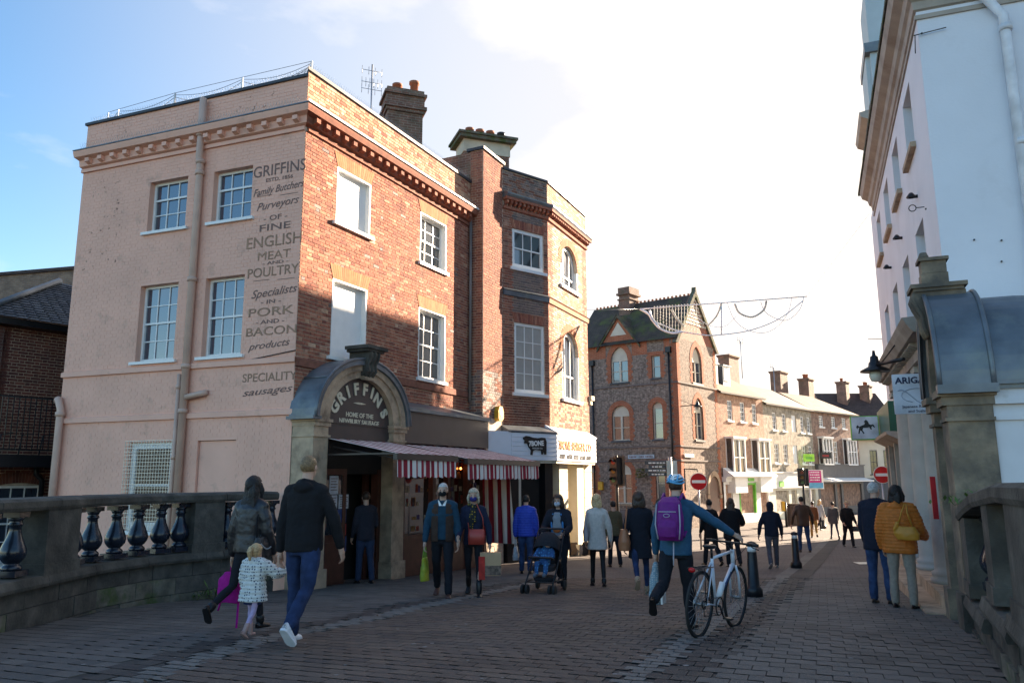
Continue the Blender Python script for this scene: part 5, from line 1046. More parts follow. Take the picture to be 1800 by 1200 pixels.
nav = mat('navy_letter', (.03, .04, .09)); text(sg, fSg, 'ARIGATO', .32, zb - .135, .125, nav, d=.004, off=.004, width=.57); text(sg, fSg, 'Japanese Restaurant', .33, za + .085, .055, nav, d=.004, width=.46); text(sg, fSg, 'and Sushi Bar', .33, za + .02, .055, nav, d=.004, width=.32)
mb = MB(fSg); mb.tube([(.06 + .5 * s_, .004, 1.12 + .10 * math.sin(s_ * 5.5 + 1.2)) for s_ in [i / 20 for i in range(21)]], .008, 4); mb.tube([(.3 + .2 * math.cos(a), .004, 1.14 + .10 * math.sin(a)) for a in [i * .4 for i in range(12)]], .006, 4); obj('swirl', mb, mat('soft_grey', (.35, .4, .48)), sg)
# ================= stone balustrades of the bridge =================
def seg(P, Q, side): a = math.degrees(math.atan2(Q[0] - P[0], Q[1] - P[1])); return Fr(P, a, side), math.hypot(Q[0] - P[0], Q[1] - P[1])
def balq(r=1.0, h=.74):
    q = MB(); q.box(-.13, .13, -.13, .13, 0, .07); q.box(-.10, .10, -.10, .10, h - .06, h)
    q.lathe([(.105, .07), (.115, .09), (.105, .115), (.085, .13), (.075, .145), (.10, .165), (.132, .21), (.145, .26), (.138, .31), (.112, .38), (.082, .45), (.066, .52), (.062, .57), (.08, .59), (.08, .605), (.065, .62), (.075, .65), (.095, .68)], n=20); q.v = [Vector(v) for v in q.v]
    return q.mesh('baluster', [blackg], (0, 0, 0))
BM = balq()
def balustrade(th, pts, side, top, piers, bals, zb=None, course=(.27,), th_=.38):
    d = 0; k = 0
    for i in range(len(pts) - 1):
        fr, T = seg(pts[i], pts[i + 1], side)
        # coping stones
        n = max(1, round(T / 1.1))
        for c in range(n):
            a, b = T * c / n + .004, T * (c + 1) / n - .004; z0, z1 = top(fr.at(a)[1]), top(fr.at(b)[1]); mb = MB(fr)
            def cpp(t, z): return [(t, -th_ - .04, z - .15), (t, .05, z - .15), (t, .07, z - .11), (t, .07, z - .04), (t, .02, z - .01), (t, -th_, z), (t, -th_ - .04, z - .04)]
            A_, B_ = cpp(a, z0), cpp(b, z1)
            for e in range(7): mb.face([A_[e], B_[e], B_[(e + 1) % 7], A_[(e + 1) % 7]][::1])
            mb.face(A_[::-1]); mb.face(B_); obj('coping_stone', mb, dstone, th)
        # lower wall in courses
        zt = top(fr.at(0)[1]) - .93; random.seed(i + 11 + side)
        mb = MB(fr); zz = min(hg(fr.at(0)[1]), hg(fr.at(T)[1])) - .1; mb.box(0, T, -th_ + .02, -.012, zz, zt); obj('bedding', mb, mat('dark_joint', (.03, .028, .025)), th)
        z = zt; r = 0
        mb = MB(fr); 
        x = 0
        while x < T: l_ = min(random.uniform(.8, 1.2), T - x); mb = MB(fr); mb.prof([(-th_ - .03, z - .13), (.07, z - .13), (.08, z - .09), (.05, z + .0), (-th_ - .03, z + .01)], x + .004, x + l_ - .004); obj('plinth_stone', mb, dstone, th); x += l_
        z -= .13
        while z > hg(fr.at(T / 2)[1]) - .25:
            h = (.22, .25, .27, .3)[r % 4]; x = -random.uniform(0, .4)
            while x < T:
                l_ = random.uniform(.5, .95); a, b = max(0, x) + .005, min(T, x + l_) - .005
                if b - a > .06: mb = MB(fr); e = random.uniform(-.006, .008); mb.box(a, b, -th_, e + (.02 if r > 0 else 0), z - h + .005, z - .005); obj('stone_block', mb, dstone if r == 0 or random.random() < .35 else mossst, th)
                x += l_
            z -= h; r += 1
    for (P, hw, seg_i) in piers:
        fr, T = seg(pts[seg_i], pts[seg_i + 1], side); t = (Vector((P[0], P[1], 0)) - fr.P).dot(fr.u); z = top(P[1]); mb = MB(fr); mb.box(t - hw, t + hw, -th_ - .01, .035, z - .94, z - .145); mb.box(t - hw - .03, t + hw + .03, -th_ - .02, .055, z - .94, z - .80); obj('pier', mb, dstone, th)
    for (X, Y, a, z) in bals: inst('baluster', BM, th, (X, Y, z), a)
lb = thing('stone_balustrade', (-5.7, 8, -1.7), 'blackened stone bridge parapet with glossy dark balusters on the left', 'balustrade')
LP = [(-5.78, 2.0), (-5.74, 11.0), (-5.45, 12.05), (-4.78, 13.0), (-4.22, 14.0)]
topL = lambda Y: -.205
def onseg(px, i, pts=LP, side=1):
    fr, T = seg(pts[i], pts[i + 1], side); t, z = onw(fr, px, 930, -.18); return t, fr, T
bals = []; piersL = []
for px, i in ((84, 0), (354, 2)):
    t, fr, T = onseg(px, i); P = fr.at(t, -.18); piersL.append((fr.at(t), .36 if i == 0 else .27, i))
for px in (27, -25, 128, 162, 204, 243, 282, 316, 398, 425, 450, 475, 498):
    for i in range(4):
        t, fr, T = onseg(px, i)
        if -.15 < t < T + .15: p = fr(t, -.18, 0); bals.append((p.x, p.y, fr.rot(), topL(0) - .905)); break
balustrade(lb, LP, 1, topL, piersL + [((-5.76, 6.9), .33, 0)], bals)
rb_ = thing('stone_balustrade', (4.2, 7, -1.6), 'dark stone bridge parapet with curved rising coping at the right edge', 'balustrade')
RP = [(4.98, 8.72), (4.28, 7.22), (3.62, 5.8), (2.55, 3.5)]
def topR(Y): return -.33 + (.30 * (1 - ((Y - 5.2) / 3.5) ** 2) if Y > 5.2 else .30)
rbals = []
for i in range(6):
    s_ = .62 + i * .27; fr, T = seg(RP[0], RP[3], 1); p = fr(s_, -.2, 0)
    rbals.append((p.x, p.y, fr.rot(), topR(p.y) - .9))
balustrade(rb_, RP, 1, topR, [((4.85, 8.45), .26, 0), (seg(RP[0], RP[3], 1)[0].at(2.35), .2, 1), (seg(RP[0], RP[3], 1)[0].at(4.4), .9, 2)], rbals)
mb = MB(); random.seed(2)
for i in range(90):
    c = Vector((4.98, 8.6, -.33)) + Vector((random.gauss(0, .1), random.gauss(0, .14), abs(random.gauss(0, .06)))); a = random.uniform(0, 6.28); r = random.uniform(.02, .05); d = Vector((math.cos(a), math.sin(a), random.uniform(-.2, 1))) * r; e = d.cross(Vector((0, 0, 1))).normalized() * r * .4; mb.face([c, c + d + e, c + d * 2, c + d - e])
pl = obj('wall_fern', mb, mat('green_leaf', (.07, .13, .03), var=.4), kind='stuff')
mb = MB()
for i in range(140):
    c = Vector((-4.9 + random.gauss(0, .22), 12.75 + random.gauss(0, .18), -1.85 + abs(random.gauss(0, .05)))); a = random.uniform(0, 6.28); r = random.uniform(.02, .06); d = Vector((math.cos(a), math.sin(a), random.uniform(.3, 1.4))) * r; e = d.cross(Vector((0, 0, 1))).normalized() * r * .3; mb.face([c, c + d + e, c + d * 2, c + d - e])
obj('wall_weeds', mb, MATS['green_leaf'], kind='stuff')

# ================= dark brick riverside building on the left =================
db = thing('riverside_building', (-12.3, 18, -5), 'dark red brick riverside building with slate hipped roof and black balcony at the left edge', 'building')
fD = Fr((-12.3, 18.0), 36, 1); fD2 = Fr((-12.3, 18.0), -54, -1)
mb = MB(fD); holes_wall(mb, 0, 6, -6, 3.8, [(.35, 1.35, -1.9, -.12, .12)], 0, .12); obj('wall', mb, mortar, db)
dkb = mat('sooty_red_brick', (0, 0, 0), cols=[(.14, .042, .03), (.18, .056, .038), (.11, .036, .03), (.22, .075, .05)], island=True, var=.25, sc_=9, rough=.9, bump=.3)
bricks(db, fD, 0, 3.2, -3.2, 3.7, [(.35, 1.35, -1.9, .16)], lambda t, z: 0, [dkb], 300, near=(1.0, 0, 3.0))
mb = MB(fD); mb.box(-.35, .12, 0, .12, -5, 3.6); obj('brick_pier', mb, mat('sooty_brick', (.12, .04, .03), brick=(.225, .075, .008, (.09, .03, .024)), mortar=(.15, .11, .09)), db)
mb = MB(fD2); mb.box(0, 9, -.3, 0, -6, 3.8); obj('end_wall', mb, MATS['sooty_brick'], db)
mb = MB(fD); flat_arch(mb, .35, 1.35, -.12, h=.26, sp=.06, rise=.06); obj('window_arch', mb, dkb, db)
sash(db, fD, .35, 1.35, -1.9, -.12, 3, 2, 2, dep=.05, pm=glb, sill=.08)
mb = MB(fD); mb.box(-.6, 6, 0, .35, 3.66, 3.82); obj('eaves_board', mb, blackm, db)
ap = atY(104, 497, 20.6); Z_ = ap.z
mb = MB()
E0, E1, E2 = fD(-.55, .4, 3.82), fD(7, .4, 3.82), fD2(7, .4, 3.82); Rg = None
mb.face([E0, E1, fD(7, -2.6, Z_), ap]); mb.face([E2, E0, ap, (fD2(7, -9, Z_))]); obj('roof_boarding', mb, slate, db)
random.seed(4); mb = MB()   # slates laid course by course on the hip facing the street
for r in range(19):
    f0, f1 = r / 19, (r + 1.12) / 19
    a, b = E0.lerp(ap, f0), E1.lerp(fD(7, -2.6, Z_), f0); n = fD.n * .02 + Vector((0, 0, .02)); c, d = E0.lerp(ap, f1), E1.lerp(fD(7, -2.6, Z_), f1); W_ = (b - a).length; k = int(min(W_, 4.5) / .26)
    for i in range(k):
        s0, s1 = (i + (.5 if r % 2 else 0)) * .26 / W_, ((i + 1) + (.5 if r % 2 else 0)) * .26 / W_ - .004; j_ = random.uniform(0, .01)
        P = [a.lerp(b, s0) + n * (1 + j_ * 20), a.lerp(b, s1) + n * (1 + j_ * 20), c.lerp(d, s1) + n * .3, c.lerp(d, s0) + n * .3]; mb.v += P; q = len(mb.v) - 4; mb.f.append((q, q + 1, q + 2, q + 3)); mb.m.append(0); mb.sm.append(False); mb.uv += [(0, 0)] * 4
obj('slates', mb, slate, db, kind='stuff')
mb = MB(); mb.tube([E0 + Vector((0, 0, .03)), ap + Vector((0, 0, .05))], .09, 8); obj('hip_lead', mb, lead, db)
# balcony
mb = MB(fD); mb.box(-1.5, 1.95, 0, 1.0, .42, .58); mb.box(-1.5, 1.95, .9, 1.05, .3, .46); obj('balcony_floor', mb, blackm, db)
mb = MB(fD); mb.box(-1.5, 1.95, .97, 1.0, 1.88, 1.92); mb.box(-1.5, 1.95, .97, 1.0, .68, .71)
for i in range(30): t = -1.5 + i * .118; mb.box(t, t + .016, .975, .992, .7, 1.9)
for i in range(9): d = .05 + i * .118; mb.box(1.93, 1.946, d, d + .016, .7, 1.9)
mb.box(1.92, 1.96, .0, 1.0, 1.88, 1.92); obj('balcony_railing', mb, blackm, db)
mb = MB(fD)
for x in (.1, .55, 1.0): mb.tube([(x, .5, .6), (x + .05, .5, 1.05), (x + .3, .5, 1.1)], .015, 5)
ch_ = obj('garden_chair', mb, blackm); tag(ch_, 'thin black metal chair standing behind the balcony railing', 'chair')
pipes('downpipe', fD, [(1.15, .1, .4), (1.15, .1, .15), (1.3, .1, 0), (1.3, .1, -.6)], .06, blackm, db)
# tan brick block behind
bk2 = thing('tan_brick_block', (-20, 32, -5), 'tan brick building with flat parapet rising behind the slate roof at the left edge', 'building')
p = atY(95, 503, 30); f = Fr((p.x + .8, p.y), -76, -1); z_ = atY(40, 492, 31).z; mb = MB(f); mb.box(0, 12, -6, 0, -5.5, z_ + .15); obj('wall', mb, mat('tan_brickwork', (.24, .15, .10), brick=(.225, .075, .01, (.17, .10, .07)), mortar=(.2, .16, .13)), bk2); mb = MB(f); mb.box(-.1, 12, -6, .1, z_ + .15, z_ + .28); obj('coping', mb, tiled, bk2)

mb = MB(); random.seed(21)
for i in range(120):
    Y = random.uniform(5.5, 14); X = random.uniform(-.6, .5) * Y; 
    if X < xl(Y) + .4 or (Y < 8.7 and X > xr(Y) - .3) or X > 5 + (Y - 8.8) * .392 - .3 and Y > 8.7: continue
    r = random.uniform(.012, .028); P_ = [(X + r * math.cos(a * .9) * random.uniform(.7, 1.2), Y + r * math.sin(a * .9) * random.uniform(.7, 1.2)) for a in range(7)]; mb.face([(x, y, hg(y) + .0135) for x, y in P_])
obj('gum_spots', mb, mat('trodden_gum', (.20, .19, .18)), street, kind='stuff')
mb = MB()
for i in range(160):
    Y = random.uniform(5.6, 13.5); e = random.gauss(0, .12); X = xl(Y) + .12 + abs(e) if i % 2 else lch(Y) + e; c = Vector((X, Y, hg(Y) + .016)); a = random.uniform(0, 6.28); d = Vector((math.cos(a), math.sin(a), random.uniform(0, .4))) * random.uniform(.012, .03); n = Vector((-d.y, d.x, .004)) * .45; mb.face([c - d, c + n, c + d, c - n])
obj('leaf_litter', mb, mat('dry_leaf', (.10, .06, .03), var=.5), street, kind='stuff')
# ================= street furniture =================
def bollard(p, label):
    o = thing('bollard', p, label, 'bollard', 'black bollards with white bands along the street'); f = Fr((p[0], p[1]), 90, 1, p[2])
    mb = MB(f); mb.lathe([(.135, 0), (.135, .13), (.12, .15), (.095, .17), (.075, .68), (.072, .70)], n=16); mb.lathe([(.066, .78), (.085, .79), (.088, .82), (.06, .85), (.0, .865)], n=16); obj('post', mb, blackm, o)
    mb = MB(f); mb.lathe([(.071, .70), (.067, .78)], n=16); obj('white_band', mb, white, o)
bollard(gnd(1326, 1049), 'nearest black bollard, just beyond the bicycle front wheel'); bollard(gnd(1400, 998), 'black bollard halfway up the street, in front of the brown-jacketed man')
for x, y, Y in ((1447, 918, 41), ): p = atY(x, y, Y); bollard((p.x, p.y, hg(Y)), 'farthest small bollard beside the woman in the pale coat')
p = gnd(1383, 926); o = thing('slim_post', p, 'slim black post with a yellow panel near the far shopfronts', 'post'); f = Fr((p.x, p.y), 90, 1, p.z); mb = MB(f); mb.tube([(0, 0, 0), (0, 0, 1.3)], .07, 8); obj('post', mb, blackm, o); mb = MB(f); mb.box(-.2, -.05, -.1, .1, .85, 1.35); obj('yellow_panel', mb, MATS['yellow_plastic'], o)
p = gnd(1397, 924); o = thing('street_cabinet', p, 'dark brown street cabinet beside the slim black post', 'cabinet'); f = Fr((p.x, p.y), 80, 1, p.z); mb = MB(f); mb.box(-.2, .35, -.4, 0, 0, 1.15); mb.box(-.23, .38, -.43, .03, 1.15, 1.2); obj('cabinet_body', mb, mat('brown_metal', (.05, .03, .025)), o)
# fingerpost
p = atY(1181, 900, 26); p.z = hg(26); o = thing('fingerpost', p, 'grey pole with dark direction boards and pale panels in front of the gothic building', 'signpost'); f = Fr((p.x, p.y), 88, 1, 0)
mb = MB(f); mb.tube([(0, 0, p.z), (0, 0, .68)], .06, 10); obj('pole', mb, steel, o); mb = MB(f); mb.tube([(.11, .0, p.z), (.11, 0, -.1)], .035, 8); obj('pole', mb, steel, o)
dgs = mat('slate_direction_board', (.06, .075, .085), rough=.5); pgs = mat('pale_green_panel', (.5, .58, .55), rough=.5)
for i in range(4):
    mb = MB(f); z = .49 - i * .125; x0 = -.85 + (0, .12, 0, .1)[i]; mb.box(x0, -.08, -.02, .02, z - .055, z + .06); b_ = obj('direction_board', mb, dgs, o); mb = MB(f); random.seed(i)
    x = x0 + .12
    while x < -.25: l_ = random.uniform(.05, .12); mb.box(x, x + l_, .021, .024, z - .02, z + .02); x += l_ + .03
    obj('board_print', mb, white, b_)
for a, b in ((-.13, .03), (.08, .22)): mb = MB(f); mb.box(a, b, .06, .08, .0, .56); obj('panel', mb, pgs, o)
mb = MB(f); mb.box(-.04, .06, .06, .1, -.62, -.28); obj('red_label', mb, redp, o); mb = MB(f); mb.box(.09, .2, .04, .12, -.6, -.25); obj('push_button_box', mb, blackm, o); mb = MB(f); mb.box(-.05, .05, .06, .1, -1.15, -.85); obj('yellow_label', mb, MATS['yellow_plastic'], o)
def traffic_light(x, y0, y1, Y, label, rot):
    a, b = atY(x, y1, Y), atY(x, y0, Y); p = Vector((a.x, a.y, hg(Y))); o = thing('traffic_light', p, label, 'traffic light'); f = Fr((a.x, a.y), rot, 1)
    h = b.z - a.z; mb = MB(f); mb.box(-.15, .15, -.3, 0, a.z, b.z); hd = obj('signal_head', mb, blackm, o)
    mb = MB(f); mb.box(-.26, .26, -.31, -.29, a.z - .06, b.z + .06); obj('backing_board', mb, mat('dark_grey_board', (.06, .055, .05)), hd)
    for i, c in enumerate(((.03, .25, .12), (.3, .15, .02), (.4, .03, .02))):
        z = a.z + h * (i + .5) / 3; mb = MB(f); mb.lathe([(.10, 0), (.105, 0)], (0, 0, 0), 8); mb = MB(f)
        P = [(.105 * math.cos(t * .5236), .14, z + .105 * math.sin(t * .5236)) for t in range(0, 7)]; Q = [(q[0], .0, q[2]) for q in P]
        for k in range(6): mb.face([P[k], P[k + 1], Q[k + 1], Q[k]])
        obj('lens_hood', mb, blackm, hd); mb = MB(f); mb.ext([(.09 * math.cos(t * .6283), z + .09 * math.sin(t * .6283)) for t in range(10)], 0, .012); obj('lens', mb, mat('signal_lens_%d' % i, tuple(v * .4 for v in c), rough=.2), hd)
    mb = MB(f); mb.tube([(0, -.15, p.z), (0, -.15, b.z + .08)], .055, 8); obj('pole', mb, blackm, o)
traffic_light(1079, 804, 851, 27, 'traffic light seen edge-on in front of the gothic ground-floor windows', 140); traffic_light(1411, 825, 852, 38, 'traffic light beside the pink and blue sale board', 120)
def noentry(x, y, r, Y, label, ang, bracket=False):
    c = atY(x, y, Y); p = Vector((c.x, c.y, hg(Y))); o = thing('no_entry_sign', p, label, 'road sign', 'red no entry signs'); f = Fr((c.x, c.y), ang, 1); R_ = r * Y / 1371
    D = lambda rr, n=28: [(rr * math.cos(i * 6.28318 / n), c.z + rr * math.sin(i * 6.28318 / n)) for i in range(n)]
    mb = MB(f); mb.ext(D(R_), -.02, 0); obj('disc_rim', mb, white, o); mb = MB(f); mb.ext(D(R_ * .95), 0, .006); obj('red_disc', mb, mat('sign_red', (.55, .012, .015), rough=.35), o); mb = MB(f); mb.box(-R_ * .78, R_ * .78, .006, .01, c.z - R_ * .17, c.z + R_ * .17); obj('white_bar', mb, white, o)
    mb = MB(f); mb.tube([(0, -.06, p.z), (0, -.06, c.z + R_ * .9)], .035, 8); obj('pole', mb, steel, o)
    if bracket: mb = MB(f); mb.tube([(0, -.1, c.z + R_ + .05), (0, -.1, c.z + R_ + .12), (-.45, -.1, c.z + R_ + .14), (-.45, -.1, c.z - .3)], .03, 6); obj('bracket', mb, blackm, o)
noentry(1228, 846, 15, 27, 'no entry sign beside the gothic doorway, above the cyclist', 92, True); noentry(1551, 834, 15, 26, 'no entry sign beyond the couple on the right pavement', 95)
mb = MB(); c = atY(1551, 812, 26); mb.box(c.x - .32, c.x + .28, -c.y, -c.y + .5, c.z, c.z + .05); 
# sale board and shop signs
c = atY(1432, 840, 40); o = thing('sale_board', (c.x, c.y, hg(40)), 'pink and blue board on a post in front of the dark shopfront', 'sign'); f = Fr((c.x, c.y), 92, 1); z = c.z
pk = mat('pink_board', (.55, .04, .22)); bl = mat('sky_blue_board', (.10, .38, .60))
mb = MB(f); mb.box(-.3, .33, 0, .03, z - .22, z + .38); q = obj('pink_board', mb, pk, o); mb = MB(f); mb.box(-.3, .4, 0, .03, z - .50, z - .23); obj('blue_board', mb, bl, o); mb = MB(f); mb.box(-.34, .44, -.02, -.002, z - .54, z + .42); obj('backing', mb, white, o); mb = MB(f); mb.tube([(-.25, -.05, hg(40)), (-.25, -.05, z + .4)], .04, 6); obj('post', mb, white, o)
mb = MB(f); random.seed(1)
for i in range(4):
    x = -.24
    while x < .24: l_ = random.uniform(.03, .09); mb.box(x, x + l_, .03, .034, z + .27 - i * .13, z + .33 - i * .13); x += l_ + .025
obj('board_print', mb, white, q)
def hang(name, fr, t, z, w, h, m, label, dpt=.5, extra=None):
    o = thing(name, tuple(fr(t, 0, z)), label, 'sign'); f = Fr((fr(t, dpt, 0).x, fr(t, dpt, 0).y), 92, 1); mb = MB(f); mb.box(-w / 2, w / 2, -.06, .06, z, z + h); q = obj('board', mb, m, o); mb = MB(f); mb.box(-w / 2, w / 2, -.01, .01, z + h + .05, z + h + .08); mb.tube([(0, 0, z + h), (0, -.6, z + h + .06)], .015, 5); obj('bracket', mb, blackm, o)
    if extra: mb = MB(f); mb.box(-w * .3, w * .3, .06, .07, z + h * .3, z + h * .62); obj('board_print', mb, extra, q)
hang('hanging_sign', fH2, 5.4, 1.05, .72, .5, mat('bright_lime_panel', (.33, .72, .10)), 'lime green hanging sign on the front of the grey brick house', .6, green)
hang('hanging_sign', fH3, .7, 1.3, .75, .42, blackm, 'black hanging sign with red emblem beside the bay window', .5, redp)
# lamps on brackets
def lamp(c, arm0, label, s=1.0, globe=True, name='bracket_lamp'):
    o = thing(name, tuple(c), label, 'street lamp', 'lamps on wall brackets'); mb = MB(); mb.lathe([(.02, .30), (.03, .22), (.06, .2), (.07, .12), (.09, .1), (.10, .04), (.22, -.02), (.23, -.05), (.1, -.04)], c, 16); mb.v = [Vector(v) for v in mb.v]; obj('lamp_hood', mb, blackm, o)
    if globe: mb = MB(); mb.lathe([(.09, -.05), (.10, -.12), (.07, -.2), (.0, -.22)], c, 12); obj('lamp_glass', mb, mat('lamp_glass', (.6, .58, .5), rough=.1), o)
    mb = MB(); mb.tube([arm0, Vector(c) + Vector((0, 0, .06))], .028, 6); mb.tube([arm0 + Vector((0, 0, .35)), Vector(arm0).lerp(Vector(c), .75) + Vector((0, 0, .06))], .012, 5); obj('bracket_arm', mb, blackm, o)
c = atY(1538, 648, 12.4); lamp(c, fQ(12.3, .1, c.z + .02), 'black lamp on a long arm above the white hanging sign on the right'); c = atY(1226, 713, 39.5); lamp(c, fGR(.0, .1, c.z + .1), 'black bracket lamp with clear globe on the corner of the gothic building')
# festive light frame over the street
YD = 27.0; o = thing('festive_light_frame', atY(1270, 560, YD), 'white wire festive light frame hanging over the street against the sky', 'decoration')
D_ = lambda pts: [atY(x, y, YD) for x, y in pts]
def smooth(pts, n=6):
    out = []
    for i in range(len(pts) - 1):
        p0 = pts[max(0, i - 1)]; p1, p2 = pts[i], pts[i + 1]; p3 = pts[min(len(pts) - 1, i + 2)]
        for k in range(n): t = k / n; out.append(.5 * ((2 * p1) + (p2 - p0) * t + (2 * p0 - 5 * p1 + 4 * p2 - p3) * t * t + (3 * p1 - p0 - 3 * p2 + p3) * t ** 3))
    return out + [pts[-1]]
wire = mat('pale_wire', (.80, .82, .86), rough=.4); mb = MB(); mb.tube(D_([(1125, 543), (1418, 521)]), .022, 6); mb.tube(D_([(1268, 533), (1268, 589)]), .025, 6); obj('top_bar', mb, wire, o)
mb = MB(); mb.tube([atY(1125, 543, YD), fB2(3.2, .05, 5.6)], .006, 4); mb.tube([atY(1418, 521, YD), fT(24.3, .0, 8.2)], .006, 4); obj('suspension_wire', mb, steel, o, kind='stuff')
for pts, r in (([(1125, 543), (1140, 552), (1147, 563), (1160, 577), (1180, 585), (1200, 583)], .04), ([(1142, 545), (1146, 558), (1160, 577)], .035), ([(1147, 563), (1170, 573), (1195, 582), (1240, 589), (1270, 588), (1320, 580), (1370, 560), (1412, 528)], .022), ([(1278, 532), (1290, 560), (1310, 578), (1340, 585), (1365, 575), (1385, 550), (1392, 522)], .012), ([(1337, 530), (1345, 548), (1365, 560), (1385, 562), (1405, 545), (1413, 522)], .014), ([(1215, 548), (1235, 565), (1250, 573), (1275, 573), (1295, 555)], .01)):
    mb = MB(); mb.tube(smooth(D_(pts)), r, 6); obj('curved_wire', mb, wire, o)
mb = MB()
for pts in ([(1181, 545), (1190, 560), (1202, 573)], [(1268, 534), (1260, 555), (1245, 572)], [(1292, 535), (1300, 550), (1322, 557), (1342, 545), (1347, 530)]):
    P = smooth(D_(pts), 8); mb.tube(P, .012, 4)
    for q in P: mb.lathe([(0, .05), (.05, 0), (0, -.05)], q, 6)
for i in range(15):
    x = 1150 + i * 5.3; y0 = 541 - (x - 1125) * .075; y1 = min(586, 560 + (x - 1147) * .9)
    P = D_([(x, y0), (x, y1)]); mb.tube(P, .008, 4)
    for k in range(7): q = P[0].lerp(P[1], k / 7); mb.lathe([(0, .03), (.03, 0), (0, -.03)], q, 5)
obj('light_strings', mb, mat('small_bulbs', (.7, .68, .6)), o, kind='stuff')
# ================= people =================
JOBS = []
def fab(name, c, var=.12, rough=.85, sc_=25, bump=.25, **k): return mat(name, c, rough=rough, var=var, sc_=sc_, bump=bump, bsc=90, spec=.25, **k)
skin = mat('skin', (.52, .30, .22), var=.06, rough=.5, sc_=12)
def capsule(mb, pts, rads, n=10):
    pts = [Vector(p) for p in pts]; a = (pts[0] - pts[1]).normalized(); b = (pts[-1] - pts[-2]).normalized()
    P = [pts[0] + a * rads[0] * .95, pts[0] + a * rads[0] * .6] + pts + [pts[-1] + b * rads[-1] * .6, pts[-1] + b * rads[-1] * .95]
    mb.tube(P, [rads[0] * .3, rads[0] * .8] + list(rads) + [rads[-1] * .8, rads[-1] * .3], n)
def ell(mb, c, r, n=12, m=8, rotz=0):
    c = Vector(c); k0 = len(mb.v)
    for i in range(m + 1):
        th = math.pi * i / m
        for j in range(n):
            ph = 2 * math.pi * j / n; q = Vector((r[0] * math.sin(th) * math.cos(ph), r[1] * math.sin(th) * math.sin(ph), -r[2] * math.cos(th)))
            if rotz: q = Matrix.Rotation(rotz, 3, 'X') @ q
            mb.v.append(c + q)
    for i in range(m):
        for j in range(n): mb.f.append((k0 + i * n + j, k0 + i * n + (j + 1) % n, k0 + (i + 1) * n + (j + 1) % n, k0 + (i + 1) * n + j)); mb.m.append(0); mb.sm.append(True); mb.uv += [(0, 0)] * 4
def rings(mb, L_, n=16):
    k0 = len(mb.v)
    for c, rx, ry in L_:
        for j in range(n):
            a = 2 * math.pi * j / n; ca, sa = math.cos(a), math.sin(a); e = .85
            mb.v.append(Vector(c) + Vector((rx * math.copysign(abs(ca) ** e, ca), ry * math.copysign(abs(sa) ** e, sa), 0)))
    for i in range(len(L_) - 1):
        for j in range(n): mb.f.append((k0 + i * n + j, k0 + i * n + (j + 1) % n, k0 + (i + 1) * n + (j + 1) % n, k0 + (i + 1) * n + j)); mb.m.append(0); mb.sm.append(True); mb.uv += [(0, 0)] * 4
    mb.f.append(tuple(k0 + j for j in range(n))[::-1]); mb.m.append(0); mb.sm.append(True); mb.uv += [(0, 0)] * n
    mb.f.append(tuple(k0 + (len(L_) - 1) * n + j for j in range(n))); mb.m.append(0); mb.sm.append(True); mb.uv += [(0, 0)] * n
TEX = bpy.data.textures.new('folds', 'CLOUDS'); TEX.noise_scale = .11; TEX.noise_depth = 2
def rem(name, mb, m, parent, vox=.014, wr=.0, quilt=0, extra=None, smooth=3, **k):
    o = obj(name, mb, m, parent, **k)
    md = o.modifiers.new('r', 'REMESH'); md.mode = 'VOXEL'; md.voxel_size = vox; md.use_smooth_shade = True
    s_ = o.modifiers.new('s', 'SMOOTH'); s_.iterations = smooth; s_.factor = .5
    if wr: d = o.modifiers.new('d', 'DISPLACE'); d.texture = TEX; d.strength = wr; d.mid_level = .5; d.texture_coords = 'LOCAL'
    JOBS.append((o, m, quilt, extra)); return o
def ik(S, T, l1, l2, pole):
    d = T - S; L_ = min(d.length, (l1 + l2) * .999); dn = d.normalized(); a = (l1 * l1 - l2 * l2 + L_ * L_) / (2 * L_); h = math.sqrt(max(0, l1 * l1 - a * a)); p = pole - dn * pole.dot(dn); p = p.normalized()
    return S + dn * a + p * h, S + dn * L_
def hand(mb, W, d, side, s, curl=.5):   # palm, four unequal curled fingers and a thumb
    d = d.normalized(); x = Vector((1, 0, 0)) * side; x = (x - d * x.dot(d)).normalized(); f = d.cross(x).normalized(); f = f if f.y > 0 else -f   # x: palm faces body side; f: towards thumb
    capsule(mb, [W - d * .02 * s, W + d * .03 * s], [.026 * s, .027 * s], 8)
    for i, (o, l) in enumerate(((.030, .070), (.011, .078), (-.009, .073), (-.028, .058))):
        b = W + d * .03 * s + f * o * s * .8; k = b + d * .05 * s; c1 = k + (d * math.cos(curl) - x * math.sin(curl)) * l * .5 * s; c2 = c1 + (d * math.cos(curl * 2.2) - x * math.sin(curl * 2.2)) * l * .5 * s
        mb.tube([b - d * .02 * s, b, k, c1, c2], [.012 * s, .0125 * s, .0105 * s, .009 * s, .006 * s], 6)
    b = W + d * .015 * s + f * .022 * s; mb.tube([b, b + (d * .7 + f * .7) * .03 * s, b + (d * .95 + f * .35 - x * .2) * .062 * s], [.013 * s, .011 * s, .007 * s], 6)
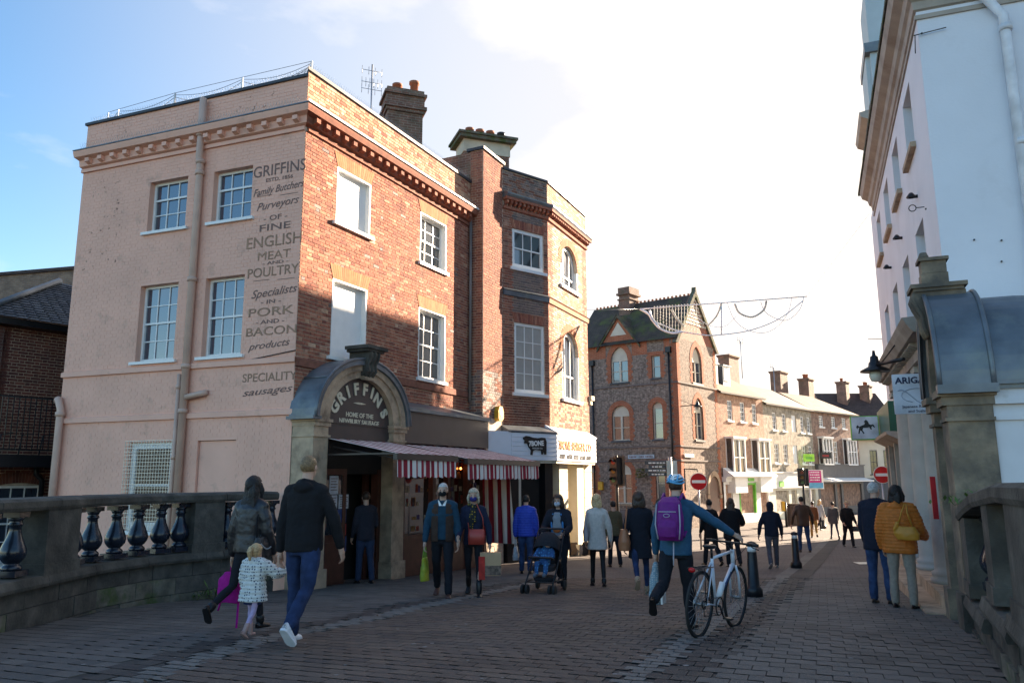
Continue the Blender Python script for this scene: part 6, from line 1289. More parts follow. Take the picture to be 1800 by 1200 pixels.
def person(loc, H, head, label, top, bottom, shoes, legs=((14, 6), (-16, 34)), arms=((-8, 8, 12), (8, 8, 12)), lean=2, b=1.0, hair=None, hairm=None, vox=.014, coat=0.03, flare=1.0, puff=.0, wr=.02, hood=None, slim=False, skirt=None, mask=None, quilt=0, skinm=None, hs=1.0, yaw=0, collar=None, face=False, sole=None, cuff=1.0, group='people in the street', extras=None, bare=False, name='person'):
    s = H / 1.75; o = lthing(name, loc, label, 'person', None, -R(head)); sm_ = skinm or skin; C = {}
    hip = .525 * H; lt, ls = .245 * H, .235 * H; J = {}
    foot = []
    for i, sd in enumerate((-1, 1)):
        fl, kn = legs[i][:2]; ab = legs[i][2] if len(legs[i]) > 2 else 2; f, k = R(fl), R(fl - kn)
        h = Vector((sd * .085 * s * b, 0, 0)); kn_ = h + Vector((sd * math.sin(R(ab)) * lt, math.sin(f) * lt, -math.cos(f) * lt)); an = kn_ + Vector((sd * .01 * s, math.sin(k) * ls, -math.cos(k) * ls)); pitch = 0 if kn < 20 and fl > -12 else R(min(75, kn * 1.1 + 8))
        low = min(an.z - .045 * H, an.z - .04 * H * math.cos(pitch) - math.sin(pitch) * .10 * H); foot.append((an, pitch, low)); J[sd] = [h, kn_, an, pitch]
    zb = -min(f[2] for f in foot)
    up = Vector((0, 0, zb)); L_ = R(lean)
    def T(x, y, z): y2, z2 = y, z - 0; return Vector((x, y2 * math.cos(L_) + z2 * math.sin(L_), -y2 * math.sin(L_) + z2 * math.cos(L_))) + up   # coords relative to the hips
    bz = lambda q: (q - .525) * H
    body = MB(); sh = {}
    # torso under the clothes
    rings(body, [(T(0, 0, bz(.47)), .13 * s * b, .09 * s), (T(0, 0, bz(.54)), .155 * s * b, .105 * s), (T(0, 0, bz(.62)), .13 * s * b, .09 * s), (T(0, .01, bz(.72)), .15 * s * b, .105 * s), (T(0, 0, bz(.80)), .15 * s * b, .085 * s), (T(0, -.005, bz(.835)), .07 * s, .06 * s)])
    nb = T(0, -.01, bz(.83)); hc = T(0, .018 * s, bz(.93)) + Vector((0, .0, -(hs - 1) * .02 * H)); q = hs * s
    capsule(body, [nb, hc + Vector((0, -.02, -.05)) * q], [.055 * q, .053 * q])
    Ry = Matrix.Rotation(-R(yaw), 3, 'Z'); hp = lambda x, y, z: hc + Ry @ (Vector((x, y, z)) * q)
    def hel(mb, c, r, **k):
        k0 = len(mb.v); ell(mb, (0, 0, 0), Vector(r) * q, **k)
        for i in range(k0, len(mb.v)): mb.v[i] = hp(*c) + Ry @ mb.v[i]
    hel(body, (0, -.012, .025), (.074, .092, .09)); hel(body, (0, .022, -.04), (.056, .066, .07)); hel(body, (0, .085, -.012), (.014, .02, .024), n=8, m=6); hel(body, (0, .072, -.048), (.026, .016, .012), n=8, m=6)
    for sd in (-1, 1): hel(body, (sd * .076, -.005, 0), (.010, .02, .032), n=8, m=6)
    # arms
    tp = MB(); A = {}
    for i, sd in enumerate((-1, 1)):
        S = T(sd * .165 * s * b, -.005, bz(.80)); l1, l2 = .172 * H, .15 * H; a = arms[i]
        if len(a) == 3 and isinstance(a, tuple):
            fl, ab, el = [R(v) for v in a]; E = S + Vector((sd * math.sin(ab) * l1, math.sin(fl) * l1, -math.cos(fl) * math.cos(ab) * l1)); Wr = E + Vector((sd * math.sin(ab) * .3 * l2, math.sin(fl + el) * l2, -math.cos(fl + el) * l2))
        else: E, Wr = ik(S, Vector(a), l1, l2, Vector((sd * .5, -.7, -.6)))
        A[sd] = (S, E, Wr); capsule(body, [S, E, Wr], [.045 * s, .036 * s, .025 * s], 8)
        e = .012 * s + puff; capsule(tp, [S - Vector((sd * .02, 0, 0)), S.lerp(E, .5), E, E.lerp(Wr, .5), Wr.lerp(E, .06)], [.060 * s + e, .054 * s + e, .047 * s + e, .042 * s + e, (.034 * s + e * .8) * cuff], 10)
    for sd in (-1, 1): capsule(body, J[sd][0:1] and [J[sd][0] + up, J[sd][1] + up, J[sd][2] + up], [.07 * s, .045 * s, .032 * s], 8)
    fg = MB()
    for sd in (-1, 1): hand(fg, A[sd][2] + (A[sd][2] - A[sd][1]).normalized() * .035 * s, A[sd][2] - A[sd][1], sd, s)
    rem('body', body, sm_, o, max(.010, vox * .8), extra=fg, smooth=2)
    # top garment
    e = .018 * s + puff; hem = .50 - coat; R_ = []
    if coat > .09: R_ += [(T(0, 0, bz(hem)), (.17 * flare) * s * b + e, .125 * s * flare + e), (T(0, 0, bz(.47)), .168 * s * b * (1 + (flare - 1) * .5) + e, .12 * s + e)]
    else: R_ += [(T(0, 0, bz(hem)), .158 * s * b + e, .112 * s + e)]
    R_ += [(T(0, 0, bz(.53)), .160 * s * b + e, .112 * s + e), (T(0, 0, bz(.62)), (.142 if slim else .155) * s * b + e, .10 * s + e), (T(0, .008, bz(.72)), .165 * s * b + e, .115 * s + e), (T(0, .0, bz(.785)), .172 * s * b + e, .105 * s + e * .8), (T(0, -.004, bz(.815)), .13 * s * b + e * .6, .085 * s + e * .6), (T(0, -.008, bz(.845)), .07 * s + e * .4, .068 * s + e * .3)]
    rings(tp, R_)
    for sd in (-1, 1): capsule(tp, [A[sd][0], T(sd * .07 * s, -.01, bz(.825))], [.055 * s + e * .7, .05 * s + e * .5], 10)
    if collar == 'high' or hood: rings(tp, [(T(0, -.01, bz(.82)), .09 * s, .08 * s), (T(0, -.008, bz(.865)), .078 * s, .078 * s)])
    if hood == 'down': ell(tp, T(0, -.085 * s, bz(.822)), (.105 * s, .062 * s, .06 * s)); capsule(tp, [T(-.085 * s, -.02, bz(.845)), T(0, -.085 * s, bz(.855)), T(.085 * s, -.02, bz(.845))], [.03 * s, .036 * s, .03 * s])
    g_ = rem('jacket' if coat < .12 else 'coat', tp, top, o, vox, wr, quilt)
    # legs
    if bottom:
        bt = MB(); rings(bt, [(T(0, 0, bz(.46)), .145 * s * b, .10 * s), (T(0, 0, bz(.53)), .158 * s * b, .11 * s), (T(0, 0, bz(.60)), .14 * s * b, .10 * s)])
        for sd in (-1, 1):
            h, kk, an, pt = J[sd]; k1 = (.072, .05, .036) if slim else (.088, .066, .060); an2 = an.lerp(kk, .03)
            capsule(bt, [h + up, h.lerp(kk, .5) + up, kk + up, kk.lerp(an, .4) + Vector((0, -.012 * s, 0)) + up, an2 + up], [k1[0] * s * 1.08, k1[0] * s, k1[1] * s, (k1[1] * .98 if slim else k1[1]) * s, k1[2] * s], 10)
        rem('trousers' if not slim else 'leggings', bt, bottom, o, vox, .012 if slim else .02)
    if skirt: sk = MB(); rings(sk, [(T(0, 0, bz(skirt[1])), .165 * s * b, .125 * s), (T(0, 0, bz(.53)), .165 * s * b, .118 * s), (T(0, 0, bz(.6)), .13 * s, .09 * s)]); rem('skirt', sk, skirt[0], o, vox, .01)
    for sd in (-1, 1):   # shoes
        h, kk, an, pt = J[sd]; a = an + up; shb = MB(); c, sn_ = math.cos(pt), math.sin(pt); to = R(6) * sd
        secs = [(-.062, .016, .045), (-.05, .030, .075), (-.015, .037, .08), (.04, .038, .060), (.09, .046, .044), (.13, .044, .036), (.155, .022, .024)]; k0 = 0; zs = -.043 * H
        n = 10
        def P_(y, x, z): y *= s; x *= s; y2, z2 = y * c + z * sn_ * 1, -y * sn_ + z * c; return a + Vector((x + y * math.sin(to), y2, z2))
        for y, w, hh in secs:
            for j in range(n):
                th = math.pi * j / (n - 1); shb.v.append(P_(y, w * math.cos(th), zs + hh * s * math.sin(th) ** .8 + (.004 if abs(y) > .14 else 0)))
        for i in range(len(secs) - 1):
            for j in range(n): shb.f.append((i * n + j, i * n + (j + 1) % n, (i + 1) * n + (j + 1) % n, (i + 1) * n + j)); shb.m.append(0); shb.sm.append(j < n - 1); shb.uv += [(0, 0)] * 4
        for i in (0, len(secs) - 1): shb.f.append(tuple(i * n + j for j in range(n))); shb.m.append(0); shb.sm.append(True); shb.uv += [(0, 0)] * n
        if slim or sole == 'boot': capsule(shb, [a + Vector((0, 0, -.01)), a.lerp(kk + up, .35 if sole == 'boot' else .1)], [.045 * s, .045 * s if not slim else .05 * s], 10)
        sh_ = obj('shoe', shb, shoes, o)
        if sole and sole != 'boot':
            sb_ = MB(); P2 = [(-.066, .02), (-.05, .034), (0, .04), (.06, .044), (.1, .05), (.14, .044), (.162, .018)]; out = [P_(y, w, zs) for y, w in P2] + [P_(y, -w, zs) for y, w in reversed(P2)]; dn = P_(0, 0, zs - .022 * s) - P_(0, 0, zs); k = len(out); sb_.v = out + [p_ + dn for p_ in out]; fs = [tuple(range(k)), tuple(range(2 * k - 1, k - 1, -1))] + [(i, (i + 1) % k, k + (i + 1) % k, k + i) for i in range(k)]
            for f_ in fs: sb_.f.append(f_); sb_.m.append(0); sb_.sm.append(False); sb_.uv += [(0, 0)] * len(f_)
            obj('sole', sb_, sole, sh_)
    # hair
    if hair:
        hm = MB(); r = {'short': .006, 'crop': .003, 'bob': .022, 'long': .018, 'pony': .01, 'curly': .03, 'fringe': .018}[hair]
        def cap(zf, zbk):   # shell kept away from the face
            n, m = 28, 18; k0 = len(hm.v); vs = []
            for i in range(m + 1):
                th = math.pi * i / m
                for j in range(n):
                    ph = 2 * math.pi * j / n; x, y, z = (.075 + r) * math.sin(th) * math.cos(ph), (.094 + r) * math.sin(th) * math.sin(ph) - .016, .028 + (.092 + r) * math.cos(th); w = 1 + .05 * noise.noise(Vector((x, y, z)) * 45)
                    vs.append(Vector((x * w, y * w, z * w)))
            hm.v += [hp(*v) for v in vs]
            for i in range(m):
                for j in range(n):
                    f = (i * n + j, (i + 1) * n + j, (i + 1) * n + (j + 1) % n, i * n + (j + 1) % n); c = sum((vs[t] for t in f), Vector()) / 4; lim = zf if c.y > .02 else zbk if c.y < -.02 else zbk + (zf - zbk) * (c.y + .02) / .04
                    if c.z > lim: hm.f.append(tuple(k0 + t for t in f)); hm.m.append(0); hm.sm.append(True); hm.uv += [(0, 0)] * 4
        cap(.062, {'short': -.03, 'crop': -.035, 'bob': -.06, 'long': -.06, 'pony': -.045, 'curly': -.06, 'fringe': -.06}[hair])
        ho = obj('hair', hm, hairm, o)
        m3 = MB()
        if hair in ('bob', 'fringe', 'long', 'curly'):
            dz = {'bob': -.13, 'fringe': -.12, 'long': -.34, 'curly': -.16}[hair]; w = {'bob': 1.05, 'fringe': 1.05, 'long': 1.0, 'curly': 1.25}[hair]
            L2 = [(hp(0, -.03, .06), .08 * q * w, .075 * q), (hp(0, -.035, 0), .093 * q * w, .075 * q), (hp(0, -.045, -.06), .098 * q * w, .062 * q * w), (hp(0, -.06, -.11), .096 * q * w, .05 * q * w)]
            if hair == 'long': L2 += [(hp(0, -.085, -.17), .115 * q, .042 * q), (hp(0, -.10, -.27), .105 * q, .035 * q), (hp(0, -.105, dz), .06 * q, .022 * q)]
            else: L2 += [(hp(0, -.06, dz - .01), .075 * q * w, .035 * q)]
            rings(m3, L2)
            for sd in (-1, 1): capsule(m3, [hp(sd * .072, .02, .04), hp(sd * .09, .03, -.03), hp(sd * .085, .03, -.09 if hair != 'long' else -.2)], [.022 * q, .026 * q, .018 * q], 8)
            for kk in range(5): xx = sd * (.02 + kk * .018); capsule(m3, [hp(xx * .8, -.10, .03), hp(xx, -.115, -.05), hp(xx * 1.05, -.11 if hair != 'long' else -.13, (-.13 if hair != 'long' else -.30) - .012 * (kk % 2))], [.010 * q, .013 * q, .009 * q], 6)
            rem('hair_length', m3, hairm, ho, max(.011, vox * .9), .022, smooth=1)
        if hair == 'pony': capsule(m3, [hp(0, -.10, .05), hp(0, -.13, .07), hp(0, -.155, .02), hp(0, -.14, -.09)], [.022 * q, .034 * q, .038 * q, .02 * q]); rem('ponytail', m3, hairm, ho, .009, .02, smooth=1)
    if hood == 'up': hm = MB(); hel(hm, (0, -.02, .02), (.10, .115, .115)); hel(hm, (0, -.03, -.08), (.10, .09, .08)); rem('hood', hm, top, o, vox, .012)
    if mask:
        mm = MB(); hel(mm, (0, .038, -.042), (.062, .063, .052)); mo = obj('face_mask', mm, mask, o)
    if face:
        for sd in (-1, 1): ey = MB(); hel(ey, (sd * .03, .071, .012), (.011, .008, .006), n=8, m=6); obj('eye', ey, mat('dark_eye', (.03, .02, .02), rough=.2), o); br_ = MB(); hel(br_, (sd * .032, .076, .032), (.017, .006, .004), n=8, m=5); obj('eyebrow', br_, hairm or skin, o)
    I = dict(o=o, T=T, bz=bz, s=s, H=H, A=A, hp=hp, hel=hel, J=J, up=up, b=b, Wm=lambda v: Matrix.Translation(Vector(loc)) @ Matrix.Rotation(-R(head), 4, 'Z') @ Vector(v), rot=-R(head), vox=vox)
    return I
def held(I, at, name, label, cat):   # a carried thing: own top-level object placed where the hand or shoulder holds it
    return lthing(name, tuple(I['Wm'](at)), label, cat, None, I['rot'])
def G(x, y): return tuple(gnd(x, y))
# --- materials ---
blk = fab('black_cotton', (.009, .009, .011)); lea = mat('black_leather', (.010, .010, .013), rough=.42, var=.3, sc_=15, bump=.3, bsc=30, spec=.6); jean = fab('blue_denim', (.012, .03, .08), var=.4, sc_=9); jean2 = fab('mid_denim', (.02, .05, .12), var=.4, sc_=9)
dkt = fab('dark_trouser', (.012, .013, .018)); wsh = mat('white_trainer', (.72, .74, .76), rough=.5); brn = fab('brown_gilet', (.055, .03, .022)); navy = fab('navy_wool', (.012, .017, .04)); bsh = mat('brown_shoe', (.10, .035, .025), rough=.4); bks = mat('black_shoe', (.012, .011, .012), rough=.35)
hb = mat('black_hair', (.010, .008, .008), rough=.6, var=.4, sc_=50, bump=.6); hbr = mat('brown_hair', (.045, .022, .014), rough=.4, var=.5, sc_=50, bump=.6); hbl = mat('blond_hair', (.52, .33, .17), rough=.45, var=.4, sc_=50, bump=.6); hgr = mat('grey_hair', (.42, .41, .40), rough=.5, var=.35, sc_=50, bump=.6); hfb = mat('short_fair_hair', (.20, .12, .06), rough=.5, var=.4, sc_=60, bump=.5); hsl = mat('silver_blond_hair', (.40, .33, .24), rough=.45, var=.4, sc_=50, bump=.6)
# 1 man in the black hoodie
P = person(G(527, 1129), 1.9, 14, 'man with short fair hair in black hoodie, blue jeans and white trainers, seen from behind', blk, jean, wsh, legs=((7, 5), (-13, 36)), arms=((-6, 10, 8), (8, 22, 10)), hood='down', hair='crop', hairm=hfb, b=1.06, wr=.022, sole=wsh, coat=.02, vox=.012)
# 2 woman in the leather jacket
P = person(G(430, 1106), 1.74, 18, 'woman with long black hair, black leather jacket and black trousers beside the small child', lea, dkt, bks, legs=((-18, 44), (12, 5)), arms=((-4, 12, 10), (2, 12, 25)), hair='long', hairm=hb, slim=True, wr=.02, coat=.0, b=.95, vox=.012, puff=.012)
o = held(P, P['A'][-1][2] + Vector((-.02, .0, -.12)), 'pink_backpack', 'small magenta backpack dangling from the hand of the leather-jacketed woman', 'bag'); mb = MB(); rings(mb, [((0, 0, -.42), .13, .07), ((0, 0, -.3), .15, .09), ((0, 0, -.15), .13, .08), ((0, 0, -.08), .06, .05)]); rem('bag_body', mb, fab('magenta_nylon', (.42, .01, .22)), o, .01, .03)
mb = MB(); mb.tube([(0, 0, -.1), (.01, 0, .04), (.02, 0, .06)], .008, 5); mb.tube([(-.12, .02, -.4), (-.14, .0, -.52)], .012, 5); mb.tube([(.12, .02, -.4), (.12, .0, -.95)], .014, 5); obj('bag_strap', mb, MATS['magenta_nylon'], o)
o = held(P, P['T'](.2, -.02, P['bz'](.55)), 'shoulder_bag', 'black shoulder bag with chain trim on the right arm of the leather-jacketed woman', 'bag'); mb = MB(); rings(mb, [((0, 0, -.14), .06, .16), ((0, 0, 0), .065, .16), ((0, 0, .1), .04, .13)]); rem('bag_body', mb, lea, o, .012, .02); mb = MB(); mb.tube([(0, -.12, .08), (-.04, -.08, .3), (-.05, 0, .42), (-.03, .08, .3), (0, .12, .08)], .01, 5); obj('bag_strap', mb, blk, o); mb = MB(); [mb.lathe([(0, .012), (.012, 0), (0, -.012)], (.065, -.12 + i * .02, .02 - .06 * math.sin(i * .26)), 5) for i in range(12)]; obj('chain_trim', mb, steel, o)
# 3 child
spot = fab('spotted_white_coat', (.60, .62, .60), dots=((.03, .05, .10), 34, .30)); 
P = person(G(441, 1119), .96, 20, 'small blond child with ponytail in white spotted padded coat and pink boots', spot, fab('lilac_leggings', (.50, .38, .56)), mat('pink_suede', (.42, .25, .22), rough=.8), legs=((12, 6), (-14, 26)), arms=((5, 12, 20), (28, 45, 70)), hair='pony', hairm=hbl, hs=1.42, b=1.15, puff=.03, coat=.10, flare=1.12, slim=True, skirt=(fab('navy_skirt', (.02, .03, .09)), .36), vox=.010, wr=.012, quilt=.03, hood='down', sole='boot')
# 4 man in the doorway
P = person(tuple(Vector(G(643, 1026)) + Vector((-.05, .1, 0))), 1.76, -28, 'man in dark jacket and jeans stepping into the butcher shop doorway', fab('charcoal_jacket', (.022, .022, .032)), fab('dim_denim', (.02, .035, .07)), bks, legs=((6, 5), (-4, 8)), arms=((4, 8, 25), (4, 10, 70)), hair='short', hairm=hbr, vox=.015)
# 5 older man
teal = fab('teal_jumper', (.006, .045, .075))
P = person(G(777, 1050), 1.80, 182, 'white-haired older man in brown gilet, teal jumper and black face mask walking towards us', teal, dkt, bsh, legs=((12, 5), (-10, 20)), arms=((2, 12, 12), (4, 14, 10)), hair='short', hairm=hgr, mask=blk, b=1.05, wr=.018, yaw=0, face=True, vox=.012, coat=.0)
mb = MB(); T, bz, s = P['T'], P['bz'], P['s']; rings(mb, [(T(0, 0, bz(.485)), .20, .15), (T(0, 0, bz(.56)), .198, .148), (T(0, 0, bz(.66)), .195, .142), (T(0, 0, bz(.76)), .20, .145), (T(0, -.01, bz(.80)), .185, .13), (T(0, -.01, bz(.825)), .13, .10)])
def openfront(me):   # the gilet hangs open down the front
    import bmesh; bm = bmesh.new(); bm.from_mesh(me); bmesh.ops.delete(bm, geom=[f for f in bm.faces if abs(f.calc_center_median().x) < .065 and f.calc_center_median().y > 0], context='FACES'); bm.to_mesh(me); bm.free()
rem('gilet', mb, brn, P['o'], .014, .025, extra=openfront)
mb = MB(); 
for sd in (-1, 1): q = [T(0, .10, bz(.80)), T(sd * .05, .085, bz(.845)), T(sd * .075, .05, bz(.85)), T(sd * .05, .10, bz(.80))]; mb.face(q); mb.face([v + Vector((0, .012, 0)) for v in q])
obj('shirt_collar', mb, white, P['o'])
def tote(I, sd, label, m, w, h, cat='bag', name='shopping_bag', hl=.18, m2=None, dep=.07, off=(0, 0, 0)):
    o = held(I, I['A'][sd][2] + Vector((0, 0, -.07 * I['s'])) + Vector(off), name, label, cat); mb = MB(); mb.box(-dep, dep, -w / 2, w / 2, 0, 0) if 0 else None
    rings(mb, [((0, 0, -hl - h), dep, w / 2 * .95), ((0, 0, -hl - h * .5), dep * .9, w / 2), ((0, 0, -hl), dep * .5, w / 2)]); b_ = rem('bag_body', mb, m, o, .012, .03)
    mb = MB(); 
    for e in (-.02, .02): mb.tube([(e, -w * .28, -hl), (e * .5, -.02, -.02), (e * .5, .02, -.02), (e, w * .28, -hl)], .008, 5)
    obj('bag_handle', mb, m2 or m, o); return o
tote(P, 1, 'yellow and green shopping bag in the hand of the older man', mat('yellow_green_bag', (0, 0, 0), cols=[(.40, .30, .02), (.16, .30, .03), (.45, .35, .03), (.45, .16, .02)], sc_=5, rough=.5), .30, .36, m2=mat('lime_strap', (.2, .4, .05)))
# 6 older woman
P = person(G(832, 1048), 1.72, 182, 'older woman with silver bob, blue face mask and black and yellow scarf', navy, dkt, bks, legs=((10, 4), (-10, 26)), arms=((2, 18, 14), (14, 10, 50)), hair='bob', hairm=hsl, mask=fab('violet_mask', (.03, .03, .16)), slim=True, coat=.02, b=.95, face=True, vox=.012, wr=.018, sole='boot')
T, bz = P['T'], P['bz']; mb = MB(); capsule(mb, [T(-.07, .02, bz(.85)), T(-.02, .09, bz(.83)), T(.07, .03, bz(.85))], [.035, .04, .035]); capsule(mb, [T(.02, .11, bz(.80)), T(.03, .135, bz(.72)), T(.02, .13, bz(.64))], [.035, .04, .03]); capsule(mb, [T(-.03, .11, bz(.80)), T(-.03, .135, bz(.70))], [.03, .03])
rem('scarf', mb, fab('black_yellow_scarf', (.02, .02, .02), dots=((.45, .28, .03), 26, .28)), P['o'], .012, .02)
redl = mat('red_leather', (.42, .05, .035), rough=.4, var=.15)
o = held(P, T(-.06, .16, bz(.56)), 'red_handbag', 'red leather crossbody handbag carried at the front by the older woman', 'bag'); mb = MB(); rings(mb, [((0, 0, -.12), .13, .04), ((0, 0, 0), .14, .045), ((0, 0, .12), .125, .03)]); obj('bag_body', mb, redl, o); mb = MB(); mb.tube([(-.12, 0, .1), (-.10, -.02, .3), (.0, -.03, .52)], .008, 5); mb.tube([(.12, 0, .1), (.16, -.08, .35)], .008, 5); obj('bag_strap', mb, redl, o)
kraft = mat('brown_kraft_paper', (.50, .30, .17), var=.12, rough=.8)
o = held(P, P['A'][-1][2] + Vector((-.02, 0, -.06)), 'paper_bag', 'brown paper carrier bag with printed lower panel in the hand of the older woman', 'bag'); mb = MB(); mb.box(-.17, .17, -.07, .07, -.22, -.08); mb.box(-.165, .165, -.065, .065, -.44, -.22); obj('bag_body', mb, kraft, o); mb = MB(); mb.box(-.171, .171, -.071, .071, -.43, -.28); obj('printed_panel', mb, mat('dark_print', (.18, .11, .08), var=.6, sc_=20), o); mb = MB(); mb.tube([(-.07, 0, -.08), (-.05, 0, .02), (.05, 0, .02), (.07, 0, -.08)], .006, 5); obj('bag_handle', mb, kraft, o)
o = held(P, P['A'][-1][2] + Vector((.12, .05, -.06)), 'red_carrier_bag', 'small red and white carrier beside the brown paper bag', 'bag'); mb = MB(); mb.box(-.05, .05, -.03, .03, -.5, -.14); obj('bag_body', mb, mat('red_carrier', (.5, .03, .02), var=.3, sc_=9), o)
# 7 man in blue puffer
P = person(G(925, 1008), 1.74, 8, 'man in bright blue quilted jacket seen from behind near the striped curtain', fab('bright_blue_nylon', (.01, .06, .42), rough=.5), jean2, bks, legs=((8, 5), (-8, 15)), arms=((0, 12, 10), (2, 10, 12)), hair='short', hairm=hb, quilt=.05, puff=.02, wr=.008, vox=.015, collar='high')
tote(P, -1, 'clear plastic bag of shopping held by the man in the blue jacket', mat('milky_plastic', (.45, .47, .50), rough=.2, var=.3, sc_=10), .22, .3)
# 8 mother with pushchair
pos = Vector(G(985, 1032)); hd = 200
P = person(tuple(pos), 1.68, hd, 'woman with long brown hair and patterned face mask in dark coat pushing a pushchair', fab('dark_parka', (.013, .014, .022)), dkt, bks, legs=((16, 6), (-14, 30)), arms=(Vector((-.20, .40, .98)), Vector((.20, .40, .98))), hair='curly', hairm=hbr, mask=fab('patterned_mask', (.50, .55, .62), dots=((.06, .08, .2), 40, .3)), coat=.09, puff=.012, wr=.02, b=1.1, lean=6, face=True, vox=.013)
T, bz = P['T'], P['bz']; mb = MB(); rings(mb, [(T(0, .075, bz(.56)), .10, .085), (T(0, .075, bz(.66)), .105, .085), (T(0, .07, bz(.76)), .10, .085), (T(0, .05, bz(.82)), .07, .06)]); rem('t_shirt', mb, fab('grey_t_shirt', (.22, .24, .27)), P['o'], .014, .012)
mb = MB(); mb.v = []; q = MB(); ell(q, T(0, .155, bz(.635)), (.07, .012, .05)); obj('shirt_print', q, mat('orange_print', (.55, .12, .03), var=.4, sc_=18), P['o'])
for sd in (-1, 1): q = MB(); capsule(q, [T(sd * .10, .11, bz(.58)), T(sd * .105, .115, bz(.70)), T(sd * .075, .09, bz(.80))], [.022, .024, .022]); rem('blue_lining', q, fab('azure_lining', (.02, .20, .45)), P['o'], .013)
# pushchair
dv = Vector((math.sin(R(hd)), math.cos(R(hd)), 0)); pc = pos + dv * .92; pc.z = hg(pc.y); o = lthing('pushchair', tuple(pc), 'black pushchair with six small wheels and a dark hood, toddler inside', 'pushchair', None, -R(hd)); o.rotation_euler.x = 0
mb = MB()
for sd in (-1, 1):
    x = sd * .24; mb.tube([(x, -.42, 1.0), (x, -.34, .92), (x, -.12, .62), (x, .12, .36), (x, .36, .14)], .014, 6); mb.tube([(x, -.36, .13), (x, -.12, .62)], .013, 6); mb.tube([(x, -.36, .2), (x, .3, .2)], .010, 6)
mb.tube([(-.24, -.42, 1.0), (-.2, -.47, 1.03), (.2, -.47, 1.03), (.24, -.42, 1.0)], .019, 8); mb.tube([(-.24, .3, .2), (.24, .3, .2)], .012, 6); mb.tube([(-.24, -.36, .15), (.24, -.36, .15)], .012, 6); mb.tube([(-.22, .18, .56), (-.2, .28, .6), (.2, .28, .6), (.22, .18, .56)], .018, 8)
obj('frame', mb, blackm, o)
for sx in (-1, 1):
    for yy, pr_ in ((.36, (.20, .28)), (-.36, (.25,))):
        for xx in pr_:
            w = MB(); w.lathe([(.045, -.018), (.078, -.02), (.085, -.012), (.085, .012), (.078, .02), (.045, .018)], (0, 0, 0), 18); w.v = [Vector((v.z + sx * xx, v.x + yy, v.y + .086)) for v in w.v]; wl = obj('wheel', w, mat('tyre_rubber', (.018, .018, .018), rough=.7), o)
            w = MB(); w.lathe([(.0, -.014), (.046, -.014), (.046, .014), (0, .014)], (0, 0, 0), 14); w.v = [Vector((v.z + sx * xx, v.x + yy, v.y + .086)) for v in w.v]; obj('rim', w, mat('grey_plastic', (.09, .09, .10)), wl)
bf = fab('charcoal_pram_fabric', (.02, .02, .025)); mb = MB(); rings(mb, [((0, .06, .36), .19, .20), ((0, .02, .44), .20, .21), ((0, -.05, .47), .19, .16)]); rem('seat', mb, bf, o, .014, .01)
mb = MB(); capsule(mb, [(0, -.12, .48), (0, -.24, .80)], [.15, .14]); rem('seat_back', mb, bf, o, .016)
mb = MB()
for i in range(9):
    a0, a1 = R(20 + i * 13), R(20 + (i + 1) * 13)
    for k in range(12):
        p0, p1 = math.pi * k / 12, math.pi * (k + 1) / 12; F_ = lambda a, p: (.235 * math.cos(p), -.20 + .27 * math.cos(a) * (.35 + .65 * math.sin(p)), .66 + .34 * math.sin(a) * math.sin(p) ** .7); mb.face([F_(a0, p0), F_(a0, p1), F_(a1, p1), F_(a1, p0)], sm=True)
obj('canopy', mb, bf, o); mb = MB(); rings(mb, [((0, 0, .17), .16, .2), ((0, -.02, .26), .19, .26)]); obj('basket', mb, bf, o)
# toddler seated
pt = lthing('person', tuple(pc + Vector((0, 0, .47))), 'toddler with short fair hair in blue patterned snowsuit asleep in the pushchair', 'person', None, -R(hd))
bpat = fab('blue_patterned_snowsuit', (.015, .09, .22), dots=((.03, .22, .42), 22, .35)); mb = MB(); capsule(mb, [(0, 0, .02), (0, -.06, .16), (0, -.09, .24)], [.10, .105, .075]); capsule(mb, [(-.06, .02, 0), (-.08, .18, .02), (-.09, .25, -.12)], [.055, .048, .04]); capsule(mb, [(.06, .02, 0), (.08, .18, .02), (.07, .24, -.12)], [.055, .048, .04]); capsule(mb, [(-.11, -.06, .22), (-.16, .05, .13), (-.08, .14, .12)], [.05, .042, .035]); capsule(mb, [(.11, -.06, .22), (.16, .05, .13), (.08, .14, .12)], [.05, .042, .035]); rem('snowsuit', mb, bpat, pt, .010, .015)
mb = MB(); ell(mb, (-.05, -.06, .35), (.07, .078, .082)); ell(mb, (-.055, -.03, .315), (.055, .055, .05)); ell(mb, (-.06, .018, .335), (.012, .012, .014)); capsule(mb, [(0, -.08, .25), (-.04, -.07, .32)], [.04, .04]); capsule(mb, [(-.08, .12, .12), (-.07, .16, .12)], [.025, .022]); capsule(mb, [(.08, .12, .12), (.07, .16, .12)], [.025, .022]); capsule(mb, [(0, 0, .02), (0, -.06, .18), (0, -.08, .25)], [.07, .07, .04]); rem('body', mb, skin, pt, .008)
mb = MB(); ell(mb, (-.045, -.075, .37), (.073, .076, .075)); rem('hair', mb, hbl, pt, .009, .006)
for sd in (-1, 1): mb = MB(); capsule(mb, [(sd * .08, .26, -.15), (sd * .08, .32, -.16)], [.035, .03]); obj('shoe', mb, mat('grey_blue_shoe', (.10, .13, .17)), pt)
